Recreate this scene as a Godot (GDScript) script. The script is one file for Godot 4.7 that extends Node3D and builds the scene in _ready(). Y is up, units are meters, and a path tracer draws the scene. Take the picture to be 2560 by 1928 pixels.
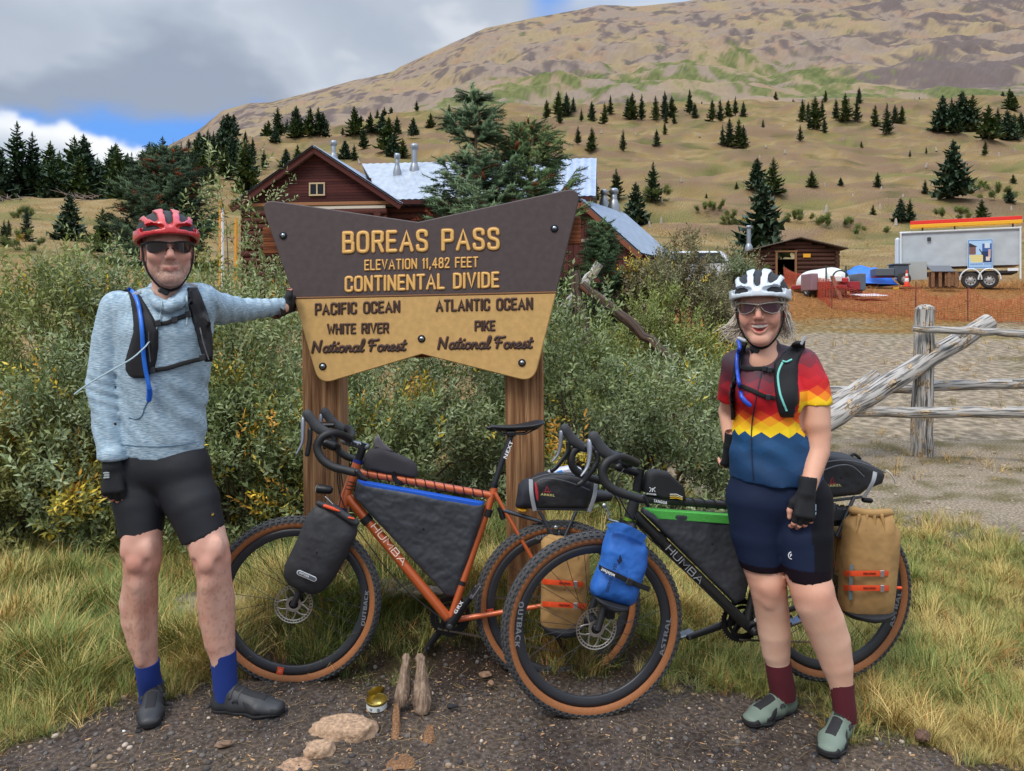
extends Node3D
# A summit sign on a mountain pass with two cyclists and their loaded bicycles.
# y is up, metres; the camera stands at the origin, 1.53 m above the dirt, and looks along -z. d is the depth along -z.

const FOC := 1926.0
const HY := 796.0
const EYE := 1.53

var M := {}
var names := {}
var rng := RandomNumberGenerator.new()
var nz := FastNoiseLite.new()
var nz2 := FastNoiseLite.new()

func P(px: float,py: float,d: float) -> Vector3:
	return Vector3((px - 1280.0) * d / FOC,EYE - (py - HY) * d / FOC,-d)

class MB:
	var v := PackedVector3Array()
	var n := PackedVector3Array()
	var t := PackedVector2Array()
	var c := PackedColorArray()
	var i := PackedInt32Array()
	var col := Color(1,1,1)

	func vert(p: Vector3,nn: Vector3,uv := Vector2.ZERO) -> int:
		v.append(p)
		n.append(nn)
		t.append(uv)
		c.append(col)
		return v.size() - 1

	func tri(a: int,b: int,d: int) -> void:
		var g := (v[b] - v[a]).cross(v[d] - v[a])
		if g.dot(n[a] + n[b] + n[d]) > 0.0:
			i.append_array([a,d,b])
		else:
			i.append_array([a,b,d])

	func flat(p: Array,out := Vector3.ZERO) -> void:   # a flat convex polygon
		var g: Vector3 = (p[1] - p[0]).cross(p[2] - p[0]).normalized()
		if out != Vector3.ZERO and g.dot(out) < 0.0:
			g = -g
		var first := v.size()
		for q in p:
			vert(q,g,Vector2(q.x + q.z,q.y))
		for k in range(1,p.size() - 1):
			tri(first,first + k,first + k + 1)

	# rows nv of nu points; wrap closes each row. Normals come from the faces and point out of the body (or along hint)
	func sheet(p: PackedVector3Array,nu: int,nv: int,wrap: bool,us := 1.0,vs := 1.0,hint := Vector3.ZERO,tint := PackedColorArray()) -> void:
		var nn := PackedVector3Array()
		nn.resize(p.size())
		var mid := Vector3.ZERO
		for q in p:
			mid += q
		mid /= p.size()
		var sign_sum := 0.0
		var cols := nu if wrap else nu - 1
		for b in nv - 1:
			for a in cols:
				var a2 := (a + 1) % nu
				var i0 := b * nu + a
				var i1 := b * nu + a2
				var i2 := i1 + nu
				var i3 := i0 + nu
				var g := (p[i2] - p[i0]).cross(p[i3] - p[i1])
				nn[i0] += g
				nn[i1] += g
				nn[i2] += g
				nn[i3] += g
				sign_sum += g.dot(hint) if hint != Vector3.ZERO else g.dot(p[i0] - mid)
		var s := 1.0 if sign_sum >= 0.0 else -1.0
		var first := v.size()
		var w := nu + 1 if wrap else nu
		for b in nv:
			for a in w:
				var k := b * nu + a % nu
				v.append(p[k])
				n.append((nn[k] * s).normalized())
				t.append(Vector2(us * a / (w - 1),vs * b / (nv - 1)))
				c.append(tint[k] if tint.size() else col)
		for b in nv - 1:
			for a in w - 1:
				var j := first + b * w + a
				if s > 0.0:
					i.append_array([j,j + w + 1,j + 1,j,j + w,j + w + 1])
				else:
					i.append_array([j,j + 1,j + w + 1,j,j + w + 1,j + w])

	func fan(ring: Array,out: Vector3) -> void:
		var mid := Vector3.ZERO
		for q in ring:
			mid += q
		mid /= ring.size()
		var first := vert(mid,out,Vector2(0.5,0.5))
		for k in ring.size():
			var a := TAU * k / ring.size()
			vert(ring[k],out,Vector2(0.5 + 0.5 * cos(a),0.5 + 0.5 * sin(a)))
		for k in ring.size():
			tri(first,first + 1 + k,first + 1 + (k + 1) % ring.size())

	# a tube through pts; r is one radius or one per point; flat_axis with flat makes the section an ellipse
	func tube(pts: Array,r,sides := 8,caps := true,flat_axis := Vector3.ZERO,flat_by := 1.0,us := 1.0,vs := 1.0) -> void:
		var p := PackedVector3Array()
		var m := pts.size()
		var side := Vector3.ZERO
		for k in m:
			var tg: Vector3 = (pts[mini(k + 1,m - 1)] - pts[maxi(k - 1,0)]).normalized()
			var up: Vector3
			if flat_axis != Vector3.ZERO:
				side = tg.cross(flat_axis).normalized()
				up = flat_axis.normalized()
			else:
				if k == 0:
					side = tg.cross(Vector3.UP if absf(tg.y) < 0.9 else Vector3.RIGHT).normalized()
				side = (side - tg * side.dot(tg)).normalized()
				up = side.cross(tg)
			var rr: float = r[k] if r is Array or r is PackedFloat32Array else r
			for a in sides:
				var w := TAU * a / sides
				p.append(pts[k] + side * cos(w) * rr + up * sin(w) * rr * flat_by)
		sheet(p,sides,m,true,us,vs)
		if caps:
			for e in [0,m - 1]:
				var ring := []
				for a in sides:
					ring.append(p[e * sides + a])
				if ring[0].distance_to(ring[sides / 2]) > 0.0008:
					fan(ring,(pts[0] - pts[1]).normalized() if e == 0 else (pts[m - 1] - pts[m - 2]).normalized())

	# a tube whose ends are rounded
	func rod(pts: Array,r,sides := 8,flat_axis := Vector3.ZERO,flat_by := 1.0) -> void:
		var m := pts.size()
		var ra: float = r[0] if r is Array else r
		var rb: float = r[m - 1] if r is Array else r
		var d0: Vector3 = (pts[0] - pts[1]).normalized()
		var d1: Vector3 = (pts[m - 1] - pts[m - 2]).normalized()
		var q := []
		var rr := []
		for k in [3,2,1]:
			var a: float = PI / 2 * k / 3.05
			q.append(pts[0] + d0 * ra * sin(a))
			rr.append(ra * cos(a))
		for k in m:
			q.append(pts[k])
			rr.append(r[k] if r is Array else r)
		for k in [1,2,3]:
			var a: float = PI / 2 * k / 3.05
			q.append(pts[m - 1] + d1 * rb * sin(a))
			rr.append(rb * cos(a))
		tube(q,rr,sides,false,flat_axis,flat_by)

	# profile of Vector2(radius, height along the axis) turned about the y axis of xf
	func lathe(prof: Array,xf: Transform3D,sides := 24,tint := []) -> void:
		var p := PackedVector3Array()
		var cc := PackedColorArray()
		for k in prof.size():
			for a in sides:
				var w := TAU * a / sides
				p.append(xf * Vector3(prof[k].x * cos(w),prof[k].y,prof[k].x * sin(w)))
				if tint.size():
					cc.append(tint[k])
		sheet(p,sides,prof.size(),true,1.0,1.0,Vector3.ZERO,cc)

	func ball(xf: Transform3D,r: Vector3,sides := 16,rows := 10) -> void:
		var p := PackedVector3Array()
		for b in rows + 1:
			var e := PI * (b + 0.001) / (rows + 0.002)
			for a in sides:
				var w := TAU * a / sides
				p.append(xf * (Vector3(sin(e) * cos(w),cos(e),sin(e) * sin(w)) * r))
		sheet(p,sides,rows + 1,true)

	func box(xf: Transform3D,size: Vector3,bev := 0.0) -> void:
		var h := size / 2.0
		var e := minf(bev,minf(h.x,minf(h.y,h.z)) * 0.9)
		var q := {}
		for ax in 3:
			for s in [-1,1]:
				for b in [-1,1]:
					for d in [-1,1]:
						var p := Vector3.ZERO
						var u := (ax + 1) % 3
						var w := (ax + 2) % 3
						p[ax] = s * h[ax]
						p[u] = b * (h[u] - e)
						p[w] = d * (h[w] - e)
						var sg := Vector3.ZERO
						sg[ax] = s
						sg[u] = b
						sg[w] = d
						q[[ax,int(sg.x),int(sg.y),int(sg.z)]] = xf * p
		var mid := xf.origin
		for ax in 3:
			var u := (ax + 1) % 3
			var w := (ax + 2) % 3
			for s in [-1,1]:
				var loop := []
				for bd in [[-1,-1],[1,-1],[1,1],[-1,1]]:
					loop.append(q[key(ax,u,w,s,bd[0],bd[1],ax)])
				flat(loop,loop[0] + loop[2] - mid * 2.0)
			if e > 0.0:
				for b in [-1,1]:      # the edge that runs along ax
					for d in [-1,1]:
						var loop := [q[key(ax,u,w,-1,b,d,u)],q[key(ax,u,w,1,b,d,u)],q[key(ax,u,w,1,b,d,w)],q[key(ax,u,w,-1,b,d,w)]]
						flat(loop,loop[0] + loop[2] - mid * 2.0)
		if e > 0.0:
			for a in [-1,1]:
				for b in [-1,1]:
					for d in [-1,1]:
						flat([q[[0,a,b,d]],q[[1,a,b,d]],q[[2,a,b,d]]],q[[0,a,b,d]] - mid)

	func key(ax: int,u: int,w: int,sa: int,su: int,sw: int,face: int) -> Array:
		var s := [0,0,0]
		s[ax] = sa
		s[u] = su
		s[w] = sw
		return [face,s[0],s[1],s[2]]

	# a plate cut to the outline (in the x, y plane of xf), from z0 to z1, its front edge (at z1) chamfered
	func plate(outline: PackedVector2Array,z0: float,z1: float,xf: Transform3D,bev := 0.0) -> void:
		var o := outline
		if Geometry2D.is_polygon_clockwise(o):
			o.reverse()
		var m := o.size()
		var inner := PackedVector2Array()
		for k in m:
			var e0 := (o[k] - o[(k + m - 1) % m]).normalized()
			var e1 := (o[(k + 1) % m] - o[k]).normalized()
			var nn := Vector2(-(e0.y + e1.y),e0.x + e1.x).normalized()
			inner.append(o[k] + nn * bev / maxf(0.5,nn.dot(Vector2(-e1.y,e1.x))))
		var ids := Geometry2D.triangulate_polygon(inner)
		var s := 1.0 if z1 > z0 else -1.0
		var zn := xf.basis.z.normalized() * s
		var first := v.size()
		for q in inner:
			vert(xf * Vector3(q.x,q.y,z1),zn,q)
		for k in range(0,ids.size(),3):
			tri(first + ids[k],first + ids[k + 1],first + ids[k + 2])
		first = v.size()
		for q in o:
			vert(xf * Vector3(q.x,q.y,z0),-zn,q)
		ids = Geometry2D.triangulate_polygon(o)
		for k in range(0,ids.size(),3):
			tri(first + ids[k],first + ids[k + 1],first + ids[k + 2])
		for k in m:
			var k2 := (k + 1) % m
			var e := o[k2] - o[k]
			var outv := xf.basis * Vector3(e.y,-e.x,0)
			var z2 := z1 - s * bev
			flat([xf * Vector3(o[k].x,o[k].y,z0),xf * Vector3(o[k2].x,o[k2].y,z0),xf * Vector3(o[k2].x,o[k2].y,z2),xf * Vector3(o[k].x,o[k].y,z2)],outv)
			if bev > 0.0:
				flat([xf * Vector3(o[k].x,o[k].y,z2),xf * Vector3(o[k2].x,o[k2].y,z2),xf * Vector3(inner[k2].x,inner[k2].y,z1),xf * Vector3(inner[k].x,inner[k].y,z1)],outv + zn)

	# a soft bag of the outline (x, y plane of xf): rounded towards both faces, with creases from noise
	func pillow(outline: PackedVector2Array,front: float,back: float,xf: Transform3D,noise: FastNoiseLite = null,crease := 0.0,freq := 14.0,soft := 0.16) -> void:
		var o := PackedVector2Array()
		for k in outline.size():      # more points along long edges
			var a := outline[k]
			var b := outline[(k + 1) % outline.size()]
			var steps := maxi(1,int(a.distance_to(b) / 0.02))
			for s in steps:
				o.append(a.lerp(b,float(s) / steps))
		var mid := Vector2.ZERO
		for q in o:
			mid += q
		mid /= o.size()
		var rings := [1.0,0.995,0.975,0.94,0.88,0.79,0.68,0.56,0.43,0.3,0.17,0.02]
		for side in [front,-back]:
			var p := PackedVector3Array()
			for s in rings:
				for q in o:
					var g: Vector2 = mid + (q - mid) * s
					var e: float = clampf((1.0 - s) / soft,0.0,1.0)
					var zz: float = side * (0.12 + 0.88 * sqrt(1.0 - (1.0 - e) * (1.0 - e)))
					if s == 1.0:
						zz = 0.0
					if noise:
						zz += signf(side) * crease * noise.get_noise_3d(g.x * freq * 30.0,g.y * freq * 30.0,side * 900.0) * minf(1.0,e * 2.0)
					p.append(xf * Vector3(g.x,g.y,zz))
			sheet(p,o.size(),rings.size(),true,1.0,1.0,xf.basis.z * signf(side))

	func mesh() -> ArrayMesh:
		var a := []
		a.resize(Mesh.ARRAY_MAX)
		a[Mesh.ARRAY_VERTEX] = v
		a[Mesh.ARRAY_NORMAL] = n
		a[Mesh.ARRAY_TEX_UV] = t
		a[Mesh.ARRAY_COLOR] = c
		a[Mesh.ARRAY_INDEX] = i
		var m := ArrayMesh.new()
		m.add_surface_from_arrays(Mesh.PRIMITIVE_TRIANGLES,a)
		return m

# A distance field on a grid: shapes are joined with a smooth minimum, then meshed as surface nets.
class Field:
	var o: Vector3
	var h: float
	var nx: int
	var ny: int
	var nzz: int
	var f := PackedFloat32Array()

	func _init(lo: Vector3,hi: Vector3,cell: float) -> void:
		o = lo
		h = cell
		nx = int((hi.x - lo.x) / cell) + 2
		ny = int((hi.y - lo.y) / cell) + 2
		nzz = int((hi.z - lo.z) / cell) + 2
		f.resize(nx * ny * nzz)
		f.fill(0.5)

	func merge(at: int,d: float,k: float,sub: bool) -> void:
		var a := f[at]
		if sub:
			var w := maxf(k - absf(a + d),0.0)
			f[at] = maxf(a,-d) + w * w / (4.0 * k)
		else:
			var w := maxf(k - absf(a - d),0.0)
			f[at] = minf(a,d) - w * w / (4.0 * k)

	func cone(a: Vector3,ra: float,b: Vector3,rb: float,k := 0.02,ax := Vector3.ZERO,sq := 1.0,sub := false) -> void:
		var rm := maxf(ra,rb) * maxf(1.0,sq) + k + 2.0 * h
		var lo := (a.min(b) - Vector3.ONE * rm - o) / h
		var hi := (a.max(b) + Vector3.ONE * rm - o) / h
		var x0 := clampi(int(lo.x),0,nx)
		var x1 := clampi(int(hi.x) + 1,0,nx)
		var y0 := clampi(int(lo.y),0,ny)
		var y1 := clampi(int(hi.y) + 1,0,ny)
		var z0 := clampi(int(lo.z),0,nzz)
		var z1 := clampi(int(hi.z) + 1,0,nzz)
		var ba := b - a
		var squash := ax != Vector3.ZERO
		var fac := 1.0 / sq - 1.0
		if squash:
			ba += ax * (ba.dot(ax) * fac)
		var inv := 1.0 / maxf(ba.length_squared(),1e-9)
		var dr := rb - ra
		var ik := 1.0 / (4.0 * k)
		for z in range(z0,z1):
			for y in range(y0,y1):
				var q := o + Vector3(x0,y,z) * h - a
				var at := (z * ny + y) * nx + x0
				for x in range(x0,x1):
					var pa := q
					if squash:
						pa += ax * (pa.dot(ax) * fac)
					var tt := clampf(pa.dot(ba) * inv,0.0,1.0)
					var d := (pa - ba * tt).length() - ra - dr * tt
					var cur := f[at]
					if sub:
						var w := maxf(k - absf(cur + d),0.0)
						f[at] = maxf(cur,-d) + w * w * ik
					else:
						var w := maxf(k - absf(cur - d),0.0)
						f[at] = minf(cur,d) - w * w * ik
					q.x += h
					at += 1

	# pts with radii, as one limb
	func chain(pts: Array,rr: Array,k := 0.02,ax := Vector3.ZERO,sq := 1.0) -> void:
		for j in pts.size() - 1:
			cone(pts[j],rr[j],pts[j + 1],rr[j + 1],k if j == 0 else 0.0035,ax,sq)

	func ball(c: Vector3,r: Vector3,k := 0.01,basis := Basis.IDENTITY,sub := false) -> void:
		var rm := maxf(r.x,maxf(r.y,r.z)) + k + 2.0 * h
		var lo := (c - Vector3.ONE * rm - o) / h
		var hi := (c + Vector3.ONE * rm - o) / h
		var x0 := clampi(int(lo.x),0,nx)
		var x1 := clampi(int(hi.x) + 1,0,nx)
		var y0 := clampi(int(lo.y),0,ny)
		var y1 := clampi(int(hi.y) + 1,0,ny)
		var z0 := clampi(int(lo.z),0,nzz)
		var z1 := clampi(int(hi.z) + 1,0,nzz)
		var rot := basis.transposed()
		var ir := Vector3.ONE / r
		var ik := 1.0 / (4.0 * k)
		for z in range(z0,z1):
			for y in range(y0,y1):
				var at := (z * ny + y) * nx + x0
				var q := o + Vector3(x0,y,z) * h - c
				for x in range(x0,x1):
					var l := (rot * q) * ir
					var m := l.length()
					var g := (l * ir).length()
					var d := m * (m - 1.0) / maxf(g,1e-6) if m > 0.05 else -minf(r.x,minf(r.y,r.z))
					var cur := f[at]
					if sub:
						var w := maxf(k - absf(cur + d),0.0)
						f[at] = maxf(cur,-d) + w * w * ik
					else:
						var w := maxf(k - absf(cur - d),0.0)
						f[at] = minf(cur,d) - w * w * ik
					q.x += h
					at += 1

	# cut away all that lies on the side that out points to
	func cut(p: Vector3,out: Vector3,within := Vector3.ZERO,reach := 9.0) -> void:
		var g := out.normalized()
		var at := 0
		for z in nzz:
			for y in ny:
				var q := o + Vector3(0,y,z) * h
				for x in nx:
					var d := (q - p).dot(g)
					if d > f[at] and (reach > 8.0 or q.distance_to(within) < reach):
						f[at] = d
					q.x += h
					at += 1

	func bump(fn,band := 0.03) -> void:
		var at := 0
		for z in nzz:
			for y in ny:
				for x in nx:
					if absf(f[at]) < band:
						f[at] -= fn.call(o + Vector3(x,y,z) * h)
					at += 1

	# appends the surface to mb; paint gives each vertex its colour, lay its texture coordinates
	func into(mb: MB,paint = null,lay = null) -> void:
		var ids := PackedInt32Array()
		ids.resize(f.size())
		ids.fill(-1)
		var first := mb.v.size()
		var lim := 1.9 * h
		var sx := 1
		var sy := nx
		var sz := nx * ny
		for z in nzz - 1:
			for y in ny - 1:
				var at := (z * ny + y) * nx - 1
				for x in nx - 1:
					at += 1
					var a0 := f[at]
					if absf(a0) > lim:
						continue
					var c := [a0,f[at + 1],f[at + sy],f[at + sy + 1],f[at + sz],f[at + sz + 1],f[at + sz + sy],f[at + sz + sy + 1]]
					var neg := 0
					for w in c:
						if w < 0.0:
							neg += 1
					if neg == 0 or neg == 8:
						continue
					var sum := Vector3.ZERO
					var cnt := 0
					for e in EDGES:
						var u: float = c[e[0]]
						var w: float = c[e[1]]
						if (u < 0.0) != (w < 0.0):
							var tt := u / (u - w)
							var p0 := Vector3(e[0] & 1,(e[0] >> 1) & 1,e[0] >> 2)
							var p1 := Vector3(e[1] & 1,(e[1] >> 1) & 1,e[1] >> 2)
							sum += p0.lerp(p1,tt)
							cnt += 1
					var pos := o + (Vector3(x,y,z) + sum / cnt) * h
					ids[at] = mb.v.size()
					mb.v.append(pos)
					mb.n.append(Vector3.ZERO)
		for z in range(1,nzz - 1):
			for y in range(1,ny - 1):
				var at := (z * ny + y) * nx
				for x in range(1,nx - 1):
					at = (z * ny + y) * nx + x
					if ids[at] < 0:
						continue
					var a := f[at] < 0.0
					if a != (f[at + sx] < 0.0):
						quad(mb,ids[at],ids[at - sy],ids[at - sy - sz],ids[at - sz],a)
					if a != (f[at + sy] < 0.0):
						quad(mb,ids[at],ids[at - sz],ids[at - sz - sx],ids[at - sx],a)
					if a != (f[at + sz] < 0.0):
						quad(mb,ids[at],ids[at - sx],ids[at - sx - sy],ids[at - sy],a)
		for k in range(first,mb.v.size()):
			mb.n[k] = mb.n[k].normalized()
			mb.c.append(paint.call(mb.v[k],mb.n[k]) if paint != null else mb.col)
			mb.t.append(lay.call(mb.v[k],mb.n[k]) if lay != null else Vector2(mb.v[k].x,mb.v[k].y))

	const EDGES := [[0,1],[2,3],[4,5],[6,7],[0,2],[1,3],[4,6],[5,7],[0,4],[1,5],[2,6],[3,7]]

	func quad(mb: MB,a: int,b: int,c: int,d: int,inside: bool) -> void:
		if a < 0 or b < 0 or c < 0 or d < 0:
			return
		var g := (mb.v[c] - mb.v[a]).cross(mb.v[d] - mb.v[b])
		if not inside:
			g = -g
		mb.n[a] += g
		mb.n[b] += g
		mb.n[c] += g
		mb.n[d] += g
		if inside:
			mb.i.append_array([a,c,b,a,d,c])
		else:
			mb.i.append_array([a,b,c,a,c,d])

func numbered(called: String) -> String:
	names[called] = names.get(called,-1) + 1
	return called if names[called] == 0 else "%s_%03d" % [called,names[called]]

func tag(o: Node3D,label: String,category: String,group := "") -> Node3D:
	o.set_meta("label",label)
	o.set_meta("category",category)
	if group:
		o.set_meta("group",group)
	return o

func thing(called: String,label: String,category: String,at := Vector3.ZERO,group := "") -> Node3D:
	var o := Node3D.new()
	o.name = numbered(called)
	add_child(o)
	o.position = at
	return tag(o,label,category,group)

func put(called: String,m: Mesh,mat: Material,parent: Node3D = null) -> MeshInstance3D:
	var o := MeshInstance3D.new()
	o.mesh = m
	o.material_override = mat
	if parent:
		o.name = called
		parent.add_child(o,true)
	else:
		o.name = numbered(called)
		add_child(o)
	return o

func add(called: String,mb: MB,mat: Material,parent: Node3D = null) -> MeshInstance3D:
	var at := Vector3.ZERO      # meshes are laid out in world coordinates
	var q: Node = parent
	while q and q != self:
		at += q.position
		q = q.get_parent()
	if at != Vector3.ZERO:
		for k in mb.v.size():
			mb.v[k] -= at
	return put(called,mb.mesh(),mat,parent)

func struct(called: String,mb: MB,mat: Material) -> MeshInstance3D:
	var o := add(called,mb,mat)
	o.set_meta("kind","structure")
	return o

func stuff(called: String,m: Mesh,mat: Material,xfs: Array,cols: Array,parent: Node3D = null) -> MultiMeshInstance3D:
	var mm := MultiMesh.new()
	mm.transform_format = MultiMesh.TRANSFORM_3D
	mm.use_colors = true
	mm.mesh = m
	mm.instance_count = xfs.size()
	for k in xfs.size():
		mm.set_instance_transform(k,xfs[k])
		mm.set_instance_color(k,cols[k])
	var o := MultiMeshInstance3D.new()
	o.multimesh = mm
	o.material_override = mat
	if parent:
		o.name = called
		parent.add_child(o,true)
	else:
		o.name = numbered(called)
		add_child(o)
	o.set_meta("kind","stuff")
	return o

func smooth(pts: Array,per := 6) -> Array:      # Catmull-Rom through the points
	var out := []
	var m := pts.size()
	for k in m - 1:
		var p0 = pts[maxi(k - 1,0)]
		var p1 = pts[k]
		var p2 = pts[k + 1]
		var p3 = pts[mini(k + 2,m - 1)]
		for s in per:
			var t := float(s) / per
			out.append(0.5 * (2.0 * p1 + (p2 - p0) * t + (2.0 * p0 - 5.0 * p1 + 4.0 * p2 - p3) * t * t + (3.0 * p1 - p0 - 3.0 * p2 + p3) * t * t * t))
	out.append(pts[m - 1])
	return out

func lut(tab: Array,x: float) -> float:      # piecewise linear,tab is [[x,y],...]
	if x <= tab[0][0]:
		return tab[0][1]
	for k in tab.size() - 1:
		if x <= tab[k + 1][0]:
			return lerpf(tab[k][1],tab[k + 1][1],(x - tab[k][0]) / (tab[k + 1][0] - tab[k][0]))
	return tab[tab.size() - 1][1]

func lin(r: float,g: float,b: float) -> Color:      # an sRGB colour (0..255) as the linear value that vertex colours hold
	return Color(r / 255.0,g / 255.0,b / 255.0).srgb_to_linear()

func srgb(r: float,g: float,b: float) -> Color:
	return Color(r / 255.0,g / 255.0,b / 255.0)

func mat(called: String,c: Color,rough := 0.8,metal := 0.0,spec := 0.5) -> StandardMaterial3D:
	if M.has(called):
		return M[called]
	var m := StandardMaterial3D.new()
	m.resource_name = called
	m.albedo_color = c
	m.roughness = rough
	m.metallic = metal
	m.metallic_specular = spec
	M[called] = m
	return m

func vmat(called: String,rough := 0.9,spec := 0.3) -> StandardMaterial3D:
	var m := mat(called,Color.WHITE,rough,0.0,spec)
	m.vertex_color_use_as_albedo = true
	return m

func noise_tex(freq: float,octaves: int,lo: Color,hi: Color,size := 256,sd := 1,kind := FastNoiseLite.TYPE_SIMPLEX_SMOOTH) -> NoiseTexture2D:
	var id := "tex %s %s %s %s %s %s" % [freq,octaves,lo,hi,size,sd]
	if M.has(id):
		return M[id]
	var n := FastNoiseLite.new()
	n.seed = sd
	n.noise_type = kind
	n.frequency = freq
	n.fractal_octaves = octaves
	var t := NoiseTexture2D.new()
	t.width = size
	t.height = size
	t.seamless = true
	t.noise = n
	var g := Gradient.new()
	g.set_color(0,lo)
	g.set_color(1,hi)
	t.color_ramp = g
	M[id] = t
	return t

# adds fine relief and tone to a material; scale is repeats per metre
func grain(m: StandardMaterial3D,scale: Vector3,relief_cm: float,tone := 0.25,freq := 0.02,octaves := 4,sd := 3,world := false) -> StandardMaterial3D:
	sd = 3
	m.uv1_triplanar = true
	m.uv1_world_triplanar = world
	m.uv1_scale = scale
	m.albedo_texture = noise_tex(freq,octaves,Color.WHITE.darkened(tone),Color.WHITE,256,sd)
	if relief_cm > 0.04:
		m.heightmap_enabled = true
		m.heightmap_scale = relief_cm
		m.heightmap_texture = noise_tex(freq,octaves,Color.BLACK,Color.WHITE,256,sd)
	return m

# ---- lie of the land ----

const DEPTHS := [8.5,20.0,31.0,48.0,83.0,123.0,180.0,290.0,350.0,460.0]
const RISE := {
	0.0: [0.0,1.2,2.7,6.0,13.5,19.6,24.0,30.0,33.0,34.0],
	600.0: [0.0,1.2,2.7,4.6,11.5,21.5,36.0,66.0,84.0,92.0],
	1280.0: [0.0,1.2,2.7,3.7,10.0,21.0,38.0,74.0,98.0,112.0],
	2560.0: [0.0,1.2,2.72,3.72,9.6,21.0,38.5,76.0,102.0,118.0],
}

func rise(px: float,d: float) -> float:
	var keys := [0.0,600.0,1280.0,2560.0]
	var k := 0
	while k < 2 and px > keys[k + 1]:
		k += 1
	var u := smoothstep(keys[k],keys[k + 1],px)
	var j := 0
	while j < DEPTHS.size() - 2 and d > DEPTHS[j + 1]:
		j += 1
	var w := clampf((d - DEPTHS[j]) / (DEPTHS[j + 1] - DEPTHS[j]),0.0,1.0)
	var a: Array = RISE[keys[k]]
	var b: Array = RISE[keys[k + 1]]
	return lerpf(lerpf(a[j],a[j + 1],w),lerpf(b[j],b[j + 1],w),u)

func gh(x: float,d: float) -> float:
	var y := 0.0
	if d > 8.5:
		var px: float = clampf(1280.0 + FOC * x / d,0.0,2560.0)
		y = rise(px,d)
		if d > 40.0:
			var am: float = smoothstep(40.0,120.0,d)
			y += am * (nz.get_noise_2d(x * 1.1,d * 3.2) * 2.6 + nz.get_noise_2d(x * 4.0,d * 9.0) * 0.35) * minf(1.0 + d / 300.0,1.8)
	else:
		# the bank behind the bicycles, on which the sign stands
		var b := smoothstep(3.28,3.62,d) * smoothstep(9.0,5.0,d) * 0.18
		b *= smoothstep(-1.5,-1.0,x) * smoothstep(1.4,0.7,x)
		y = b + smoothstep(3.0,5.0,d) * 0.02
	if d < 60.0:
		y += 0.012 * nz.get_noise_2d(x * 60.0,d * 60.0) + 0.02 * nz.get_noise_2d(x * 16.0 + 70.0,d * 16.0)
	return y

func G(px: float,d: float) -> Vector3:      # the point of the ground at depth d below picture column px
	var x := (px - 1280.0) * d / FOC
	return Vector3(x,gh(x,d),-d)

# how much grass grows at a place near the camera: 0 bare dirt, 1 thick
func grassy(x: float,d: float) -> float:
	var n: float = 0.28 * nz.get_noise_2d(x * 70.0,d * 70.0) + 0.14 * nz.get_noise_2d(x * 260.0,d * 260.0 + 50.0)
	var edge := lut([[-4.0,2.45],[-1.9,2.72],[-1.55,3.05],[-1.3,3.24],[-1.0,3.38],[-0.6,3.42],[0.1,3.42],[0.55,3.32],[0.85,3.1],[1.12,2.95],[1.28,2.78],[1.55,2.68],[2.2,2.55],[5.0,2.4]],x)
	var g: float = smoothstep(-0.16,0.2,d - edge + n)
	# the gravel lot on the right
	if x > 0.9:
		var far := lut([[0.9,9.0],[1.6,6.6],[2.4,6.2],[3.4,5.3],[6.0,5.0]],x)
		g *= 1.0 - 0.93 * smoothstep(-0.7,0.5,d - far + n * 2.0)
	return g

func make_world() -> void:
	var cam := Camera3D.new()
	cam.name = "camera"
	cam.projection = Camera3D.PROJECTION_FRUSTUM
	cam.keep_aspect = Camera3D.KEEP_HEIGHT
	cam.near = 0.1
	cam.far = 6000.0
	cam.size = 2.0 * 0.1 * 964.0 / FOC
	cam.frustum_offset = Vector2(0.0,-0.1 * 168.0 / FOC)
	cam.position = Vector3(0,EYE,0)
	add_child(cam)
	cam.current = true

	var env := Environment.new()
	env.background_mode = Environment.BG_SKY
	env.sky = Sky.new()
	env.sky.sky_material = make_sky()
	env.tonemap_mode = Environment.TONE_MAPPER_LINEAR
	env.tonemap_exposure = 1.75
	env.sdfgi_enabled = true
	env.ssao_enabled = true
	env.ssil_enabled = true
	env.fog_enabled = false
	env.fog_density = 0.00009
	env.fog_light_color = Color(0.86,0.9,0.97)
	var we := WorldEnvironment.new()
	we.name = "environment"
	we.environment = env
	add_child(we)

	var sun := DirectionalLight3D.new()
	sun.name = "sun"
	sun.light_color = Color(1.0,0.96,0.9)
	sun.light_energy = 0.36
	sun.light_angular_distance = 18.0
	sun.shadow_enabled = true
	sun.rotation_degrees = Vector3(-52,-38,0)
	add_child(sun)

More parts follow.
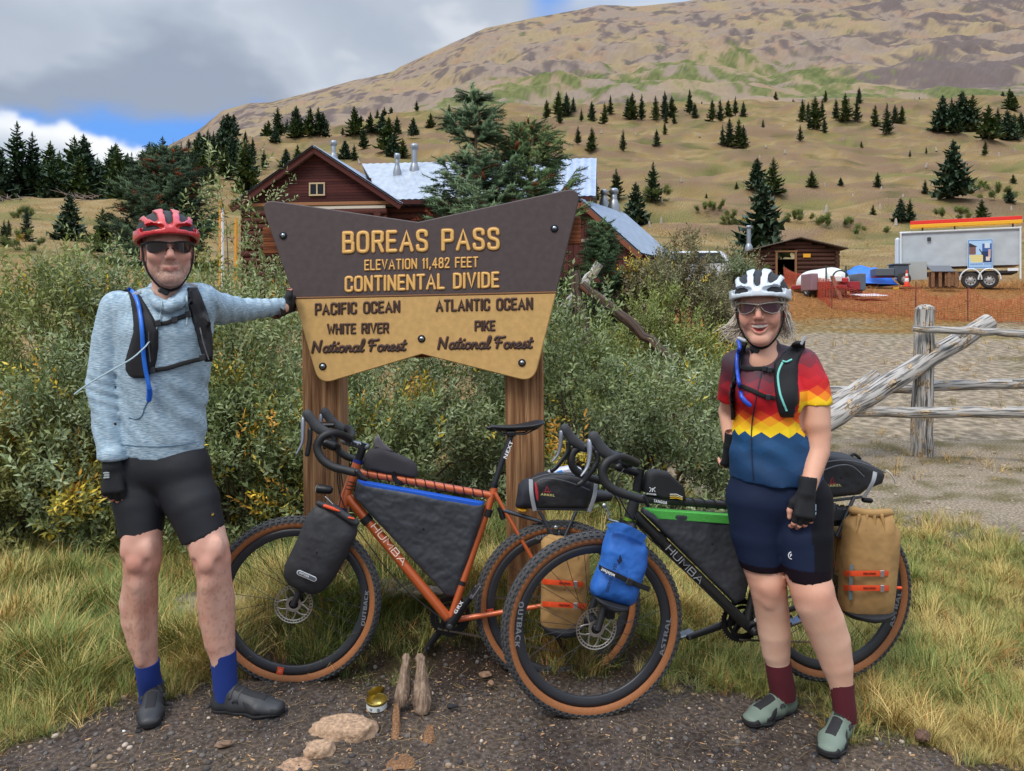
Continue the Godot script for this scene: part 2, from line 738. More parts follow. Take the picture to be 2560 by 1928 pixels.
func cloud_at(az: float,el: float,n: FastNoiseLite,detail: FastNoiseLite) -> Color:
	# az, el in degrees; az 0 is where the camera looks. A layer of broken cumulus: cover, then thickness, which greys its base
	var dir := Vector3(sin(deg_to_rad(az)) * cos(deg_to_rad(el)),sin(deg_to_rad(el)),cos(deg_to_rad(az)) * cos(deg_to_rad(el)))
	var q := dir * 100.0
	var big := n.get_noise_3d(q.x * 1.0,q.y * 2.2,q.z * 1.0)
	var fine := detail.get_noise_3d(q.x * 2.6 + 40.0 * big,q.y * 4.6,q.z * 2.6)
	var e := el + 3.2 * big + 3.4 * fine
	var blue := Color(0.085,0.235,0.60).lerp(Color(0.13,0.29,0.62),smoothstep(22.0,0.0,el))
	# the gap under the big cloud at the left, and the one that opens over the mountain's shoulder
	var base := lut([[-70.0,9.0],[-36.0,11.9],[-30.0,12.5],[-24.0,13.7],[-18.0,15.0],[-10.0,12.0],[0.0,5.0]],az)
	var gap := smoothstep(24.5,21.5,e + 0.10 * absf(az - 5.0) + (0.0 if az > 0.5 else 5.0))
	var cover := smoothstep(base - 0.9,base + 1.1,e - 1.2 * big)
	if az > 0.5 and az < 40.0:
		cover *= lerpf(1.0,gap,smoothstep(0.5,3.0,az) * smoothstep(40.0,20.0,az))
	# thickness: heaviest low over the left, thin and bright towards the mountain
	var thick := smoothstep(-9.0,-20.0,az - 9.0 * fine) * smoothstep(base + 8.5,base + 1.0,el + 6.0 * fine + 4.0 * big)
	thick = maxf(thick,0.55 * smoothstep(0.0,0.4,big + 0.5 * fine + 0.08))
	var lit := Color(0.47,0.51,0.565).lerp(Color(0.39,0.435,0.5),smoothstep(0.15,-0.3,fine))
	var grey := Color(0.215,0.252,0.32)
	var cl := lit.lerp(grey,clampf(thick * 1.05,0.0,0.97))
	cl = cl.lerp(Color(0.62,0.635,0.66),0.85 * smoothstep(0.10,0.36,fine) * smoothstep(-20.0,-8.0,az) * (1.0 - thick))
	var out := blue.lerp(cl,cover)
	# far cumulus along the horizon
	var top := lut([[-60.0,11.0],[-36.0,12.6],[-30.0,12.2],[-27.0,11.2],[-22.0,10.8],[-12.0,9.0],[0.0,7.0]],az) + 0.9 * detail.get_noise_3d(q.x * 4.8,7.0,q.z * 4.8)
	var low := smoothstep(0.35,-0.15,el - top + 1.3 * fine + 1.3 * detail.get_noise_3d(q.x * 9.0,q.y * 9.0,q.z * 9.0))
	var heap := Color(0.63,0.645,0.665).lerp(Color(0.36,0.41,0.48),smoothstep(0.3,2.0,top - el + 1.2 * fine))
	out = out.lerp(heap,low * (1.0 - cover))
	return out

func make_sky() -> Material:
	var n := FastNoiseLite.new()
	n.seed = 11
	n.frequency = 0.012
	n.fractal_octaves = 4
	var detail := FastNoiseLite.new()
	detail.seed = 5
	detail.frequency = 0.014
	detail.fractal_octaves = 6
	detail.fractal_gain = 0.52
	var w := 2048
	var im := Image.create_empty(w,w / 2,false,Image.FORMAT_RGBF)
	im.fill(Color(0.16,0.15,0.13))
	for y in w / 4 + 4:
		var el := 90.0 - 180.0 * (y + 0.5) / (w / 2)
		var near := el < 25.0
		if not near and y % 4:
			continue
		var x := 0
		while x < w:
			var az := 360.0 * (x + 0.5) / w
			if az > 180.0:
				az -= 360.0
			var inside := near and absf(az) < 37.0
			if not inside and y % 4:
				x += 4
				continue
			var st := 1 if inside else 4
			var c := cloud_at(az,maxf(el,0.0),n,detail)
			var k := 0.9 + 2.1 * smoothstep(23.0,70.0,el)      # sky brightened overhead, above the view, to add light to the scene
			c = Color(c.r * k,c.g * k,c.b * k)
			if inside:
				im.set_pixel(x,y,c)
			else:
				im.fill_rect(Rect2i(x,y,4,4),c)
			x += st
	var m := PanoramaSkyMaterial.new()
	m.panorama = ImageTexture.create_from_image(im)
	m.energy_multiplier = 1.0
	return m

func make_ground() -> void:
	# near ground: dirt, grass roots and gravel, in one sheet
	var xs := []
	var x := -30.0
	while x <= 30.0:
		xs.append(x)
		x += 0.045 if absf(x) < 2.3 else 0.11 if absf(x) < 5.5 else 0.7
	var ds := []
	var d := -8.0
	while d < 9.2:
		ds.append(d)
		d += 0.5 if d < 1.8 else 0.04 if d < 4.2 else 0.09
	ds.append(9.25)
	var mb := MB.new()
	var pts := PackedVector3Array()
	var cc := PackedColorArray()
	var dirt := lin(116,103,94)
	var dirt2 := lin(90,80,74)
	var dust := lin(140,124,108)
	var soil := lin(60,46,38)
	var roots := lin(104,94,62)
	var grav := lin(184,168,145)
	var grav2 := lin(140,128,96)
	for dd in ds:
		for xx in xs:
			pts.append(Vector3(xx,gh(xx,dd),-dd))
			var a := nz.get_noise_2d(xx * 90.0,dd * 90.0)
			var b := nz2.get_noise_2d(xx * 300.0,dd * 300.0)
			var c := dirt.lerp(dirt2,smoothstep(-0.2,0.4,a + 0.5 * b)).lerp(dust,smoothstep(0.0,0.5,nz.get_noise_2d(xx * 40.0 + 300.0,dd * 40.0) + 0.4 * b) * 0.5)
			c = c.lerp(soil,0.8 * smoothstep(3.1,3.35,dd) * smoothstep(1.0,0.6,xx) * smoothstep(-1.2,-0.9,xx))
			var g: float = grassy(xx,dd)
			c = c.lerp(roots,g * 0.8)
			if xx > 0.8:
				var far := lut([[0.9,9.0],[1.6,6.6],[2.4,6.2],[3.4,5.3],[6.0,5.0]],xx)
				c = c.lerp(grav.lerp(grav2,smoothstep(0.0,0.4,a)),smoothstep(-0.6,0.5,dd - far + 0.4 * b + 0.5 * a))
			cc.append(c)
	mb.sheet(pts,xs.size(),ds.size(),false,1,1,Vector3.UP,cc)
	var m := vmat("dirt",1.0,0.15)
	grain(m,Vector3(1.6,1.6,1.6),0.8,0.5,0.09,4,21,true)
	struct("ground",mb,m)

	# the meadow and the hillside beyond, a fan of columns that widen with the distance
	mb = MB.new()
	pts = PackedVector3Array()
	cc = PackedColorArray()
	var cols := []
	var px: float = -2600.0
	while px <= 5200.0:
		cols.append(px)
		px += 12.0 if px > -60.0 and px < 2620.0 else 130.0
	var rows := []
	d = 9.2
	while d < 450.0:
		rows.append(d)
		d *= 1.0085 if d > 60.0 else 1.013
	rows.append(460.0)
	var gold := lin(174,148,104)
	var straw := lin(192,168,124)
	var olive := lin(146,142,92)
	var pink := lin(160,132,112)
	var moss := lin(110,114,72)
	for dd in rows:
		for p in cols:
			var xx: float = (p - 1280.0) * dd / FOC
			var yy: float = gh(xx,dd)
			pts.append(Vector3(xx,yy,-dd))
			var a := nz.get_noise_2d(xx * 2.2,dd * 4.4)
			var b := nz2.get_noise_2d(xx * 9.0,dd * 20.0)
			var s: float = (yy - gh(xx,dd - dd * 0.02)) / (dd * 0.02)
			var c := gold.lerp(straw,smoothstep(-0.3,0.4,b))
			c = c.lerp(olive,0.8 * smoothstep(-0.05,0.35,nz.get_noise_2d(xx * 1.7 + 500.0,dd * 3.0) + 0.3 * b))
			c = c.lerp(pink,0.75 * smoothstep(0.2,0.6,a + 0.3 * b + (s - 0.25)))
			c = c.lerp(moss,0.6 * smoothstep(0.25,0.5,nz2.get_noise_2d(xx * 3.0,dd * 7.0 + 90.0)))
			if dd < 26.0:      # the gravel lot,then orange dry grass behind it
				var lot: float = smoothstep(22.0,18.0,dd + 4.0 * b) * smoothstep(-1.0,2.0,xx)
				c = c.lerp(grav.lerp(grav2,smoothstep(0.1,0.5,a + b * 0.6)),lot)
			if dd < 60.0:
				c = c.lerp(lin(178,116,66),0.75 * smoothstep(60.0,40.0,dd) * smoothstep(19.0,23.0,dd + 3.0 * b) * smoothstep(1.0,5.0,xx))
			cc.append(c)
	mb.sheet(pts,cols.size(),rows.size(),false,1,1,Vector3.UP,cc)
	m = vmat("meadow",1.0,0.1)
	grain(m,Vector3(0.35,0.35,0.35),6.0,0.5,0.06,5,8,true)
	struct("hillside",mb,m)

	# the mountain
	mb = MB.new()
	pts = PackedVector3Array()
	cc = PackedColorArray()
	var ridge := [[-2600,640],[-300,560],[300,430],[440,352],[498,324],[555,279],[620,258],[683,256],[740,241],[810,221],[900,198],[984,177],[1000,166],[1060,139],[1100,122],[1160,95],[1215,70],[1319,47],[1400,33],[1500,13],[1580,16],[1660,8],[1735,0],[1900,-30],[2200,-70],[2560,-110],[3600,-60],[5200,300]]
	cols = []
	px = -2600.0
	while px <= 5200.0:
		cols.append(px)
		px += 5.0 if px > 380.0 and px < 2600.0 else 100.0
	var nr := 250
	for r in nr + 1:
		var u := float(r) / nr
		for p in cols:
			var dd := lerpf(430.0,2300.0,pow(u,1.35))
			var top := lut(ridge,p)
			var foot := lut([[-2600,700],[0,560],[600,372],[1280,300],[2560,278],[5200,400]],p)
			var row := lerpf(foot,top,u)
			var xx: float = (p - 1280.0) * dd / FOC
			var yy: float = EYE - (row - HY) * dd / FOC
			var q := Vector2(xx * 0.22,dd * 0.22)
			var fade := sin(PI * minf(u * 1.02,1.0))
			yy += (nz.get_noise_2d(q.x,q.y) * 26.0 + nz.get_noise_2d(q.x * 4.0,q.y * 4.0) * 6.0) * (0.15 + fade)
			pts.append(Vector3(xx,yy,-dd))
			var a := nz.get_noise_2d(q.x * 1.3 + 50.0,q.y * 0.6)
			var b := nz2.get_noise_2d(q.x * 7.0,q.y * 3.0)
			var e := nz2.get_noise_2d(q.x * 30.0,q.y * 12.0)
			var c := lin(134,120,108).lerp(lin(142,126,100),smoothstep(-0.25,0.3,a))
			c = c.lerp(lin(144,120,100),0.7 * smoothstep(0.05,0.4,nz.get_noise_2d(q.x * 2.0 - 90.0,q.y * 1.2) + 0.4 * b))
			c = c.lerp(lin(100,90,88),0.95 * smoothstep(0.02,0.3,b * 0.8 + nz.get_noise_2d(q.x * 1.5 + 190.0,q.y) * 0.9 + 0.2 * e - 0.10 + 0.25 * smoothstep(1900.0,2400.0,p) + 0.18 * smoothstep(1100.0,600.0,p)))
			var band: float = exp(-pow((u - lut([[900,0.18],[1280,0.2],[1500,0.3],[1750,0.34],[2000,0.3],[2150,0.1],[2560,0.06]],p)) / 0.19,2.0)) * smoothstep(780.0,1200.0,p)
			band *= 1.0 - 0.75 * smoothstep(2050.0,2200.0,p) * smoothstep(0.12,0.2,u)
			c = c.lerp(lin(84,94,58).lerp(lin(104,108,68),smoothstep(-0.3,0.3,e)),0.9 * smoothstep(0.5,0.68,band * 0.72 + 0.75 * b + 0.4 * a + 0.3 * e))
			cc.append(Color(c.r,c.g,c.b) * (1.0 + 0.16 * e))
	mb.sheet(pts,cols.size(),nr + 1,false,1,1,Vector3.UP,cc)
	struct("mountain",mb,vmat("mountainside",1.0,0.05))

# ---- plants ----

func leaf_sprig(sd: int,count: int,length: float,leaf: float,wide: float) -> ArrayMesh:
	# a twig along +y with narrow leaves, each a folded blade
	rng.seed = sd
	var mb := MB.new()
	mb.col = lin(116,96,70)
	for k in 2:
		var a := Vector3(0.0016,0,0) if k == 0 else Vector3(0,0,0.0016)
		mb.flat([-a,a,a * 0.3 + Vector3(0,length,0),-a * 0.3 + Vector3(0,length,0)])
	for k in count:
		var y := length * (0.12 + 0.88 * k / (count - 1.0))
		var w := 2.4 * k + rng.randf() * 0.9
		var out := Vector3(cos(w),0,sin(w))
		var dir := (out * rng.randf_range(0.55,1.0) + Vector3.UP * rng.randf_range(0.3,0.9)).normalized()
		if k == count - 1:
			dir = Vector3(0.15,1,0.1).normalized()
		var l := leaf * rng.randf_range(0.75,1.15)
		var side := dir.cross(Vector3(rng.randf_range(-0.5,0.5),1,rng.randf_range(-0.5,0.5))).normalized() * wide * l * 0.5
		var nn := side.cross(dir).normalized()
		var base := Vector3(0,y,0)
		var g := rng.randf_range(0.78,1.12)
		mb.col = Color(g,g * rng.randf_range(0.96,1.03),g * rng.randf_range(0.85,1.0))
		var mid := base + dir * l * 0.5 - nn * l * 0.06
		var a := mb.vert(base,nn)
		var b := mb.vert(mid + side + nn * l * 0.08,(nn + side.normalized() * -0.3).normalized())
		var c := mb.vert(base + dir * l - nn * l * 0.1,nn)
		var e := mb.vert(mid - side + nn * l * 0.08,(nn + side.normalized() * 0.3).normalized())
		mb.tri(a,b,c)
		mb.tri(a,c,e)
	return mb.mesh()

var sprigs := []
var leaf_mat: StandardMaterial3D

func make_leaves() -> void:
	leaf_mat = vmat("willow leaves",0.62,0.35)
	leaf_mat.backlight_enabled = true
	leaf_mat.backlight = Color(0.5,0.55,0.32)
	sprigs = [leaf_sprig(1,11,0.16,0.046,0.36),leaf_sprig(2,9,0.13,0.042,0.4),leaf_sprig(3,12,0.19,0.044,0.33)]

# a shrub: stems that fan out from its foot, leafy twigs in clumps over a lumpy dome
func shrub(called: String,label: String,foot: Vector3,rad: Vector3,count: int,sd: int,greens: Array,yellow := 0.06,sprig_size := 1.0,group := "") -> Node3D:
	rng.seed = sd
	var o := thing(called,label,"shrub",foot,group)
	var wood := MB.new()
	var clumps := []
	var nclump := clampi(int(count / 38.0),8,120)
	for k in nclump:
		var w := rng.randf() * TAU
		var e := asin(rng.randf_range(0.02,1.0))
		var dir := Vector3(cos(w) * cos(e),sin(e),sin(w) * cos(e))
		var reach := rng.randf_range(0.62,1.0) * (1.0 + 0.16 * nz.get_noise_3d(dir.x * 60.0 + sd * 9.0,dir.y * 60.0,dir.z * 60.0))
		if k % 5 == 0:
			reach *= rng.randf_range(1.0,1.12)
		clumps.append([Vector3(dir.x * rad.x,dir.y * rad.y,dir.z * rad.z) * reach,rng.randf(),rng.randf_range(0.11,0.21) * maxf(0.6,minf(rad.y,2.6) * 0.5)])
		if k % 3 == 0:
			var q: Vector3 = clumps[-1][0]
			var s := Vector3(rng.randf_range(-0.12,0.12),0,rng.randf_range(-0.12,0.12)) * rad.x
			var m := s.lerp(q,0.5) + Vector3(0,0.12 * rad.y,0)
			wood.tube([s - Vector3(0,0.05,0),s.lerp(m,0.5) + Vector3(0,0.05,0),m,m.lerp(q,0.6),q],[0.012,0.010,0.007,0.005,0.002],5,false)
	put("stem",wood.mesh(),mat("willow bark",srgb(92,76,62),0.9),o)
	var xfs := [[],[],[]]
	var cols := [[],[],[]]
	for k in count:
		var cl: Array = clumps[rng.randi() % nclump]
		var c: Vector3 = cl[0]
		var v: Vector3 = (Vector3(rng.randfn(),rng.randfn() * 0.8,rng.randfn()) * cl[2]).limit_length(1.7 * cl[2])
		var q: Vector3 = c + v
		if q.y < 0.03:
			q.y = rng.randf_range(0.02,0.25)
		var out := Vector3(q.x / rad.x,0.7 * q.y / rad.y + 0.45,q.z / rad.z).normalized()
		var up := (out * 0.75 + Vector3(rng.randfn(),rng.randfn() * 0.5 + 0.5,rng.randfn()) * 0.45).normalized()
		var b := Basis(Quaternion(Vector3.UP,up)) * Basis(Vector3.UP,rng.randf() * TAU)
		var which := rng.randi() % 3
		var sc := sprig_size * rng.randf_range(0.75,1.25)
		xfs[which].append(Transform3D(b.scaled(Vector3.ONE * sc),q - up * 0.08 * sc))
		var col: Color = greens[0].lerp(greens[1],clampf(cl[1] + rng.randfn() * 0.16,0,1))
		if cl[1] < yellow * 1.1 and rng.randf() < 0.7 or rng.randf() < yellow * 0.2:
			col = [lin(206,178,64),lin(190,168,76),lin(196,146,66),lin(168,158,78)][rng.randi() % 4]
		cols[which].append(Color(col.r,col.g,col.b) * rng.randf_range(0.95,1.6))
	for w in 3:
		stuff("foliage",sprigs[w],leaf_mat,xfs[w],cols[w],o)
	return o

func tuft_mesh(sd: int,blades: int,high: float,spread: float,lean: float,wide: float) -> ArrayMesh:
	rng.seed = sd
	var mb := MB.new()
	for k in blades:
		var w := rng.randf() * TAU
		var base := Vector3(cos(w),0,sin(w)) * spread * sqrt(rng.randf())
		var w2 := w + rng.randfn() * 0.7
		var dir := Vector3(cos(w2),0,sin(w2))
		var hh := high * rng.randf_range(0.45,1.1)
		var ln := lean * rng.randf_range(0.2,1.3) * hh
		var side := dir.cross(Vector3.UP).rotated(Vector3.UP,rng.randf_range(-0.8,0.8)) * wide * rng.randf_range(0.7,1.2)
		var g := rng.randf_range(0.75,1.15)
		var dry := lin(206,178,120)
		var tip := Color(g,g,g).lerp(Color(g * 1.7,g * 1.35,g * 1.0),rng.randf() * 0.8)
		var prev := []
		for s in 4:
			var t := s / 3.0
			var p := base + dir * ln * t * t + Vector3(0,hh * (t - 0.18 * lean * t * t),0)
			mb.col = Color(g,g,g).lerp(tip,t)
			var nn := (dir * -0.4 + Vector3.UP * 0.7 + side.cross(Vector3.UP).normalized() * 0.2).normalized()
			if s < 3:
				var a := mb.vert(p - side * (1.0 - t * 0.6),nn)
				var b := mb.vert(p + side * (1.0 - t * 0.6),nn)
				if prev:
					mb.tri(prev[0],prev[1],b)
					mb.tri(prev[0],b,a)
				prev = [a,b]
			else:
				var a := mb.vert(p,nn)
				mb.tri(prev[0],prev[1],a)
	return mb.mesh()

func make_grass() -> void:
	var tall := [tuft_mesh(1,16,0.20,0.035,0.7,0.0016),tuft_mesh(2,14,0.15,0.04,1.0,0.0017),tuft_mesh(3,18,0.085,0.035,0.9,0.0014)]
	var gm := vmat("grass blades",0.75,0.25)
	gm.backlight_enabled = true
	gm.backlight = Color(0.3,0.3,0.15)
	var xfs := [[],[],[]]
	var cols := [[],[],[]]
	rng.seed = 99
	var made := 0
	for tries in 150000:
		var d := 2.25 + 5.2 * pow(rng.randf(),1.15)
		var x := rng.randf_range(-0.76,0.76) * d
		var g := grassy(x,d)
		var thin := smoothstep(-0.32,0.05,nz.get_noise_2d(x * 90.0 + 640.0,d * 90.0))
		if g < 0.1 or rng.randf() > g * (0.25 + 0.75 * thin) * (1.0 if d < 5.0 else 0.75):
			continue
		if x < 0.5 and d > 5.6:
			continue
		if made > 38000:
			break
		made += 1
		# taller at the left and below the shrubs, short and dry at the right
		var lush := smoothstep(0.9,0.2,x) * smoothstep(2.7,3.6,d)
		lush = maxf(lush,0.75 * smoothstep(0.2,0.45,nz.get_noise_2d(x * 40.0 + 900.0,d * 40.0)) * smoothstep(2.9,3.6,d))
		var which := 2 if rng.randf() > lush + 0.2 else rng.randi() % 2
		var sc := rng.randf_range(0.7,1.25) * (0.5 + 0.5 * g) * (0.66 + 0.34 * lush) * (0.75 + 0.5 * smoothstep(-0.25,0.3,nz.get_noise_2d(x * 110.0 + 40.0,d * 110.0)))
		var b := Basis(Vector3.UP,rng.randf() * TAU).rotated(Vector3.RIGHT,rng.randfn() * 0.12)
		xfs[which].append(Transform3D(b.scaled(Vector3(sc * rng.randf_range(0.8,1.3),sc,sc)),Vector3(x,gh(x,d) - 0.006,-d)))
		var pn := nz.get_noise_2d(x * 55.0,d * 55.0) + 0.4 * rng.randfn() * 0.5
		var c := lin(108,124,66).lerp(lin(146,148,88),rng.randf())
		c = c.lerp(lin(92,116,64),0.85 * lush * rng.randf())
		c = c.lerp(lin(186,162,104),smoothstep(0.0,0.45,pn) * 0.75)
		if rng.randf() < 0.09:
			c = lin(170,122,72)
		if rng.randf() < 0.16:
			c = lin(192,170,112)
		cols[which].append(c * rng.randf_range(0.9,1.35))
	for w in 3:
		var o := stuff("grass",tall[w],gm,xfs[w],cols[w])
		o.set_meta("label",["tall green and straw grass below the shrubs","arching grass clumps among the taller grass","short dry grass around the dirt patch and at the right"][w])
		o.set_meta("category","grass")
	# drier and sparser tufts over the lot and the meadow
	xfs = [[],[],[]]
	cols = [[],[],[]]
	for k in 9000:
		var d := 7.0 * pow(12.0,rng.randf())
		var px := rng.randf_range(-60.0,2620.0)
		var x := (px - 1280.0) * d / FOC
		if d < 21.0 and x > 1.0 and rng.randf() < 0.86 - 0.6 * smoothstep(0.0,0.35,nz.get_noise_2d(x * 14.0,d * 14.0)):
			continue
		var sc := rng.randf_range(0.5,1.1) * (0.6 + d * 0.03)
		var which := rng.randi() % 3
		xfs[which].append(Transform3D(Basis(Vector3.UP,rng.randf() * TAU).scaled(Vector3(sc * 1.6,sc,sc * 1.6)),Vector3(x,gh(x,d) - 0.01,-d)))
		var c := lin(170,140,84).lerp(lin(196,168,112),rng.randf()).lerp(lin(118,116,62),0.7 * smoothstep(0.0,0.4,nz.get_noise_2d(x * 7.0 + 500.0,d * 12.0)))
		if d > 19.0 and d < 52.0 and x > 2.0:
			c = c.lerp(lin(182,112,62),0.6)
		cols[which].append(c * rng.randf_range(0.8,1.15))
	for w in 3:
		stuff("meadow_grass",tall[w],gm,xfs[w],cols[w])

# a conifer for the distance: drooping jagged boughs round a trunk; unit height
func spruce_mesh(sd: int,boughs: int,wide: float,fine: int) -> ArrayMesh:
	rng.seed = sd
	var mb := MB.new()
	for k in boughs:
		var t := pow(float(k) / boughs,0.85)
		var y := 0.05 + 0.93 * t
		var w := k * 2.39996 + rng.randf() * 0.6
		var l := wide * (pow(1.0 - t,0.82) + 0.03) * rng.randf_range(0.45,1.3)
		var out := Vector3(cos(w),0,sin(w))
		var side := Vector3(-out.z,0,out.x)
		var drop := rng.randf_range(0.1,0.45) - 0.5 * t
		var g := rng.randf_range(0.6,1.25)
		mb.col = Color(g,g,g * rng.randf_range(0.85,1.15))
		var prev_a := 0
		var prev_b := 0
		for s in fine + 1:
			var u := float(s) / fine
			var p := Vector3(0,y,0) + out * l * u + Vector3(0,-drop * l * u + 0.35 * l * u * u,0)
			var half := l * 0.34 * sin(PI * clampf(u * 0.86 + 0.14,0,1)) * (1.25 if s % 2 else 0.6)
			var sag := Vector3(0,-half * 0.45,0)
			var nn := (Vector3.UP + out * 0.45).normalized()
			var a := mb.vert(p - side * half + sag,(nn - side * 0.4).normalized())
			var m := mb.vert(p,nn)
			var b := mb.vert(p + side * half + sag,(nn + side * 0.4).normalized())
			if s:
				mb.tri(a - 3,m - 3,m)
				mb.tri(a - 3,m,a)
				mb.tri(m - 3,b - 3,b)
				mb.tri(m - 3,b,m)
		# hanging fringe
		for s in 2:
			var u := rng.randf_range(0.35,0.95)
			var p := Vector3(0,y,0) + out * l * u + Vector3(0,-drop * l * u + 0.35 * l * u * u,0)
			var a := mb.vert(p - side * l * 0.12,out)
			var b := mb.vert(p + side * l * 0.12,out)
			var c := mb.vert(p + Vector3(0,-l * 0.3,0) + side * rng.randfn() * l * 0.08,out)
			mb.tri(a,b,c)
	# the leader
	mb.tube([Vector3(0,0.93,0),Vector3(0,1.0,0)],[0.012 * 1.0,0.002],4)
	return mb.mesh()

func trunk_mesh() -> ArrayMesh:
	var mb := MB.new()
	mb.tube([Vector3(0,-0.05,0),Vector3(0,0.3,0),Vector3(0,0.95,0)],[0.022,0.016,0.003],6,false)
	return mb.mesh()

var spruces := []
var far_tree: Array[Node3D] = []

func find_depth(px: float,row: float) -> float:      # where the ground is seen at that row
	var d := 30.0
	while d < 440.0:
		var g := G(px,d)
		if HY - (g.y - EYE) * FOC / d <= row:
			return d
		d *= 1.01
	return 380.0

func hill_tree(px: float,row: float,hpx: float,k: int,label: String,group: String,called := "spruce_tree",d := 0.0) -> void:
	if d == 0.0:
		d = find_depth(px,row)
	var g := G(px,d)
	var h := hpx * d / FOC
	var proto: Node3D
	while far_tree.size() <= k % 6:
		var j := far_tree.size()
		var o := Node3D.new()
		put("crown",spruces[j],M["spruce %d" % (j % 3)],o)
		put("trunk",M["trunk mesh"],mat("spruce bark",srgb(98,84,74),0.95),o)
		far_tree.append(o)
	var t: Node3D = far_tree[k % 6].duplicate()
	t.name = numbered(called)
	add_child(t)
	t.position = g
	t.rotation.y = fmod(k * 2.4,TAU)
	h *= 1.16
	var w := h * (1.25 + 0.35 * fmod(k * 0.37,1.0))
	t.scale = Vector3(w,h,w)
	tag(t,label,"spruce",group)

const ORDINAL := ["leftmost","second","third","fourth","fifth","sixth","seventh","eighth","ninth","tenth","eleventh","twelfth","thirteenth","fourteenth","fifteenth","sixteenth","seventeenth","eighteenth","nineteenth","twentieth"]

func make_far_trees() -> void:
	for j in 3:
		var m := vmat("spruce %d" % j,0.9,0.2)
		m.albedo_color = [srgb(84,104,78),srgb(88,106,88),srgb(96,112,74)][j]
	spruces = [spruce_mesh(1,150,0.23,4),spruce_mesh(2,170,0.19,4),spruce_mesh(3,140,0.27,4),spruce_mesh(4,160,0.16,4),spruce_mesh(5,190,0.3,5),spruce_mesh(6,150,0.21,4)]
	M["trunk mesh"] = trunk_mesh()
	var k := 0
	# (column, row of the foot, height), measured in the photograph's right half, then its left half, in units of 0.5787 pixels
	var right := [200,510,95,235,510,90,150,510,70,205,545,65,265,500,60,300,525,50,345,525,80,400,545,80,425,510,75,520,520,105,560,520,100,500,518,80,620,520,90,660,520,105,690,515,85,700,540,45,665,535,45,768,515,95,790,510,60,865,525,80,900,530,85,935,510,65,965,510,70,1000,510,60,1255,525,85,1280,520,70,1310,570,125,1340,520,70,1350,585,60,1285,575,50,1400,515,80,1440,535,110,1490,535,100,1570,550,85,1620,580,120,1655,530,70,1685,535,65]
	var rightmost := [1860,575,140,1900,560,110,1945,570,140,1990,570,140,1920,590,110,2060,610,130,2100,600,100,2140,610,120,2170,605,100,2200,600,80,2150,480,85,2175,480,50,2120,385,50,2050,365,30,2160,370,40,2090,410,25,2000,400,15]
	var crest := [1140,435,35,1215,440,50,1355,440,45,1290,420,25,1500,455,70,1600,415,30,1700,415,20,1760,415,25,1800,410,25,770,330,20,860,325,20,645,375,18,895,400,35,1015,385,25,900,430,30,1125,375,20,1740,412,22,1780,410,24,1620,413,28,1250,405,22,1400,405,22,1440,400,20,760,405,30,820,410,22,930,405,26,1030,420,20]
	var mid := [285,630,70,345,660,90,480,670,85,625,645,65,660,590,45,940,640,115,980,640,110,910,640,80,1000,640,85,1245,625,65,1085,555,35,1510,640,25,1790,665,28,2045,680,60,1720,695,30]
	var near := [450,870,120,355,865,85,610,890,155,535,980,165,1130,840,140,1060,830,120,1295,815,65,1580,815,60,1905,860,220,1785,850,55,1420,815,30,970,830,25,840,865,20,2030,950,80,1720,960,90,1680,960,90,1560,930,40,2150,880,60,2165,800,35,1945,920,25]
	var left := [985,665,150,965,600,90,1010,590,80,1025,660,60,1060,615,45,940,590,60,900,600,70,860,610,80,815,620,80,1130,550,60,1160,575,100,1200,590,110,1190,625,60,1240,570,100,1280,570,100,1270,615,80,1315,510,60,1340,600,110,1375,600,110,1395,590,90,1410,505,75,1080,545,40,1050,545,35,1145,560,90,1220,560,80,1300,600,70]
	var lodge := [850,745,110,880,740,120,905,740,90,1015,720,70,1075,755,120,1140,740,75,1235,735,75,1285,690,55,1480,585,30,1530,590,110,1600,590,80,1650,585,80,1680,660,130,1700,680,90,1740,685,75,1715,580,70,1785,590,70,1570,650,90,1490,690,75,1630,475,70,1660,475,75,1690,475,70,1800,495,40,1820,460,30,1570,480,35,1560,515,50,1860,560,55,1940,560,90,1935,545,60,1530,700,60]
	for set in [
		[right,1280.0,"dark spruce standing in a row of clumps along the upper meadow","spruces in clumps across the upper meadow","spruces in clumps across the upper meadow"],
		[rightmost,1280.0,"dark spruce in the dense clump at the right edge of the hillside","spruces of the clump at the right edge","dark spruces in the clump at the right edge"],
		[crest,1280.0,"tiny far spruce at the foot of the bare mountain","small spruces along the foot of the mountain","tiny spruces at the mountain's foot"],
		[mid,1280.0,"single spruce on the straw coloured terraces of the hillside","scattered spruces on the middle terraces","single spruces on the straw terraces"],
		[near,1280.0,"dark green spruce on the meadow behind the cabin and trailer","spruces on the meadow behind the cabin and trailer","spruces behind the cabin and trailer"],
		[left,0.0,"dark spruce in the grove high on the slope left of the lodge roof","spruces of the grove above the lodge's left eave","spruces in the grove above the lodge's left eave"],
		[lodge,0.0,"spruce on the golden slope just above the lodge roof","spruces on the slope above the lodge","spruces just above the lodge roof"],
	]:
		var a: Array = set[0]
		var label: String = set[2]
		var order := range(a.size() / 3)
		order.sort_custom(func(p: int,q: int) -> bool: return a[p * 3] < a[q * 3] if a[p * 3] != a[q * 3] else p < q)
		for j in range(0,a.size(),3):
			k += 1
			if set.size() > 4:
				var place := order.find(j / 3)
				var half: int = order.size() / 2
				label = ("leftmost" if place == 0 else "rightmost" if place == order.size() - 1 else "%s from the %s" % [ORDINAL[mini(place,order.size() - 1 - place)],"left" if place < half else "right"]) + " of the " + set[4]
			hill_tree(set[1] + a[j] * 0.5787,a[j + 1] * 0.5787,a[j + 2] * 0.5787,k * 5 + j % 4,label,set[3])
	# the forest on the left crest
	rng.seed = 31
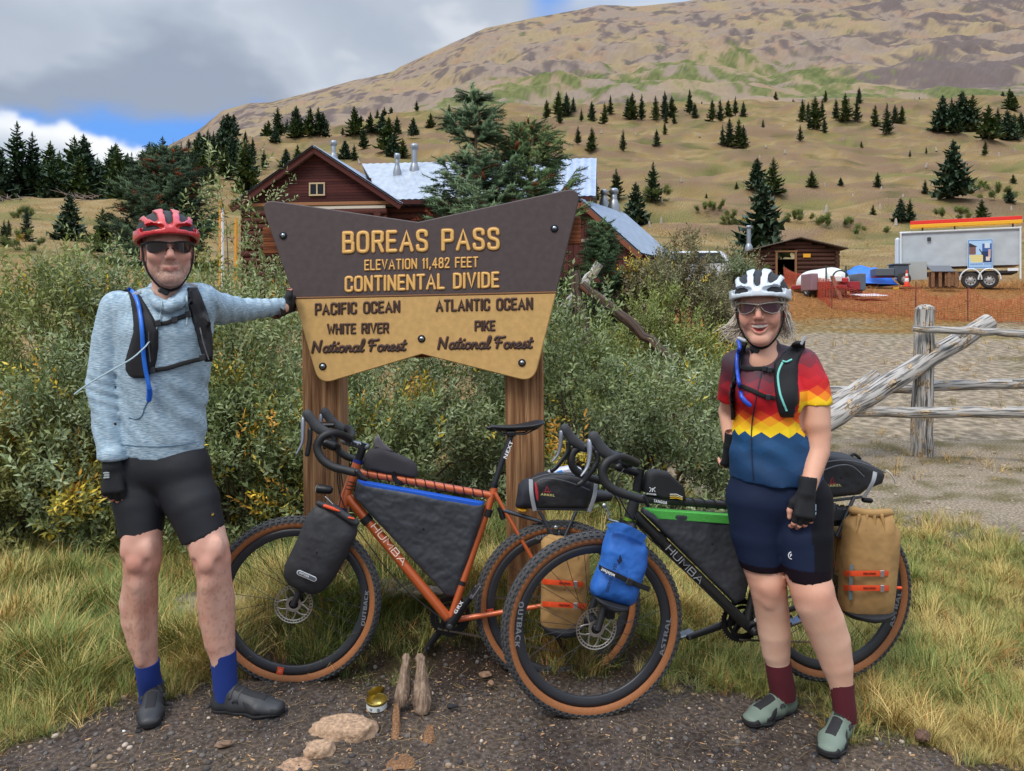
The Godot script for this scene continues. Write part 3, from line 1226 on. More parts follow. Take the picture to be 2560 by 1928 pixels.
	for j in 128:
		var px := rng.randf_range(-60.0,470.0) if j % 4 else rng.randf_range(330.0,660.0)
		var row := 482.0 - 0.12 * maxf(px - 150.0,0.0) - rng.randf() * (20.0 + 0.12 * maxf(px,0.0))
		var d := rng.randf_range(104.0,165.0) if px < 330.0 else rng.randf_range(110.0,240.0)
		hill_tree(px,row,rng.randf_range(70.0,160.0) * lerpf(1.0,0.74,smoothstep(250.0,600.0,px)) * (120.0 / d),j * 7 + 1,"dark spruce in the forest that lines the left skyline","spruces of the forest on the left skyline","spruce_tree",d)
	# bare dead trunks above that forest
	for j in 9:
		var px: float = [12.0,118.0,205.0,298.0,352.0,388.0,432.0,468.0,520.0][j]
		var d := 118.0 + j * 7.0
		var g := G(px,d)
		var mb := MB.new()
		var h := (108.0 + 20.0 * fmod(j * 0.61,1.0)) * d / FOC
		mb.tube([g,g + Vector3(0.1,h * 0.6,0),g + Vector3(0.05,h,0)],[0.13,0.08,0.02],5)
		tag(add("dead_tree",mb,mat("dead wood",srgb(120,112,106),0.95)),"bare grey dead trunk rising above the left forest","dead tree","dead trunks in the left forest")
	# spruces nearer than the forest, each with a look of its own
	for s in [
		[174.0,592.0,104.0,56.0,"dark green spruce between two paler ones on the slope at far left",4],
		[66.0,606.0,78.0,52.0,"pale blue-green young spruce at the far left edge behind the shrubs",1],
		[256.0,606.0,96.0,50.0,"broad mid green spruce left of the big spruce behind the man",2],
		[10.0,640.0,60.0,48.0,"young spruce cut by the left edge of the picture",0],
		[21.0,586.0,38.0,55.0,"small yellowish spruce at the far left",5],
		[1906.0,604.0,186.0,62.0,"tall full spruce standing behind the log cabin's stove pipe",4],
	]:
		hill_tree(s[0],s[1],s[2],s[5],s[4],"","spruce_tree",s[3])

# a conifer near enough to show its twigs
func needle_sprig(sd: int) -> ArrayMesh:
	rng.seed = sd
	var mb := MB.new()
	mb.col = lin(110,88,66)
	mb.tube([Vector3.ZERO,Vector3(0,0.14,0)],[0.004,0.002],3,false)
	for k in 30:
		var y := 0.005 + 0.14 * k / 29.0
		var w := k * 2.4 + rng.randf()
		var out := Vector3(cos(w),0.75,sin(w)).normalized()
		var l := rng.randf_range(0.026,0.04)
		var side := out.cross(Vector3.UP).normalized() * 0.0052
		var g := rng.randf_range(0.7,1.2)
		mb.col = Color(g,g,g)
		var p := Vector3(0,y,0)
		var nn := (out + Vector3.UP * 0.4).normalized()
		var a := mb.vert(p - side,nn)
		var b := mb.vert(p + side,nn)
		var c := mb.vert(p + out * l,nn)
		mb.tri(a,b,c)
	return mb.mesh()

func twig_tree(called: String,label: String,foot: Vector3,h: float,spread: float,whorls: int,sd: int,tone: Color,tone2: Color,cones := 0.0,sprig_scale := 1.0,start := 0.12,shape := [[0.0,1.0],[0.5,0.6],[1.0,0.05]],lift := 0.0) -> void:
	if not M.has("needle sprig"):
		M["needle sprig"] = needle_sprig(4)
	rng.seed = sd
	var o := thing(called,label,"spruce",foot)
	var wood := MB.new()
	wood.tube([Vector3(0,-0.1,0),Vector3(0.02 * h * 0.3,h * 0.5,0),Vector3(0,h,0)],[0.016 * h,0.011 * h,0.0015 * h],8,false)
	var xfs := []
	var cols := []
	for k in whorls:
		var t := start + (1.0 - start) * pow((k + rng.randf() * 0.5) / whorls,0.9)
		var nb := 5 if t < 0.85 else 4
		var off := rng.randf() * TAU
		for b in nb:
			var w := off + TAU * b / nb + rng.randfn() * 0.2
			var l := spread * lut(shape,t) * rng.randf_range(0.5,1.15)
			var out := Vector3(cos(w),0,sin(w))
			var side := Vector3(-out.z,0,out.x)
			var rise_by := lerpf(-0.15,0.75,t) + rng.randfn() * 0.14 + lift
			var pts := []
			for s in 5:
				var u := s / 4.0
				pts.append(Vector3(0,t * h,0) + out * l * u + Vector3(0,l * (rise_by * u + 0.22 * u * u - 0.12 * sin(u * PI)),0))
			wood.tube(pts,[0.010 + 0.006 * l,0.010,0.007,0.005,0.002],4,false)
			var tw := int(12 + 40 * l / sprig_scale)
			var bough := tone.lerp(tone2,rng.randf())
			for s in tw:
				var u := 0.18 + 0.84 * (s + rng.randf()) / tw
				var q: Vector3 = pts[mini(int(u * 4.0),3)].lerp(pts[mini(int(u * 4.0) + 1,4)],fmod(minf(u,0.999) * 4.0,1.0))
				var sg := 1.0 if s % 2 else -1.0
				var dir := (out * rng.randf_range(0.5,1.1) + side * sg * rng.randf_range(0.3,1.0) + Vector3(0,rng.randf_range(-0.25,0.45),0)).normalized()
				var sc := sprig_scale * rng.randf_range(0.8,1.35)
				xfs.append(Transform3D((Basis(Quaternion(Vector3.UP,dir)) * Basis(Vector3.UP,rng.randf() * TAU)).scaled(Vector3.ONE * sc),q + dir * (0.22 * l * (1.0 - u)) * rng.randf()))
				var c := bough * rng.randf_range(0.75,1.25)
				if rng.randf() < cones and t > 0.4:
					c = lin(120,62,36)
				cols.append(c)
	put("trunk",wood.mesh(),mat("spruce bark near",srgb(120,98,84),0.95),o)
	stuff("crown",M["needle sprig"],vmat("needles",0.7,0.3),xfs,cols,o)

func make_near_plants() -> void:
	make_leaves()
	var grey := [lin(144,154,124),lin(116,128,88)]
	var fresh := [lin(122,134,86),lin(142,146,94)]
	var dark := [lin(100,114,74),lin(126,136,96)]
	var ochre := [lin(142,144,86),lin(122,122,78)]
	# name, label, column, depth, radii, twigs, colours, yellow share
	for s in [
		["tall leafy willow behind the man's right arm, olive with yellow leaves on top",60.0,5.5,Vector3(1.0,1.86,0.7),2900,fresh,0.09],
		["grey-green willow rising behind the man's right shoulder",300.0,5.9,Vector3(0.85,2.0,0.7),2300,grey,0.12],
		["pale willow with a high bushy top between the man's head and the sign",590.0,5.8,Vector3(0.74,2.25,0.65),2900,[lin(150,158,122),lin(130,140,98)],0.05],
		["low yellowing willow at the left edge above the grass",70.0,4.85,Vector3(0.8,0.95,0.5),1500,ochre,0.16],
		["low dark willow behind the man's left hip with bright yellow leaves",600.0,4.9,Vector3(0.62,1.3,0.5),1700,dark,0.13],
		["silvery willow branch mass just left of the man's sleeve",230.0,5.0,Vector3(0.6,1.45,0.5),1600,grey,0.03],
		["dense willow seen below the sign between its two posts",1000.0,5.1,Vector3(0.95,1.35,0.6),2400,grey,0.05],
		["dark willow filling the gap right of the sign's left post",880.0,4.75,Vector3(0.5,0.85,0.4),900,dark,0.1],
		["silver-green willow right of the sign's right post",1440.0,5.4,Vector3(0.75,1.62,0.6),2300,grey,0.05],
		["broad silver-green willow that slopes down towards the woman",1660.0,5.7,Vector3(0.78,1.12,0.6),2000,[lin(146,156,128),lin(120,132,96)],0.06],
		["large olive willow behind the broken rails",1650.0,8.8,Vector3(1.15,1.85,0.9),3000,[lin(136,142,88),lin(116,126,74)],0.05],
		["olive willow around the foot of the broken rails",1400.0,8.2,Vector3(0.8,1.3,0.7),1400,fresh,0.05],
		["bushy willow behind the sign's left end",760.0,6.6,Vector3(0.9,2.2,0.7),1700,grey,0.06],
		["bare topped grey willow in front of the grey roofed building",1690.0,15.0,Vector3(1.45,2.35,1.0),3400,[lin(120,122,96),lin(128,116,92)],0.02],
		["sparse tall willow beside the log cabin",1830.0,19.0,Vector3(0.9,2.3,0.9),1500,[lin(110,122,96),lin(126,118,92)],0.02],
		["willow with a few yellow leaves below the big spruce behind the man's helmet",450.0,9.0,Vector3(1.1,2.1,0.8),1500,ochre,0.22],
		["grey-green willow in the dip at far left",160.0,14.0,Vector3(2.0,1.9,1.2),1500,[lin(112,122,82),lin(100,108,72)],0.02],
	]:
		var sz: float = 1.0 if s[2] < 8.0 else 1.0 + (s[2] - 6.0) * 0.07
		shrub("willow_shrub",s[0],G(s[1],s[2]),s[3],s[4],int(s[1]) + 17,s[5],s[6],sz)
	# low green thickets on the meadow, one dome each
	for s in [
		[1610.0,1680.0,508.0,60.0,"round olive thicket beside the dark spruces right of the grey roof"],
		[1720.0,1830.0,534.0,26.0,"low flat thicket in the straw meadow right of the grey roof"],
		[1800.0,1860.0,566.0,34.0,"pale thicket in front of the tall spruce"],
		[2020.0,2130.0,566.0,36.0,"long green thicket left of the trailer's ladder"],
		[2080.0,2240.0,592.0,44.0,"widest green thicket on the slope left of the trailer"],
		[2090.0,2190.0,618.0,30.0,"low thicket just above the blue tarp"],
		[1960.0,2040.0,560.0,24.0,"small pale thicket above the log cabin's roof"],
		[2330.0,2440.0,552.0,34.0,"green thicket above the trailer's roof rack"],
		[2440.0,2540.0,500.0,44.0,"rounded bright green bush at the right edge of the meadow"],
		[1860.0,1980.0,622.0,40.0,"thicket beside the stove pipe of the log cabin"],
		[1900.0,1950.0,490.0,18.0,"small dark thicket beside a pair of spruces on the meadow"],
		[2400.0,2490.0,480.0,22.0,"faint thicket on the right of the meadow"],
		[30.0,90.0,548.0,26.0,"small thicket on the brown slope at far left"],
		[180.0,330.0,640.0,70.0,"dark thicket below the spruces at left"],
		[0.0,130.0,630.0,56.0,"dark thicket at the left edge below the young spruces"],
		[540.0,620.0,430.0,16.0,"flat thicket on the slope left of the lodge"],
	]:
		var px: float = (s[0] + s[1]) / 2.0
		var d := find_depth(px,s[2])
		if s[2] > 600.0:
			d = minf(d,46.0)
		var w: float = (s[1] - s[0]) / 2.0 * d / FOC
		shrub("thicket",s[4],G(px,d),Vector3(w,s[3] * d / FOC,w * 0.6),420,int(px) + 3,[lin(96,110,62),lin(118,124,76)],0.02,0.16 * d / 4.0)
	twig_tree("spruce_tree","tall spruce with a bare stretch below its top, rising behind the sign's middle",G(1188.0,13.0),4.85,1.0,15,5,lin(84,112,82),lin(126,150,112),0.02,1.7,0.2,[[0.0,1.0],[0.45,0.95],[0.62,0.75],[0.7,0.3],[0.74,0.12],[0.8,0.42],[0.86,0.34],[0.93,0.15],[1.0,0.04]],0.2)
	twig_tree("spruce_tree","bushier spruce with brown cones, right beside the tall one behind the sign",G(1322.0,13.5),4.42,1.0,17,6,lin(88,116,74),lin(134,152,96),0.06,1.7,0.15,[[0.0,0.9],[0.45,0.85],[0.7,0.72],[0.85,0.45],[0.94,0.2],[1.0,0.04]],0.25)
	twig_tree("spruce_tree","small pointed spruce in front of the grey roofed building",G(1502.0,15.0),2.72,0.95,15,7,lin(76,104,72),lin(104,130,90),0.0,1.4,0.05,[[0.0,1.0],[0.4,0.6],[0.7,0.3],[1.0,0.04]],0.1)
	twig_tree("spruce_tree","big broad dark spruce with reddish cones behind the man's helmet",G(415.0,44.0),6.6,2.9,26,8,lin(66,86,66),lin(92,114,84),0.1,4.6,0.03,[[0.0,1.0],[0.3,0.92],[0.6,0.66],[0.85,0.36],[1.0,0.08]])

# ---- the summit sign ----

# strokes of the routed letters: width, then strokes of points in units of the cap height; ~ marks a stroke to be rounded
const GLYPH := {
	"A": [0.62,"0,0 .31,1 .62,0|.12,.34 .5,.34"],
	"B": [0.5,"0,0 0,1|~0,1 .26,1 .46,.97 .47,.76 .46,.56 .26,.53 0,.53|~0,.53 .28,.53 .5,.48 .51,.26 .5,.04 .28,0 0,0"],
	"C": [0.5,"~.5,.74 .48,.95 .25,1.01 .03,.95 0,.74 0,.5 0,.26 .03,.05 .25,-.01 .48,.05 .5,.26"],
	"D": [0.52,"0,0 0,1|~0,1 .22,1 .46,.93 .52,.7 .52,.5 .52,.3 .46,.07 .22,0 0,0"],
	"E": [0.44,"0,0 0,1|0,1 .44,1|0,.52 .38,.52|0,0 .44,0"],
	"F": [0.44,"0,0 0,1|0,1 .44,1|0,.52 .38,.52"],
	"H": [0.52,"0,0 0,1|.52,0 .52,1|0,.52 .52,.52"],
	"I": [0.02,".01,0 .01,1"],
	"K": [0.5,"0,0 0,1|.48,1 0,.42|.17,.6 .5,0"],
	"L": [0.42,"0,1 0,0|0,0 .42,0"],
	"N": [0.54,"0,0 0,1|0,1 .54,0|.54,0 .54,1"],
	"O": [0.54,"~.27,1.01 .05,.95 0,.72 0,.5 0,.28 .05,.05 .27,-.01 .49,.05 .54,.28 .54,.5 .54,.72 .49,.95 .27,1.01"],
	"P": [0.5,"0,0 0,1|~0,1 .3,1 .5,.96 .51,.73 .5,.5 .3,.46 0,.46"],
	"R": [0.5,"0,0 0,1|~0,1 .3,1 .5,.96 .5,.75 .49,.54 .3,.5 0,.5|.3,.5 .52,0"],
	"S": [0.5,"~.49,.78 .45,.96 .25,1.01 .04,.96 .01,.76 .08,.57 .27,.5 .44,.42 .5,.24 .46,.04 .25,-.01 .04,.04 0,.22"],
	"T": [0.5,".25,0 .25,1|0,1 .5,1"],
	"V": [0.58,"0,1 .29,0 .58,1"],
	"W": [0.78,"0,1 .19,0 .39,.8 .59,0 .78,1"],
	"M": [0.66,"0,0 0,1 .33,.3 .66,1 .66,0"],
	"U": [0.52,"~0,1 0,.6 0,.28 .05,.04 .26,-.01 .47,.04 .52,.28 .52,.6 .52,1"],
	"1": [0.12,"0,.82 .1,1|.1,1 .1,0"],
	"4": [0.5,".36,0 .36,1|.36,1 0,.3|0,.3 .5,.3"],
	"8": [0.46,"~.23,.54 .05,.6 .03,.78 .07,.96 .23,1.01 .39,.96 .43,.78 .41,.6 .23,.54 .03,.46 0,.26 .04,.04 .23,-.01 .42,.04 .46,.26 .43,.46 .23,.54"],
	"2": [0.46,"~.02,.76 .06,.96 .24,1.01 .42,.95 .44,.74 .34,.5 .12,.22 0,0|0,0 .46,0"],
	",": [0.08,".06,.05 0,-.16"],
	# the script of the last line, joined letters
	"n": [0.66,"~0,0 .02,.5 .02,.9|.02,.9 .46,.06|~.46,.06 .47,.5 .5,.98"],
	"a": [0.4,"~.32,.46 .12,.46 .02,.24 .08,.02 .22,.02 .32,.2 .33,.46|~.33,.46 .32,.2 .36,.02 .46,.08"],
	"t": [0.28,"~.02,.06 .14,.5 .2,.84|~.2,.84 .12,.3 .16,.03 .3,.08|0,.56 .3,.6"],
	"i": [0.2,"~.0,.08 .08,.46 .08,.2 .12,.02 .22,.08|.13,.72 .15,.76"],
	"o": [0.38,"~.2,.47 .06,.42 .02,.2 .1,.01 .24,.03 .34,.22 .3,.42 .2,.47|~.24,.42 .34,.36 .44,.4"],
	"m": [0.42,"~.02,.0 .05,.3 .06,.47|~.05,.2 .16,.44 .27,.46 .29,.2 .32,.02 .42,.08"],
	"l": [0.24,"~.0,.08 .2,.6 .22,.95 .13,1.0 .08,.6 .08,.16 .14,.0 .26,.1"],
	"f": [0.62,"~.26,.92 .24,.5 .2,.04|~0,.74 .1,.96 .4,.93 .62,.98|.1,.5 .46,.53"],
	"r": [0.3,"~.0,.06 .08,.4 .14,.5 .17,.4 .26,.42 .24,.16 .28,.02 .36,.1"],
	"e": [0.32,"~.02,.16 .2,.26 .26,.4 .16,.48 .06,.34 .06,.12 .16,.0 .34,.12"],
	"s": [0.28,"~.0,.06 .14,.5|~.14,.5 .24,.2 .18,.0 .04,.04"],
}

func glyph_strokes(ch: String) -> Array:
	var out := []
	for s in (GLYPH[ch][1] as String).split("|"):
		var round_it: bool = s.begins_with("~")
		var pts := []
		for w in s.trim_prefix("~").split(" "):
			var xy: PackedStringArray = w.split(",")
			pts.append(Vector2(float(xy[0]),float(xy[1])))
		out.append(smooth(pts,4) if round_it else pts)
	return out

# a line of letters; a, b: the two ends of its baseline; height: cap height, w: stroke width
func lettering(mb: MB,text: String,a: Vector3,b: Vector3,up: Vector3,height: float,w: float,gap: float,space: float,lift: float,thick: float,slant := 0.0) -> void:
	var total := 0.0
	for ch in text:
		total += space if ch == " " else GLYPH[ch][0] + gap
	total -= gap
	var along := (b - a) / total
	var face := along.cross(up).normalized()
	var x := 0.0
	for ch in text:
		if ch == " ":
			x += space
			continue
		for s in glyph_strokes(ch):
			var pts := []
			for q in s:
				pts.append(a + along * (x + q.x + q.y * slant) + up * q.y * height + face * lift)
			mb.rod(pts,w,8,face,thick / w)
		x += GLYPH[ch][0] + gap

func SG(px: float,py: float,off := 0.0) -> Vector3:      # a point on the sign's face,off metres in front of it
	var d := 3.5 - (px - 1050.0) / 790.0 * 0.10
	var p := P(px,py,d)
	return p + Vector3(-0.061,0,0.998) * off

func rounded_outline(corners: Array) -> PackedVector2Array:      # [point,radius] in order
	var out := PackedVector2Array()
	var m := corners.size()
	for k in m:
		var p: Vector2 = corners[k][0]
		var r: float = corners[k][1]
		if r <= 0.0:
			out.append(p)
			continue
		var a: Vector2 = p + (corners[(k + m - 1) % m][0] - p).normalized() * r
		var b: Vector2 = p + (corners[(k + 1) % m][0] - p).normalized() * r
		for s in 9:
			var t := s / 8.0
			out.append(a.lerp(p,t).lerp(p.lerp(b,t),t))
	return out

func sign_plate(mb: MB,outline: PackedVector2Array,z0: float,z1: float,bev: float) -> void:
	# outline in picture columns and rows, laid on the sign's plane
	var o := SG(1050,740)
	var ex := (SG(1250,740) - SG(850,740)) / 400.0
	var xf := Transform3D(Basis(ex.normalized(),Vector3.UP,ex.cross(Vector3.UP).normalized()),o)
	var inv := xf.affine_inverse()
	var q := PackedVector2Array()
	for p in outline:
		var l := inv * SG(p.x,p.y)
		q.append(Vector2(l.x,l.y))
	mb.plate(q,z0,z1,xf,bev)

func wood_grain(m: StandardMaterial3D,sd: int,lo: Color,hi: Color,up_scale := 0.35,across := 5.0,relief := 0.35) -> StandardMaterial3D:
	m.uv1_triplanar = true
	m.uv1_scale = Vector3(across,up_scale,across)
	m.albedo_texture = noise_tex(0.035,5,lo,hi,256,sd)
	m.heightmap_enabled = true
	m.heightmap_scale = relief
	m.heightmap_texture = noise_tex(0.05,5,Color.BLACK,Color.WHITE,256,sd + 1)
	return m

func make_sign() -> void:
	var base := Vector3(SG(1050,740).x,0.15,-3.6)
	var o := thing("park_sign","large brown and tan routed wood sign on two timber posts, between the two cyclists","sign",base)
	var brown := grain(mat("sign brown",srgb(84,70,70),0.62),Vector3(3,3,3),0.02,0.14,0.03,4,41)
	var tan := grain(mat("sign tan",srgb(214,172,106),0.62),Vector3(3,3,3),0.02,0.10,0.03,4,42)
	var gold := mat("letter gold",srgb(228,180,104),0.6)
	var dark := mat("letter brown",srgb(66,48,42),0.6)
	var rim := mat("letter groove",srgb(120,82,50),0.7)
	var mb := MB.new()
	sign_plate(mb,rounded_outline([[Vector2(733.5,744.5),0.0],[Vector2(648,497),42.0],[Vector2(1045,555),0.0],[Vector2(1456,466),46.0],[Vector2(1391,730),0.0]]),-0.034,0.0,0.004)
	add("board",mb,brown,o)
	mb = MB.new()
	sign_plate(mb,rounded_outline([[Vector2(734.3,747.0),0.0],[Vector2(1390.5,732.5),0.0],[Vector2(1334,957),38.0],[Vector2(1054,886),0.0],[Vector2(797,963),38.0]]),-0.034,0.0,0.004)
	add("board",mb,tan,o).set_meta("label","tan lower half of the sign board")
	# a groove between the two colours
	mb = MB.new()
	mb.tube([SG(734,745.7,-0.004),SG(1391,731.2,-0.004)],0.006,6)
	add("groove",mb,rim,o)
	var up := Vector3.UP
	var sc := 3.5 / FOC
	for line in [
		["BOREAS PASS",860,630,1245,621,47.0,4.6,0.33,0.62,1],
		["ELEVATION 11,482 FEET",913,675,1194,667,23.0,2.2,0.30,0.55,1],
		["CONTINENTAL DIVIDE",865,728,1245,717,34.0,3.5,0.30,0.60,1],
		["PACIFIC OCEAN",790,786,998,779,25.5,2.5,0.32,0.62,0],
		["ATLANTIC OCEAN",1092,777,1330,772,25.5,2.5,0.32,0.62,0],
		["WHITE RIVER",820,834,970,831,22.5,2.3,0.28,0.60,0],
		["PIKE",1189,826,1236,825,22.0,2.3,0.28,0.60,0],
		["national forest",781,881,1012,876,29.0,2.7,0.06,0.24,0],
		["national forest",1096,872,1328,870,29.0,2.7,0.06,0.24,0],
	]:
		var text: String = line[0]
		var script := text == "national forest"
		var a := SG(line[1],line[2])
		var b := SG(line[3],line[4])
		if script:
			text = "national forest".replace("nal","mal")      # the small n has a stroke form of its own
		mb = MB.new()
		lettering(mb,text,a,b,up,line[5] * sc,line[6] * sc,line[7],line[8],0.0016,0.0042,0.12 if script else 0.0)
		add("lettering",mb,gold if line[9] else dark,o)
		mb = MB.new()
		lettering(mb,text,a,b,up,line[5] * sc,line[6] * sc * 1.45,line[7],line[8],0.0003,0.0022,0.12 if script else 0.0)
		add("letter_edge",mb,rim,o)
	# carriage bolts
	for q in [[708.0,589.0],[1386.0,571.0],[1054.0,847.0],[807.0,916.0],[1305.0,907.0]]:
		var c := SG(q[0],q[1],0.0)
		var xf := Transform3D(Basis(Vector3.RIGHT,PI / 2),c)
		mb = MB.new()
		mb.lathe([Vector2(0.0175,0.0),Vector2(0.0175,0.003),Vector2(0.0145,0.004),Vector2(0.0,0.0041)],xf,20)
		var ring := add("bolt",mb,mat("bolt washer",srgb(36,36,40),0.5,0.6),o)
		mb = MB.new()
		mb.lathe([Vector2(0.0115,0.003),Vector2(0.0112,0.006),Vector2(0.0085,0.0095),Vector2(0.004,0.0115),Vector2(0.0,0.012)],xf,20)
		add("bolt_head",mb,mat("bolt steel",srgb(150,160,168),0.22,1.0),ring)
	# two rough timber posts
	var pm := wood_grain(mat("post wood",srgb(192,160,126),0.9),50,Color(0.52,0.40,0.31),Color(0.98,0.92,0.84),0.22,4.2,0.5)
	for k in 2:
		var xc: float = [816.0,1312.0][k]
		var lean: float = [5.0,6.0][k]
		var d: float = [3.70,3.635][k]
		var top := P(xc - lean,600.0,d)
		var foot := P(xc + lean,1560.0,d)
		foot.y -= 0.25
		var ax := (top - foot).normalized()
		var bx := Vector3.RIGHT
		var bz := bx.cross(ax).normalized()
		var xf := Transform3D(Basis(ax.cross(bz).normalized(),ax,bz),(top + foot) / 2.0)
		mb = MB.new()
		mb.box(xf,Vector3(0.178,top.distance_to(foot),0.178),0.006)
		add("post",mb,pm,o)
		# drying checks that run down the face
		rng.seed = 60 + k
		mb = MB.new()
		for c in 7:
			var x := rng.randf_range(-0.08,0.08)
			var y0 := rng.randf_range(-0.9,0.1)
			var l := rng.randf_range(0.2,0.7)
			var pts := []
			for s in 6:
				pts.append(xf * Vector3(x + rng.randfn() * 0.0012,y0 + l * s / 5.0,0.0885))
			mb.tube(pts,[0.0004,0.0013,0.0016,0.0014,0.0012,0.0004],4)
		add("crack",mb,mat("wood crack",srgb(62,44,32),1.0),o)
	# crossbeams behind the board
	var bm := mat("beam wood",srgb(150,96,58),0.9)
	wood_grain(bm,53,Color(0.5,0.38,0.3),Color(1,0.92,0.84),5.0,5.0,0.4)
	bm.uv1_scale = Vector3(0.4,6.0,6.0)
	for q in [[649.0,600.0,1453.0,573.0,0.124],[812.0,868.0,1300.0,856.0,0.12]]:
		var a := SG(q[0],q[1],-0.036 - 0.02)
		var b := SG(q[2],q[3],-0.036 - 0.02)
		var ax := (b - a).normalized()
		var xf := Transform3D(Basis(ax,Vector3.UP - ax * ax.y,ax.cross(Vector3.UP)).orthonormalized(),(a + b) / 2.0)
		mb = MB.new()
		mb.box(xf,Vector3(a.distance_to(b),q[4],0.038),0.004)
		add("crossbeam",mb,bm,o)

# ---- the two cyclists ----

func graft(dst: MB,src: MB,xf: Transform3D) -> void:      # appends src,moved by xf
	var first := dst.v.size()
	var b := xf.basis.orthonormalized()
	for k in src.v.size():
		dst.v.append(xf * src.v[k])
		dst.n.append(b * src.n[k])
	dst.t.append_array(src.t)
	dst.c.append_array(src.c)
	for k in src.i:
		dst.i.append(first + k)

# the depth at which a cloth field is met below a picture point, lift metres in front of its surface
func over(f: Field,px: float,py: float,guess: float,lift := 0.0) -> Vector3:
	var d := guess
	for it in 2:
		var p := P(px,py,d)
		var x := int((p.x - f.o.x) / f.h + 0.5)
		var y := int((p.y - f.o.y) / f.h + 0.5)
		if x < 0 or y < 0 or x >= f.nx or y >= f.ny:
			break
		for z in range(f.nzz - 1,0,-1):
			var a := f.f[(z * f.ny + y) * f.nx + x]
			if a < 0.0:
				var b := f.f[((z + 1) * f.ny + y) * f.nx + x] if z < f.nzz - 1 else 0.01
				d = -(f.o.z + (z + a / (a - b)) * f.h)
				break
	return P(px,py,d - lift)

# a panel of cloth that lies on a field: rows of [py, left px, right px]
func drape(mb: MB,f: Field,rows: Array,guess: float,thick: float,nu := 14) -> void:
	var fine := []
	for k in rows.size() - 1:
		for s in 5:
			var t := s / 5.0
			fine.append([lerpf(rows[k][0],rows[k + 1][0],t),lerpf(rows[k][1],rows[k + 1][1],t),lerpf(rows[k][2],rows[k + 1][2],t)])
	fine.append(rows[-1])
	var p := PackedVector3Array()
	var m := fine.size()
	for k in m:
		for a in nu + 1:
			var u := float(a) / nu
			var e := minf(minf(u,1.0 - u) * nu / 2.0,minf(k,m - 1 - k) / 2.0)
			var lift := -0.006 + (thick + 0.006) * sqrt(clampf(e,0.0,1.0))
			p.append(over(f,lerpf(fine[k][1],fine[k][2],u),fine[k][0],guess,lift))
	# soften what the field's steps leave
	var q := p.duplicate()
	for it in 2:
		for k in range(1,m - 1):
			for a in range(1,nu):
				var i := k * (nu + 1) + a
				q[i].z = (p[i].z * 2.0 + p[i - 1].z + p[i + 1].z + p[i - nu - 1].z + p[i + nu + 1].z) / 6.0
		p = q.duplicate()
	mb.sheet(p,nu + 1,m,false,1,1,Vector3(0,0,1))

func draped_path(f: Field,list: Array,guess: float,lift: float) -> Array:
	var q := []
	for s in smooth(list,4):
		q.append(over(f,s.x,s.y,guess,lift))
	return q

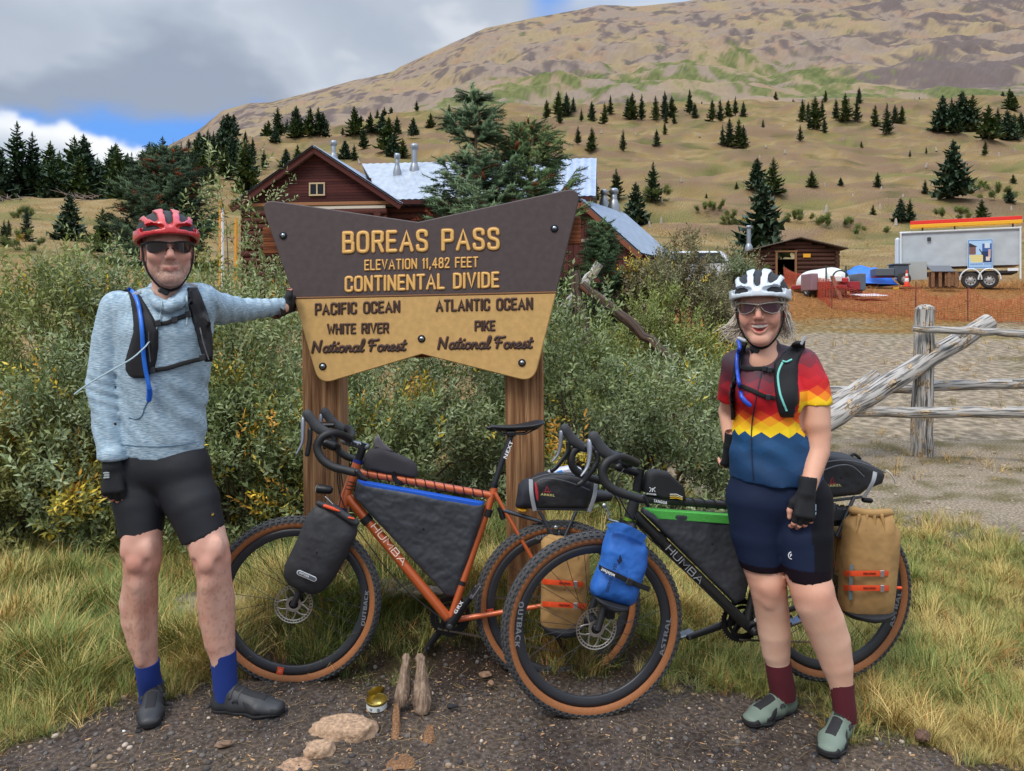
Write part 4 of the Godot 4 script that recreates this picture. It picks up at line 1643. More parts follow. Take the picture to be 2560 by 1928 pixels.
# a head about its own centre: x to the picture's right, y up, z to the front
func head_field(woman: bool) -> Field:
	var f := Field.new(Vector3(-0.105,-0.25,-0.135),Vector3(0.105,0.14,0.135),0.0036)
	f.ball(Vector3(0,0.03,-0.018),Vector3(0.076,0.092,0.096),0.02)
	f.ball(Vector3(0,-0.02,0.02),Vector3(0.064,0.088,0.07),0.03)
	var jw := 0.045 if woman else 0.052
	var chin := -0.106 if woman else -0.1
	for s in [-1.0,1.0]:
		f.cone(Vector3(jw * s,-0.055,0.0),0.026,Vector3(0.014 * s,chin,0.06),0.019 if woman else 0.022,0.025)
		f.ball(Vector3(0.041 * s,-0.02,0.056),Vector3(0.026,0.024 if woman else 0.02,0.022),0.025)
		f.ball(Vector3(0.031 * s,0.009,0.094),Vector3(0.017,0.012,0.017),0.014,Basis.IDENTITY,true)
		f.ball(Vector3(0.031 * s,0.007,0.074),Vector3(0.0135,0.0125,0.0125),0.004)
		f.ball(Vector3(0.0125 * s,-0.028,0.092),Vector3(0.0085,0.0075,0.009),0.006)
		f.ball(Vector3(0.006 * s,-0.034,0.097),Vector3(0.0035,0.0025,0.004),0.002,Basis.IDENTITY,true)
		var ear := Basis(Vector3.UP,0.45 * s)
		f.ball(Vector3(0.079 * s,-0.006,-0.012),Vector3(0.010,0.033,0.021),0.006,ear)
		f.ball(Vector3(0.087 * s,-0.004,-0.006),Vector3(0.006,0.02,0.011),0.004,ear,true)
	f.ball(Vector3(0,chin - 0.001,0.062),Vector3(0.024,0.018,0.018),0.015)
	f.cone(Vector3(-0.036,0.027,0.074),0.010,Vector3(0.036,0.027,0.074),0.010,0.016)
	var nose := 0.0115 if woman else 0.013
	f.cone(Vector3(0,0.02,0.084),0.0085,Vector3(0,-0.022,0.106),nose,0.01)
	if woman:      # a wide laugh
		var arc := func(x: float,y: float,z: float) -> Vector3: return Vector3(x,y + 9.0 * x * x,0.0815 - 10.0 * x * x + z)
		var up_lip := []
		var low_lip := []
		for j in 9:
			var x := -0.029 + 0.00725 * j
			up_lip.append(arc.call(x,-0.0525,0.003))
			low_lip.append(Vector3(x,-0.0795 + 30.0 * x * x,0.0795 - 9.0 * x * x))
		f.chain(up_lip,[0.003,0.004,0.0045,0.005,0.005,0.005,0.0045,0.004,0.003],0.004)
		f.chain(low_lip,[0.003,0.004,0.0055,0.006,0.0065,0.006,0.0055,0.004,0.003],0.004)
		for j in 8:
			var x := -0.024 + 0.006 * j
			var w := 1.0 - pow(absf(x + 0.003) / 0.03,2.0)
			f.cone(Vector3(x,-0.0635 + 14.0 * x * x,0.0845 - 9.0 * x * x),0.0035 + 0.0088 * w,Vector3(x + 0.006,-0.0635 + 14.0 * (x + 0.006) * (x + 0.006),0.0845 - 9.0 * (x + 0.006) * (x + 0.006)),0.0035 + 0.0088 * w,0.002,Vector3.ZERO,1.0,true)
		for j in 8:
			var x := -0.022 + 0.0055 * j
			f.cone(arc.call(x,-0.0588,-0.0045),0.0056,arc.call(x + 0.0055,-0.0588,-0.0045),0.0056,0.001)
		for s in [-1.0,1.0]:
			f.ball(Vector3(0.044 * s,-0.04,0.056),Vector3(0.02,0.022,0.02),0.016)
	else:
		f.chain([Vector3(-0.030,-0.056,0.072),Vector3(-0.014,-0.061,0.084),Vector3(0,-0.062,0.087),Vector3(0.014,-0.061,0.084),Vector3(0.030,-0.055,0.072)],[0.002,0.003,0.0034,0.003,0.002],0.006)
		f.chain([Vector3(-0.022,-0.066,0.076),Vector3(0,-0.070,0.084),Vector3(0.022,-0.066,0.076)],[0.003,0.0042,0.003],0.006)
		for j in 9:
			var u := -0.0325 + 0.0072 * j
			f.cone(Vector3(u,-0.0648 + 6.0 * u * u,0.0915 - 12.0 * u * u),0.0021,Vector3(u + 0.0072,-0.0648 + 6.0 * (u + 0.0072) * (u + 0.0072),0.0915 - 12.0 * (u + 0.0072) * (u + 0.0072)),0.0021,0.002,Vector3.ZERO,1.0,true)
	for s in [-1.0,1.0]:      # the smile's creases
		f.cone(Vector3(0.021 * s,-0.03,0.093),0.0036,Vector3(0.038 * s,-0.058,0.078),0.0052,0.006,Vector3.ZERO,1.0,true)
		f.cone(Vector3(0.038 * s,-0.058,0.078),0.0052,Vector3(0.038 * s,-0.078,0.064),0.003,0.006,Vector3.ZERO,1.0,true)
	f.cone(Vector3(0,-0.06,-0.03),0.052 if not woman else 0.046,Vector3(0,-0.26,-0.045),0.06 if not woman else 0.052,0.02)
	return f

func head_paint(p: Vector3,woman: bool) -> Color:
	var a := nz2.get_noise_3d(p.x * 900.0,p.y * 900.0,p.z * 900.0)
	var c := lin(222,178,160).lerp(lin(206,154,138),0.5 + 0.8 * a)
	if woman:
		c = lin(222,174,152).lerp(lin(212,154,134),0.5 + 0.7 * a)
	c = c.lerp(lin(206,120,104),0.45 * exp(-pow(p.distance_to(Vector3(0.043 * signf(p.x),-0.03,0.07)) / 0.024,2.0)))
	c = c.lerp(lin(206,122,106),0.4 * exp(-pow(p.distance_to(Vector3(0,-0.022,0.112)) / 0.016,2.0)))
	c = c.lerp(lin(206,112,96),0.5 * smoothstep(0.078,0.09,absf(p.x)))
	if woman:
		if p.z > 0.06 and absf(p.x) < 0.031:
			var m := Vector2(p.x / 0.0285,(p.y + 0.0635 - 12.0 * p.x * p.x) / (0.0125 * (1.0 - 0.6 * pow(p.x / 0.03,2.0))))
			if m.length() < 0.98 and p.z < 0.0825 - 9.0 * p.x * p.x:
				return lin(238,230,216) if p.y > -0.0645 + 9.0 * p.x * p.x else lin(140,54,54)
			if m.length() < 1.5:
				c = c.lerp(lin(200,108,104),0.7)
	else:
		var l := Vector2(p.x / 0.026,(p.y + 0.065 - 4.0 * p.x * p.x) / 0.0085).length()
		if p.z > 0.07 and l < 1.0:
			c = c.lerp(lin(186,108,100),0.6)
		var beard := smoothstep(-0.042,-0.066,p.y + 0.25 * (0.05 - absf(p.x)) * float(p.z > 0.07)) * smoothstep(-0.135,-0.11,p.y) * smoothstep(0.0,0.03,p.z)
		beard = maxf(beard,0.8 * exp(-pow((p.y + 0.047) / 0.007,2.0)) * float(absf(p.x) < 0.032 and p.z > 0.07))
		var bristle := nz2.get_noise_3d(p.x * 5200.0,p.y * 5200.0,p.z * 5200.0)
		c = c.lerp(lin(120,102,94) if bristle > -0.05 else lin(176,146,132),0.55 * beard * (1.0 if l > 1.1 else 0.0))
	return c

# one hand: wrist at the origin, fingers along -y, palm towards +z, thumb on the side of ts * x; only_glove keeps what a short finger glove covers
func hand_mesh(mb: MB,xf: Transform3D,ts: float,curls: Array,thumb: Array,glove: bool,paint,sc := 1.0) -> void:
	var g := 0.0022 if glove else 0.0
	var f := Field.new(Vector3(-0.075,-0.2,-0.05),Vector3(0.075,0.06,0.10),0.0034)
	f.cone(Vector3(0,0.05,0),0.027 + g,Vector3(0,0.0,0),0.0255 + g,0.01,Vector3.RIGHT,1.15)
	for q in [[0.026,0.0155],[0.009,0.0155],[-0.009,0.015],[-0.025,0.0145]]:
		f.cone(Vector3(q[0] * 0.55 * ts,-0.005,0.002),q[1] + g,Vector3(q[0] * ts,-0.084,-0.002),q[1] * 0.82 + g,0.012)
	f.ball(Vector3(0.02 * ts,-0.035,0.012),Vector3(0.016 + g,0.028 + g,0.014 + g),0.012)
	var base := [Vector3(0.0285,-0.086,0),Vector3(0.0095,-0.09,0),Vector3(-0.0095,-0.087,0),Vector3(-0.027,-0.08,0)]
	var lens := [[0.041,0.025,0.021],[0.045,0.028,0.022],[0.042,0.026,0.021],[0.033,0.02,0.018]]
	for k in 4:
		var p := Vector3(base[k].x * ts,base[k].y,base[k].z)
		var a := 0.0
		for j in 3:
			a += deg_to_rad(curls[k][j])
			var dir := Vector3(0.06 * ts * (1.5 - k),-cos(a),sin(a)).normalized()
			var q: Vector3 = p + dir * lens[k][j]
			var r := [0.0098,0.0088,0.0078][j] as float
			if k == 3:
				r *= 0.88
			if glove and j == 0:
				q = p + dir * lens[k][0] * 0.72
			if not glove or j == 0:
				f.cone(p,r + g,q,(r - 0.0007) + g,0.004)
				if not glove and j > 0:
					f.ball(p,Vector3.ONE * (r * 1.06),0.003)
			p = q
	for j in 2 + (0 if glove else 1):
		var a: Vector3 = thumb[j]
		var b: Vector3 = thumb[j + 1]
		if glove and j == 1:
			b = a.lerp(b,0.55)
		f.cone(a,[0.017,0.0125,0.0105][j] + g,b,[0.0125,0.0108,0.0085][j] + g,0.007)
	var m := MB.new()
	f.into(m,paint)
	graft(mb,m,Transform3D(xf.basis * sc,xf.origin))

func hand_skin(tone: Color) -> Callable:
	return func(p: Vector3,n: Vector3) -> Color:
		var a := nz2.get_noise_3d(p.x * 1200.0,p.y * 1200.0,p.z * 1200.0)
		var c := tone.lerp(tone * Color(0.86,0.74,0.72),0.5 + a)
		return c

func helmet(called: String,label: String,xf: Transform3D,shell: StandardMaterial3D,mark: bool) -> void:
	var o := thing(called,label,"helmet",xf.origin)
	# the vented outer shell
	var f := Field.new(Vector3(-0.125,-0.02,-0.17),Vector3(0.125,0.17,0.15),0.0036)
	f.ball(Vector3(0,0.048,-0.012),Vector3(0.108,0.1,0.142),0.01)
	f.ball(Vector3(0,0.052,0.045),Vector3(0.089,0.072,0.092),0.02)
	# everything below the rim, which dips at the temples, goes
	f.cut(Vector3(0,0.052,0.14),Vector3(0,-1,0.16))
	f.cut(Vector3(0,0.02,-0.1),Vector3(0,-1,-0.35))
	f.ball(Vector3(0,0.040,-0.012),Vector3(0.0955,0.092,0.128),0.004,Basis.IDENTITY,true)
	f.ball(Vector3(0,0.030,0.045),Vector3(0.078,0.072,0.080),0.006,Basis.IDENTITY,true)
	# long vents between four ribs
	var sm := 0.0025
	var z := Vector3.ZERO
	f.cone(Vector3(0,0.084,0.135),0.0095,Vector3(0,0.118,0.075),0.016,sm,z,1.0,true)
	f.cone(Vector3(0,0.118,0.075),0.016,Vector3(0,0.143,-0.03),0.017,sm,z,1.0,true)
	f.cone(Vector3(0,0.143,-0.03),0.017,Vector3(0,0.10,-0.15),0.018,sm,z,1.0,true)
	for s in [-1.0,1.0]:
		f.cone(Vector3(0.040 * s,0.096,0.112),0.007,Vector3(0.050 * s,0.114,0.07),0.0165,sm,z,1.0,true)
		f.cone(Vector3(0.050 * s,0.114,0.07),0.0165,Vector3(0.056 * s,0.128,-0.03),0.017,sm,z,1.0,true)
		f.cone(Vector3(0.056 * s,0.128,-0.03),0.017,Vector3(0.045 * s,0.09,-0.135),0.016,sm,z,1.0,true)
		f.cone(Vector3(0.080 * s,0.084,0.072),0.009,Vector3(0.096 * s,0.088,0.03),0.021,sm,z,1.0,true)
		f.cone(Vector3(0.096 * s,0.088,0.03),0.021,Vector3(0.093 * s,0.086,-0.06),0.02,sm,z,1.0,true)
		f.cone(Vector3(0.026 * s,0.0735,0.128),0.008,Vector3(0.056 * s,0.0735,0.104),0.0145,sm,z,1.0,true)
		f.cone(Vector3(0.056 * s,0.0735,0.104),0.0145,Vector3(0.078 * s,0.067,0.075),0.0125,sm,z,1.0,true)
	var m := MB.new()
	f.into(m)
	var mb := MB.new()
	graft(mb,m,xf)
	add("shell",mb,shell,o)
	# dark foam and the pads inside
	m = MB.new()
	m.ball(Transform3D(Basis(),Vector3(0,0.046,-0.012)),Vector3(0.1015,0.0945,0.135),36,22)
	mb = MB.new()
	var keep := MB.new()
	for k in range(0,m.i.size(),3):
		var c := (m.v[m.i[k]] + m.v[m.i[k + 1]] + m.v[m.i[k + 2]]) / 3.0
		if c.y > 0.055 - 0.2 * absf(c.x) + 0.12 * c.z:
			for j in 3:
				keep.i.append(keep.v.size())
				keep.v.append(m.v[m.i[k + j]])
				keep.n.append(m.n[m.i[k + j]])
				keep.t.append(Vector2.ZERO)
				keep.c.append(Color.WHITE)
	graft(mb,keep,xf)
	add("liner",mb,mat("helmet liner",srgb(34,35,38),0.7),o)
	var black := mat("strap black",srgb(20,20,23),0.8)
	# straps to a buckle below the chin
	for s in [-1.0,1.0]:
		mb = MB.new()
		m = MB.new()
		m.tube(smooth([Vector3(0.083 * s,0.04,0.02),Vector3(0.0815 * s,0.0,0.022),Vector3(0.077 * s,-0.045,0.02),Vector3(0.06 * s,-0.09,0.024),Vector3(0.03 * s,-0.128,0.03),Vector3(0.0 * s,-0.14,0.036)],5),0.007,8,true,Vector3(0.9 * s,-0.3,0.4),0.25)
		graft(mb,m,xf)
		add("chin_strap",mb,black,o)
		mb = MB.new()
		m = MB.new()
		m.tube(smooth([Vector3(0.083 * s,0.03,-0.05),Vector3(0.081 * s,-0.02,-0.02),Vector3(0.077 * s,-0.045,0.018)],5),0.006,8,true,Vector3(s,0,0),0.25)
		graft(mb,m,xf)
		add("rear_strap",mb,black,o)
	m = MB.new()
	m.box(Transform3D(Basis(Vector3.FORWARD,0.5),Vector3(-0.022,-0.142,0.038)),Vector3(0.036,0.02,0.012),0.004)
	mb = MB.new()
	graft(mb,m,xf)
	add("buckle",mb,mat("buckle black",srgb(38,40,44),0.4),o)
	if mark:
		var a := xf * Vector3(0.103,0.052,0.028)
		text3d("TREK",a,xf * Vector3(0.1095,0.052,-0.02),xf.basis.x.normalized(),0.013,mat("mark dark",srgb(60,66,76),0.5),o)

func sunglasses(label: String,xf: Transform3D,frame: StandardMaterial3D,lens: StandardMaterial3D,full: bool) -> void:
	var o := thing("sunglasses",label,"sunglasses",xf.origin)
	for s in [-1.0,1.0]:
		var p := PackedVector3Array()
		for k in 13:
			var t := k / 12.0
			var w := deg_to_rad(lerpf(7.5,66.0,t))
			var lo := lut([[0.0,0.003],[0.1,-0.009],[0.45,-0.0205],[0.8,-0.0165],[1.0,-0.001]],t)
			var hi := lut([[0.0,0.0145],[0.4,0.019],[0.8,0.0185],[1.0,0.0135]],t)
			for j in 7:
				var y := lerpf(lo,hi,j / 6.0)
				p.append(Vector3(0.0795 * sin(w) * s,y + 0.0075,0.0145 + 0.095 * cos(w) - 0.25 * (0.02 - y) * 0.3))
		var m := MB.new()
		m.sheet(p,7,13,false,1,1,Vector3(0,0,1))
		var mb := MB.new()
		graft(mb,m,xf)
		add("lens",mb,lens,o)
		# brow bar, then the temple arm back to the ear
		m = MB.new()
		var path := []
		for k in 9:
			var w := deg_to_rad(lerpf(0.0,66.0,k / 8.0))
			path.append(Vector3(0.080 * sin(w) * s,lut([[0,0.0205],[3,0.0255],[6,0.0265],[8,0.023]],k),0.0155 + 0.095 * cos(w)))
		path.append(Vector3(0.083 * s,0.021,0.03))
		path.append(Vector3(0.086 * s,0.016,-0.02))
		m.rod(path,[0.0026,0.003,0.0032,0.0032,0.0032,0.0032,0.0036,0.004,0.0046,0.0046,0.003],8)
		if full:
			path = []
			for k in 9:
				var t := k / 8.0
				var w := deg_to_rad(lerpf(7.5,66.0,t))
				path.append(Vector3(0.0797 * sin(w) * s,lut([[0.0,0.0105],[0.1,-0.0015],[0.45,-0.013],[0.8,-0.009],[1.0,0.0065]],t),0.0147 + 0.095 * cos(w)))
			m.rod(path,0.0014,6)
		m.rod([Vector3(0.006 * s,0.004,0.105),Vector3(0.011 * s,-0.004,0.1)],0.0028,6)
		mb = MB.new()
		graft(mb,m,xf)
		add("frame",mb,frame,o)

# a clipped-in cycling shoe; heel and toe lie on the ground
func shoe_field(k: float,g: float) -> Field:
	var f := Field.new(Vector3(-0.075,-0.01,-0.04) * k,Vector3(0.075,0.16,0.34) * k,0.0036)
	var ax := Vector3.RIGHT
	f.cone(Vector3(0,0.045,0.043) * k,0.035 * k + g,Vector3(0,0.046,0.11) * k,0.036 * k + g,0.02)
	f.cone(Vector3(0,0.046,0.11) * k,0.036 * k + g,Vector3(0,0.042,0.2) * k,0.034 * k + g,0.02,ax,1.18)
	f.cone(Vector3(0,0.040,0.2) * k,0.033 * k + g,Vector3(0.004,0.033,0.266) * k,0.024 * k + g,0.018,ax,1.6)
	f.cone(Vector3(0,0.05,0.042) * k,0.036 * k + g,Vector3(0,0.1,0.046) * k,0.037 * k + g,0.02)
	f.cone(Vector3(0,0.082,0.085) * k,0.033 * k + g,Vector3(0,0.056,0.16) * k,0.031 * k + g,0.02)
	f.cut(Vector3(0,0.018,0) * k,Vector3.DOWN)
	f.cut(Vector3(0,0.104,0.05) * k,Vector3(0,1,-0.16))
	f.ball(Vector3(0,0.12,0.052) * k,Vector3(0.031,0.045,0.04) * k,0.006,Basis.IDENTITY,true)
	return f

func shoe_piece(f: Field,xf: Transform3D,m: Material,parent: Node3D,called: String) -> MeshInstance3D:
	var q := MB.new()
	f.into(q)
	var mb := MB.new()
	graft(mb,q,xf)
	return add(called,mb,m,parent)

# a clipped-in cycling shoe; heel and toe lie on the ground
func shoe(o: Node3D,heel: Vector3,toe: Vector3,upper: StandardMaterial3D,sole: StandardMaterial3D,trim: StandardMaterial3D) -> void:
	var fw := toe - heel
	var l := fw.length()
	fw /= l
	var up := Vector3.UP
	var side := up.cross(fw).normalized()
	up = fw.cross(side).normalized()
	var xf := Transform3D(Basis(side,up,fw),heel)
	var k := l / 0.30
	var s := shoe_piece(shoe_field(k,0.0),xf,upper,o,"shoe")
	var ax := Vector3.RIGHT
	# dark mesh tongue, rubber toe cap and heel cup, each a little proud
	var f := shoe_field(k,0.0016)
	f.cut(Vector3(0.021,0,0) * k,Vector3(1,0,0))
	f.cut(Vector3(-0.021,0,0) * k,Vector3(-1,0,0))
	f.cut(Vector3(0,0.058,0) * k,Vector3.DOWN)
	f.cut(Vector3(0,0,0.225) * k,Vector3(0,0,1))
	f.cut(Vector3(0,0,0.07) * k,Vector3(0,0,-1))
	shoe_piece(f,xf,sole,s,"tongue")
	f = shoe_field(k,0.0016)
	f.cut(Vector3(0,0.044,0.27) * k,Vector3(0,1,0.2))
	f.cut(Vector3(0,0,0.232) * k,Vector3(0,0.5,-1))
	shoe_piece(f,xf,sole,s,"toe_cap")
	f = shoe_field(k,0.0014)
	f.cut(Vector3(0,0.075,0) * k,Vector3.UP)
	f.cut(Vector3(0,0.04,0.022) * k,Vector3(0,0.25,1))
	shoe_piece(f,xf,trim,s,"heel_cup")
	for e in [-1.0,1.0]:
		f = shoe_field(k,0.0013)
		f.cut(Vector3(0,0.03,0) * k,Vector3.DOWN)
		f.cut(Vector3(0,0.052,0.2) * k,Vector3(0,1,0.35))
		f.cut(Vector3(0,0,0.178) * k,Vector3(0,-0.5,-1))
		f.cut(Vector3(0,0,0.228) * k,Vector3(0,0.2,1))
		f.cut(Vector3(0.03 * e,0,0) * k,Vector3(-e,0,0))
		shoe_piece(f,xf,sole,s,"side_panel")
	# the lugged sole
	f = Field.new(Vector3(-0.075,-0.02,-0.04) * k,Vector3(0.075,0.06,0.34) * k,0.0045)
	f.cone(Vector3(0,0.03,0.042) * k,0.038 * k,Vector3(0,0.03,0.12) * k,0.033 * k,0.02)
	f.cone(Vector3(0,0.03,0.12) * k,0.033 * k,Vector3(0,0.03,0.2) * k,0.036 * k,0.02,ax,1.2)
	f.cone(Vector3(0,0.03,0.2) * k,0.036 * k,Vector3(0.004,0.033,0.266) * k,0.027 * k,0.02,ax,1.6)
	f.cut(Vector3(0,0.025,0) * k,Vector3.UP)
	f.cut(Vector3(0,0.010,0) * k,Vector3.DOWN)
	var m := MB.new()
	f.into(m)
	for j in 16:
		var z := 0.02 + 0.26 * (j / 2) / 7.0
		if z > 0.09 and z < 0.15:
			continue
		var w := 0.036 if z > 0.15 else 0.026
		m.box(Transform3D(Basis(),Vector3((w if j % 2 else -w),0.005,z) * k),Vector3(0.024,0.016,0.02) * k,0.003)
	var mb := MB.new()
	graft(mb,m,xf)
	add("sole",mb,sole,s)
	# flaps over the tongue and the dial
	for q in [[0.110,0.098,0.030],[0.098,0.126,0.031],[0.086,0.152,0.031]]:
		m = MB.new()
		m.rod(smooth([Vector3(-q[2] - 0.006,q[0] - 0.032,q[1] - 0.004) * k,Vector3(-q[2] * 0.55,q[0] - 0.004,q[1]) * k,Vector3(q[2] * 0.55,q[0] - 0.004,q[1] + 0.004) * k,Vector3(q[2] + 0.006,q[0] - 0.032,q[1] + 0.008) * k],4),0.0058 * k,6,Vector3(0,0.5,1).normalized(),1.3)
		mb = MB.new()
		graft(mb,m,xf)
		add("shoe_strap",mb,upper,s)
	for e in [-1.0,1.0]:
		m = MB.new()
		m.lathe([Vector2(0.011,-0.006),Vector2(0.011,0.003),Vector2(0.008,0.006),Vector2(0.0,0.006)],Transform3D(Basis(Vector3.FORWARD,-1.2 * e),Vector3(0.040 * e,0.066,0.118) * k),14)
		mb = MB.new()
		graft(mb,m,xf)
		add("shoe_dial",mb,sole,s)

func sock(o: Node3D,list: Array,r: Array,m: StandardMaterial3D) -> void:
	var mb := MB.new()
	var q := smooth(list,5)
	var rr := []
	for k in q.size():
		var t := float(k) / (q.size() - 1) * (r.size() - 1)
		var j := mini(int(t),r.size() - 2)
		rr.append(lerpf(r[j],r[j + 1],t - j) + 0.0007 * (k % 2))
	mb.tube(q,rr,22,true)
	add("sock",mb,m,o)

func hair_strands(o: Node3D,roots: Array,flow: Array,count: int,sd: int,m: StandardMaterial3D,xf: Transform3D) -> void:
	rng.seed = sd
	var mm := MB.new()
	for k in count:
		var t := rng.randf()
		var a: Vector3 = roots[0].lerp(roots[1],t)
		var b: Vector3 = flow[0].lerp(flow[1],t) + Vector3(rng.randfn(),rng.randfn(),rng.randfn()) * 0.008
		var c: Vector3 = flow[2].lerp(flow[3],t) + Vector3(rng.randfn(),rng.randfn(),rng.randfn()) * 0.012
		var g := rng.randf_range(0.7,1.15)
		mm.col = Color(g,g,g)
		mm.tube(smooth([a,a.lerp(b,0.5) + Vector3(rng.randfn(),0.5,rng.randfn()) * 0.004,b,c],3),[0.0022,0.0026,0.0028,0.0028,0.0026,0.0024,0.002,0.0015,0.001,0.0005],4,false)
	var mb := MB.new()
	graft(mb,mm,xf)
	add("hair",mb,m,o)

func make_man() -> void:
	var o := thing("person","man in a heather blue hoodie and black shorts, one hand on the sign's edge","person",Vector3(P(440,1800,2.98).x,0.0,-2.98))
	var xl := Vector3.RIGHT
	var skin := vmat("skin",0.52,0.4)
	skin.subsurf_scatter_enabled = true
	skin.subsurf_scatter_strength = 0.12
	var body := MB.new()
	# torso, arms and legs
	var f := Field.new(Vector3(-1.72,0.05,-3.62),Vector3(-0.95,1.75,-2.72),0.0085)
	var la := [P(362,1180,3.02),P(354,1335,2.96),P(356,1372,2.945),P(356,1400,2.94),P(352,1440,2.955),P(347,1505,2.985),P(349,1545,2.99),P(356,1600,2.995),P(367,1658,3.0),P(374,1712,3.03)]
	var ra := [0.07,0.0745,0.070,0.0675,0.061,0.069,0.066,0.055,0.040,0.040]
	var lb := [P(452,1180,3.02),P(511,1335,2.965),P(524,1372,2.95),P(530,1400,2.945),P(535,1440,2.955),P(540,1505,2.98),P(543,1545,2.985),P(549,1600,2.985),P(558,1645,2.985),P(563,1725,2.985)]
	var rb := [0.07,0.076,0.071,0.068,0.062,0.0695,0.066,0.057,0.045,0.041]
	f.chain(la,ra,0.012)
	f.chain(lb,rb,0.012)
	for q in [[la,-1.0],[lb,1.0]]:      # kneecaps,the tendon below,shins and the inner muscle
		var kn: Vector3 = q[0][3]
		f.ball(kn + Vector3(0.004 * q[1],0.004,0.052),Vector3(0.031,0.034,0.026),0.018)
		f.ball(kn + Vector3(0.004 * q[1],-0.056,0.044),Vector3(0.02,0.026,0.017),0.018)
		f.ball(kn + Vector3(0.036 * q[1],0.052,0.042),Vector3(0.026,0.05,0.024),0.02)
		f.ball(kn + Vector3(-0.036 * q[1],0.042,0.042),Vector3(0.026,0.045,0.022),0.02)
		f.ball(kn + Vector3(0.044,0.0,0.058),Vector3(0.010,0.02,0.008),0.014,Basis.IDENTITY,true)
		f.ball(kn + Vector3(-0.044,0.0,0.058),Vector3(0.010,0.02,0.008),0.014,Basis.IDENTITY,true)
		f.cone(kn + Vector3(0.0,-0.09,0.036),0.024,kn + Vector3(0.014 * q[1],-0.40,-0.015),0.008,0.03)
	f.chain([P(405,1170,3.02),P(405,1000,3.02),P(412,850,3.0),P(412,780,3.0)],[0.1,0.095,0.105,0.07],0.03,xl,1.4)
	f.chain([P(300,770,3.0),P(258,972,2.97),P(281,1160,2.905)],[0.045,0.036,0.033],0.02)
	f.chain([P(495,755,3.01),P(600,775,3.27),P(708,770,3.45)],[0.045,0.032,0.026],0.02)
	f.cone(P(418,735,2.99),0.06,P(414,790,3.0),0.08,0.03)
	var tone := lin(206,152,130)
	f.into(body,func(p: Vector3,n: Vector3) -> Color:
		var a := nz2.get_noise_3d(p.x * 500.0,p.y * 500.0,p.z * 500.0)
		var b := nz.get_noise_3d(p.x * 160.0,p.y * 160.0,p.z * 160.0)
		var c := lin(216,174,156).lerp(lin(194,142,124),clampf(0.45 + 0.7 * a + 0.5 * b,0,1))
		c = c.lerp(lin(200,132,116),0.4 * exp(-pow((p.y - P(0,1400,2.95).y) / 0.05,2.0)))
		var hair := nz2.get_noise_3d(p.x * 3400.0,p.y * 1500.0,p.z * 3400.0)
		if hair > 0.24 and p.y < P(0,1420,2.95).y:
			c = c.lerp(lin(150,112,94),0.35)
		return c)
	# head
	var hs := 1.09
	var hx := Transform3D(Basis(Vector3.FORWARD,-0.03).rotated(Vector3.UP,0.5).rotated(Vector3.RIGHT,0.03) * hs,P(419,627,2.95))
	var m := MB.new()
	head_field(false).into(m,func(p: Vector3,n: Vector3) -> Color: return head_paint(p,false))
	graft(body,m,hx)
	# right hand, hanging with its back to the camera
	var rh := Transform3D(Basis(Vector3.UP,PI + 0.25).rotated(Vector3.FORWARD,-0.08).rotated(Vector3.RIGHT,-0.12),P(281,1166,2.9))
	var curl := [[28,42,28],[38,48,32],[44,52,34],[48,54,34]]
	var th := [Vector3(-0.018,-0.015,0.008),Vector3(-0.047,-0.055,0.02),Vector3(-0.056,-0.092,0.026),Vector3(-0.053,-0.122,0.03)]
	hand_mesh(body,rh,-1.0,curl,th,false,hand_skin(lin(214,150,132)),1.05)
	# left hand, gripping the board's edge: fingers behind, thumb up the front
	var lf := Vector3(0.22,0.24,-0.94).normalized()
	var lx := Vector3(0.93,-0.28,0.18)
	var lz := (lx - lf * lx.dot(lf)).normalized()
	var ly := -lf
	var lh := Transform3D(Basis(ly.cross(lz),ly,lz),P(705,772,3.46))
	var inv := lh.affine_inverse()
	var lth := [inv * P(708,762,3.47),inv * P(722,742,3.475),inv * P(724.5,712,3.5),inv * P(725,694,3.508)]
	var lts := signf(lth[1].x)
	var lcurl := [[6,20,14],[6,20,14],[6,20,14],[6,18,14]]
	hand_mesh(body,lh,lts,lcurl,lth,false,hand_skin(lin(214,150,132)),1.05)
	add("body",body,skin,o)
	# gloves
	var gm := grain(mat("glove black",srgb(30,31,36),0.8),Vector3(40,40,40),0.01,0.25,0.05,3,91)
	var mb := MB.new()
	hand_mesh(mb,rh,-1.0,curl,th,true,null,1.05)
	var gl := add("glove",mb,gm,o)
	for k in 3:
		mb = MB.new()
		var y := -0.022 - 0.0085 * k
		mb.rod([rh * Vector3(0.024 - 0.002 * (k % 2),y,-0.0215),rh * Vector3(0.009,y,-0.0222)],0.0036,8,rh.basis.z,0.25)
		add("glove_mark",mb,mat("mark grey",srgb(150,156,156),0.5),gl)
	mb = MB.new()
	mb.rod([rh * Vector3(-0.034,-0.05,0.0),rh * Vector3(-0.037,-0.08,0.002),rh * Vector3(-0.035,-0.105,0.004)],0.004,8)
	add("glove_edge",mb,mat("glove grey",srgb(92,96,102),0.8),gl)
	mb = MB.new()
	hand_mesh(mb,lh,lts,lcurl,lth,true,null,1.05)
	add("glove",mb,gm,o)
	# shorts
	f = Field.new(Vector3(-1.62,0.62,-3.22),Vector3(-1.02,1.16,-2.76),0.008)
	f.cone(P(352,1170,3.02),0.112,P(452,1170,3.02),0.112,0.03)
	f.chain([P(350,1190,3.02),P(350,1260,2.99),P(353,1345,2.962)],[0.108,0.096,0.080],0.012)
	f.chain([P(450,1190,3.02),P(482,1260,2.99),P(513,1350,2.962)],[0.108,0.1,0.0805],0.012)
	f.cone(P(405,1130,3.02),0.11,P(405,1160,3.02),0.11,0.03,xl,1.3)
	f.cut(P(353,1336,2.96),Vector3(0.02,-1,-0.1),P(353,1360,2.96),0.13)
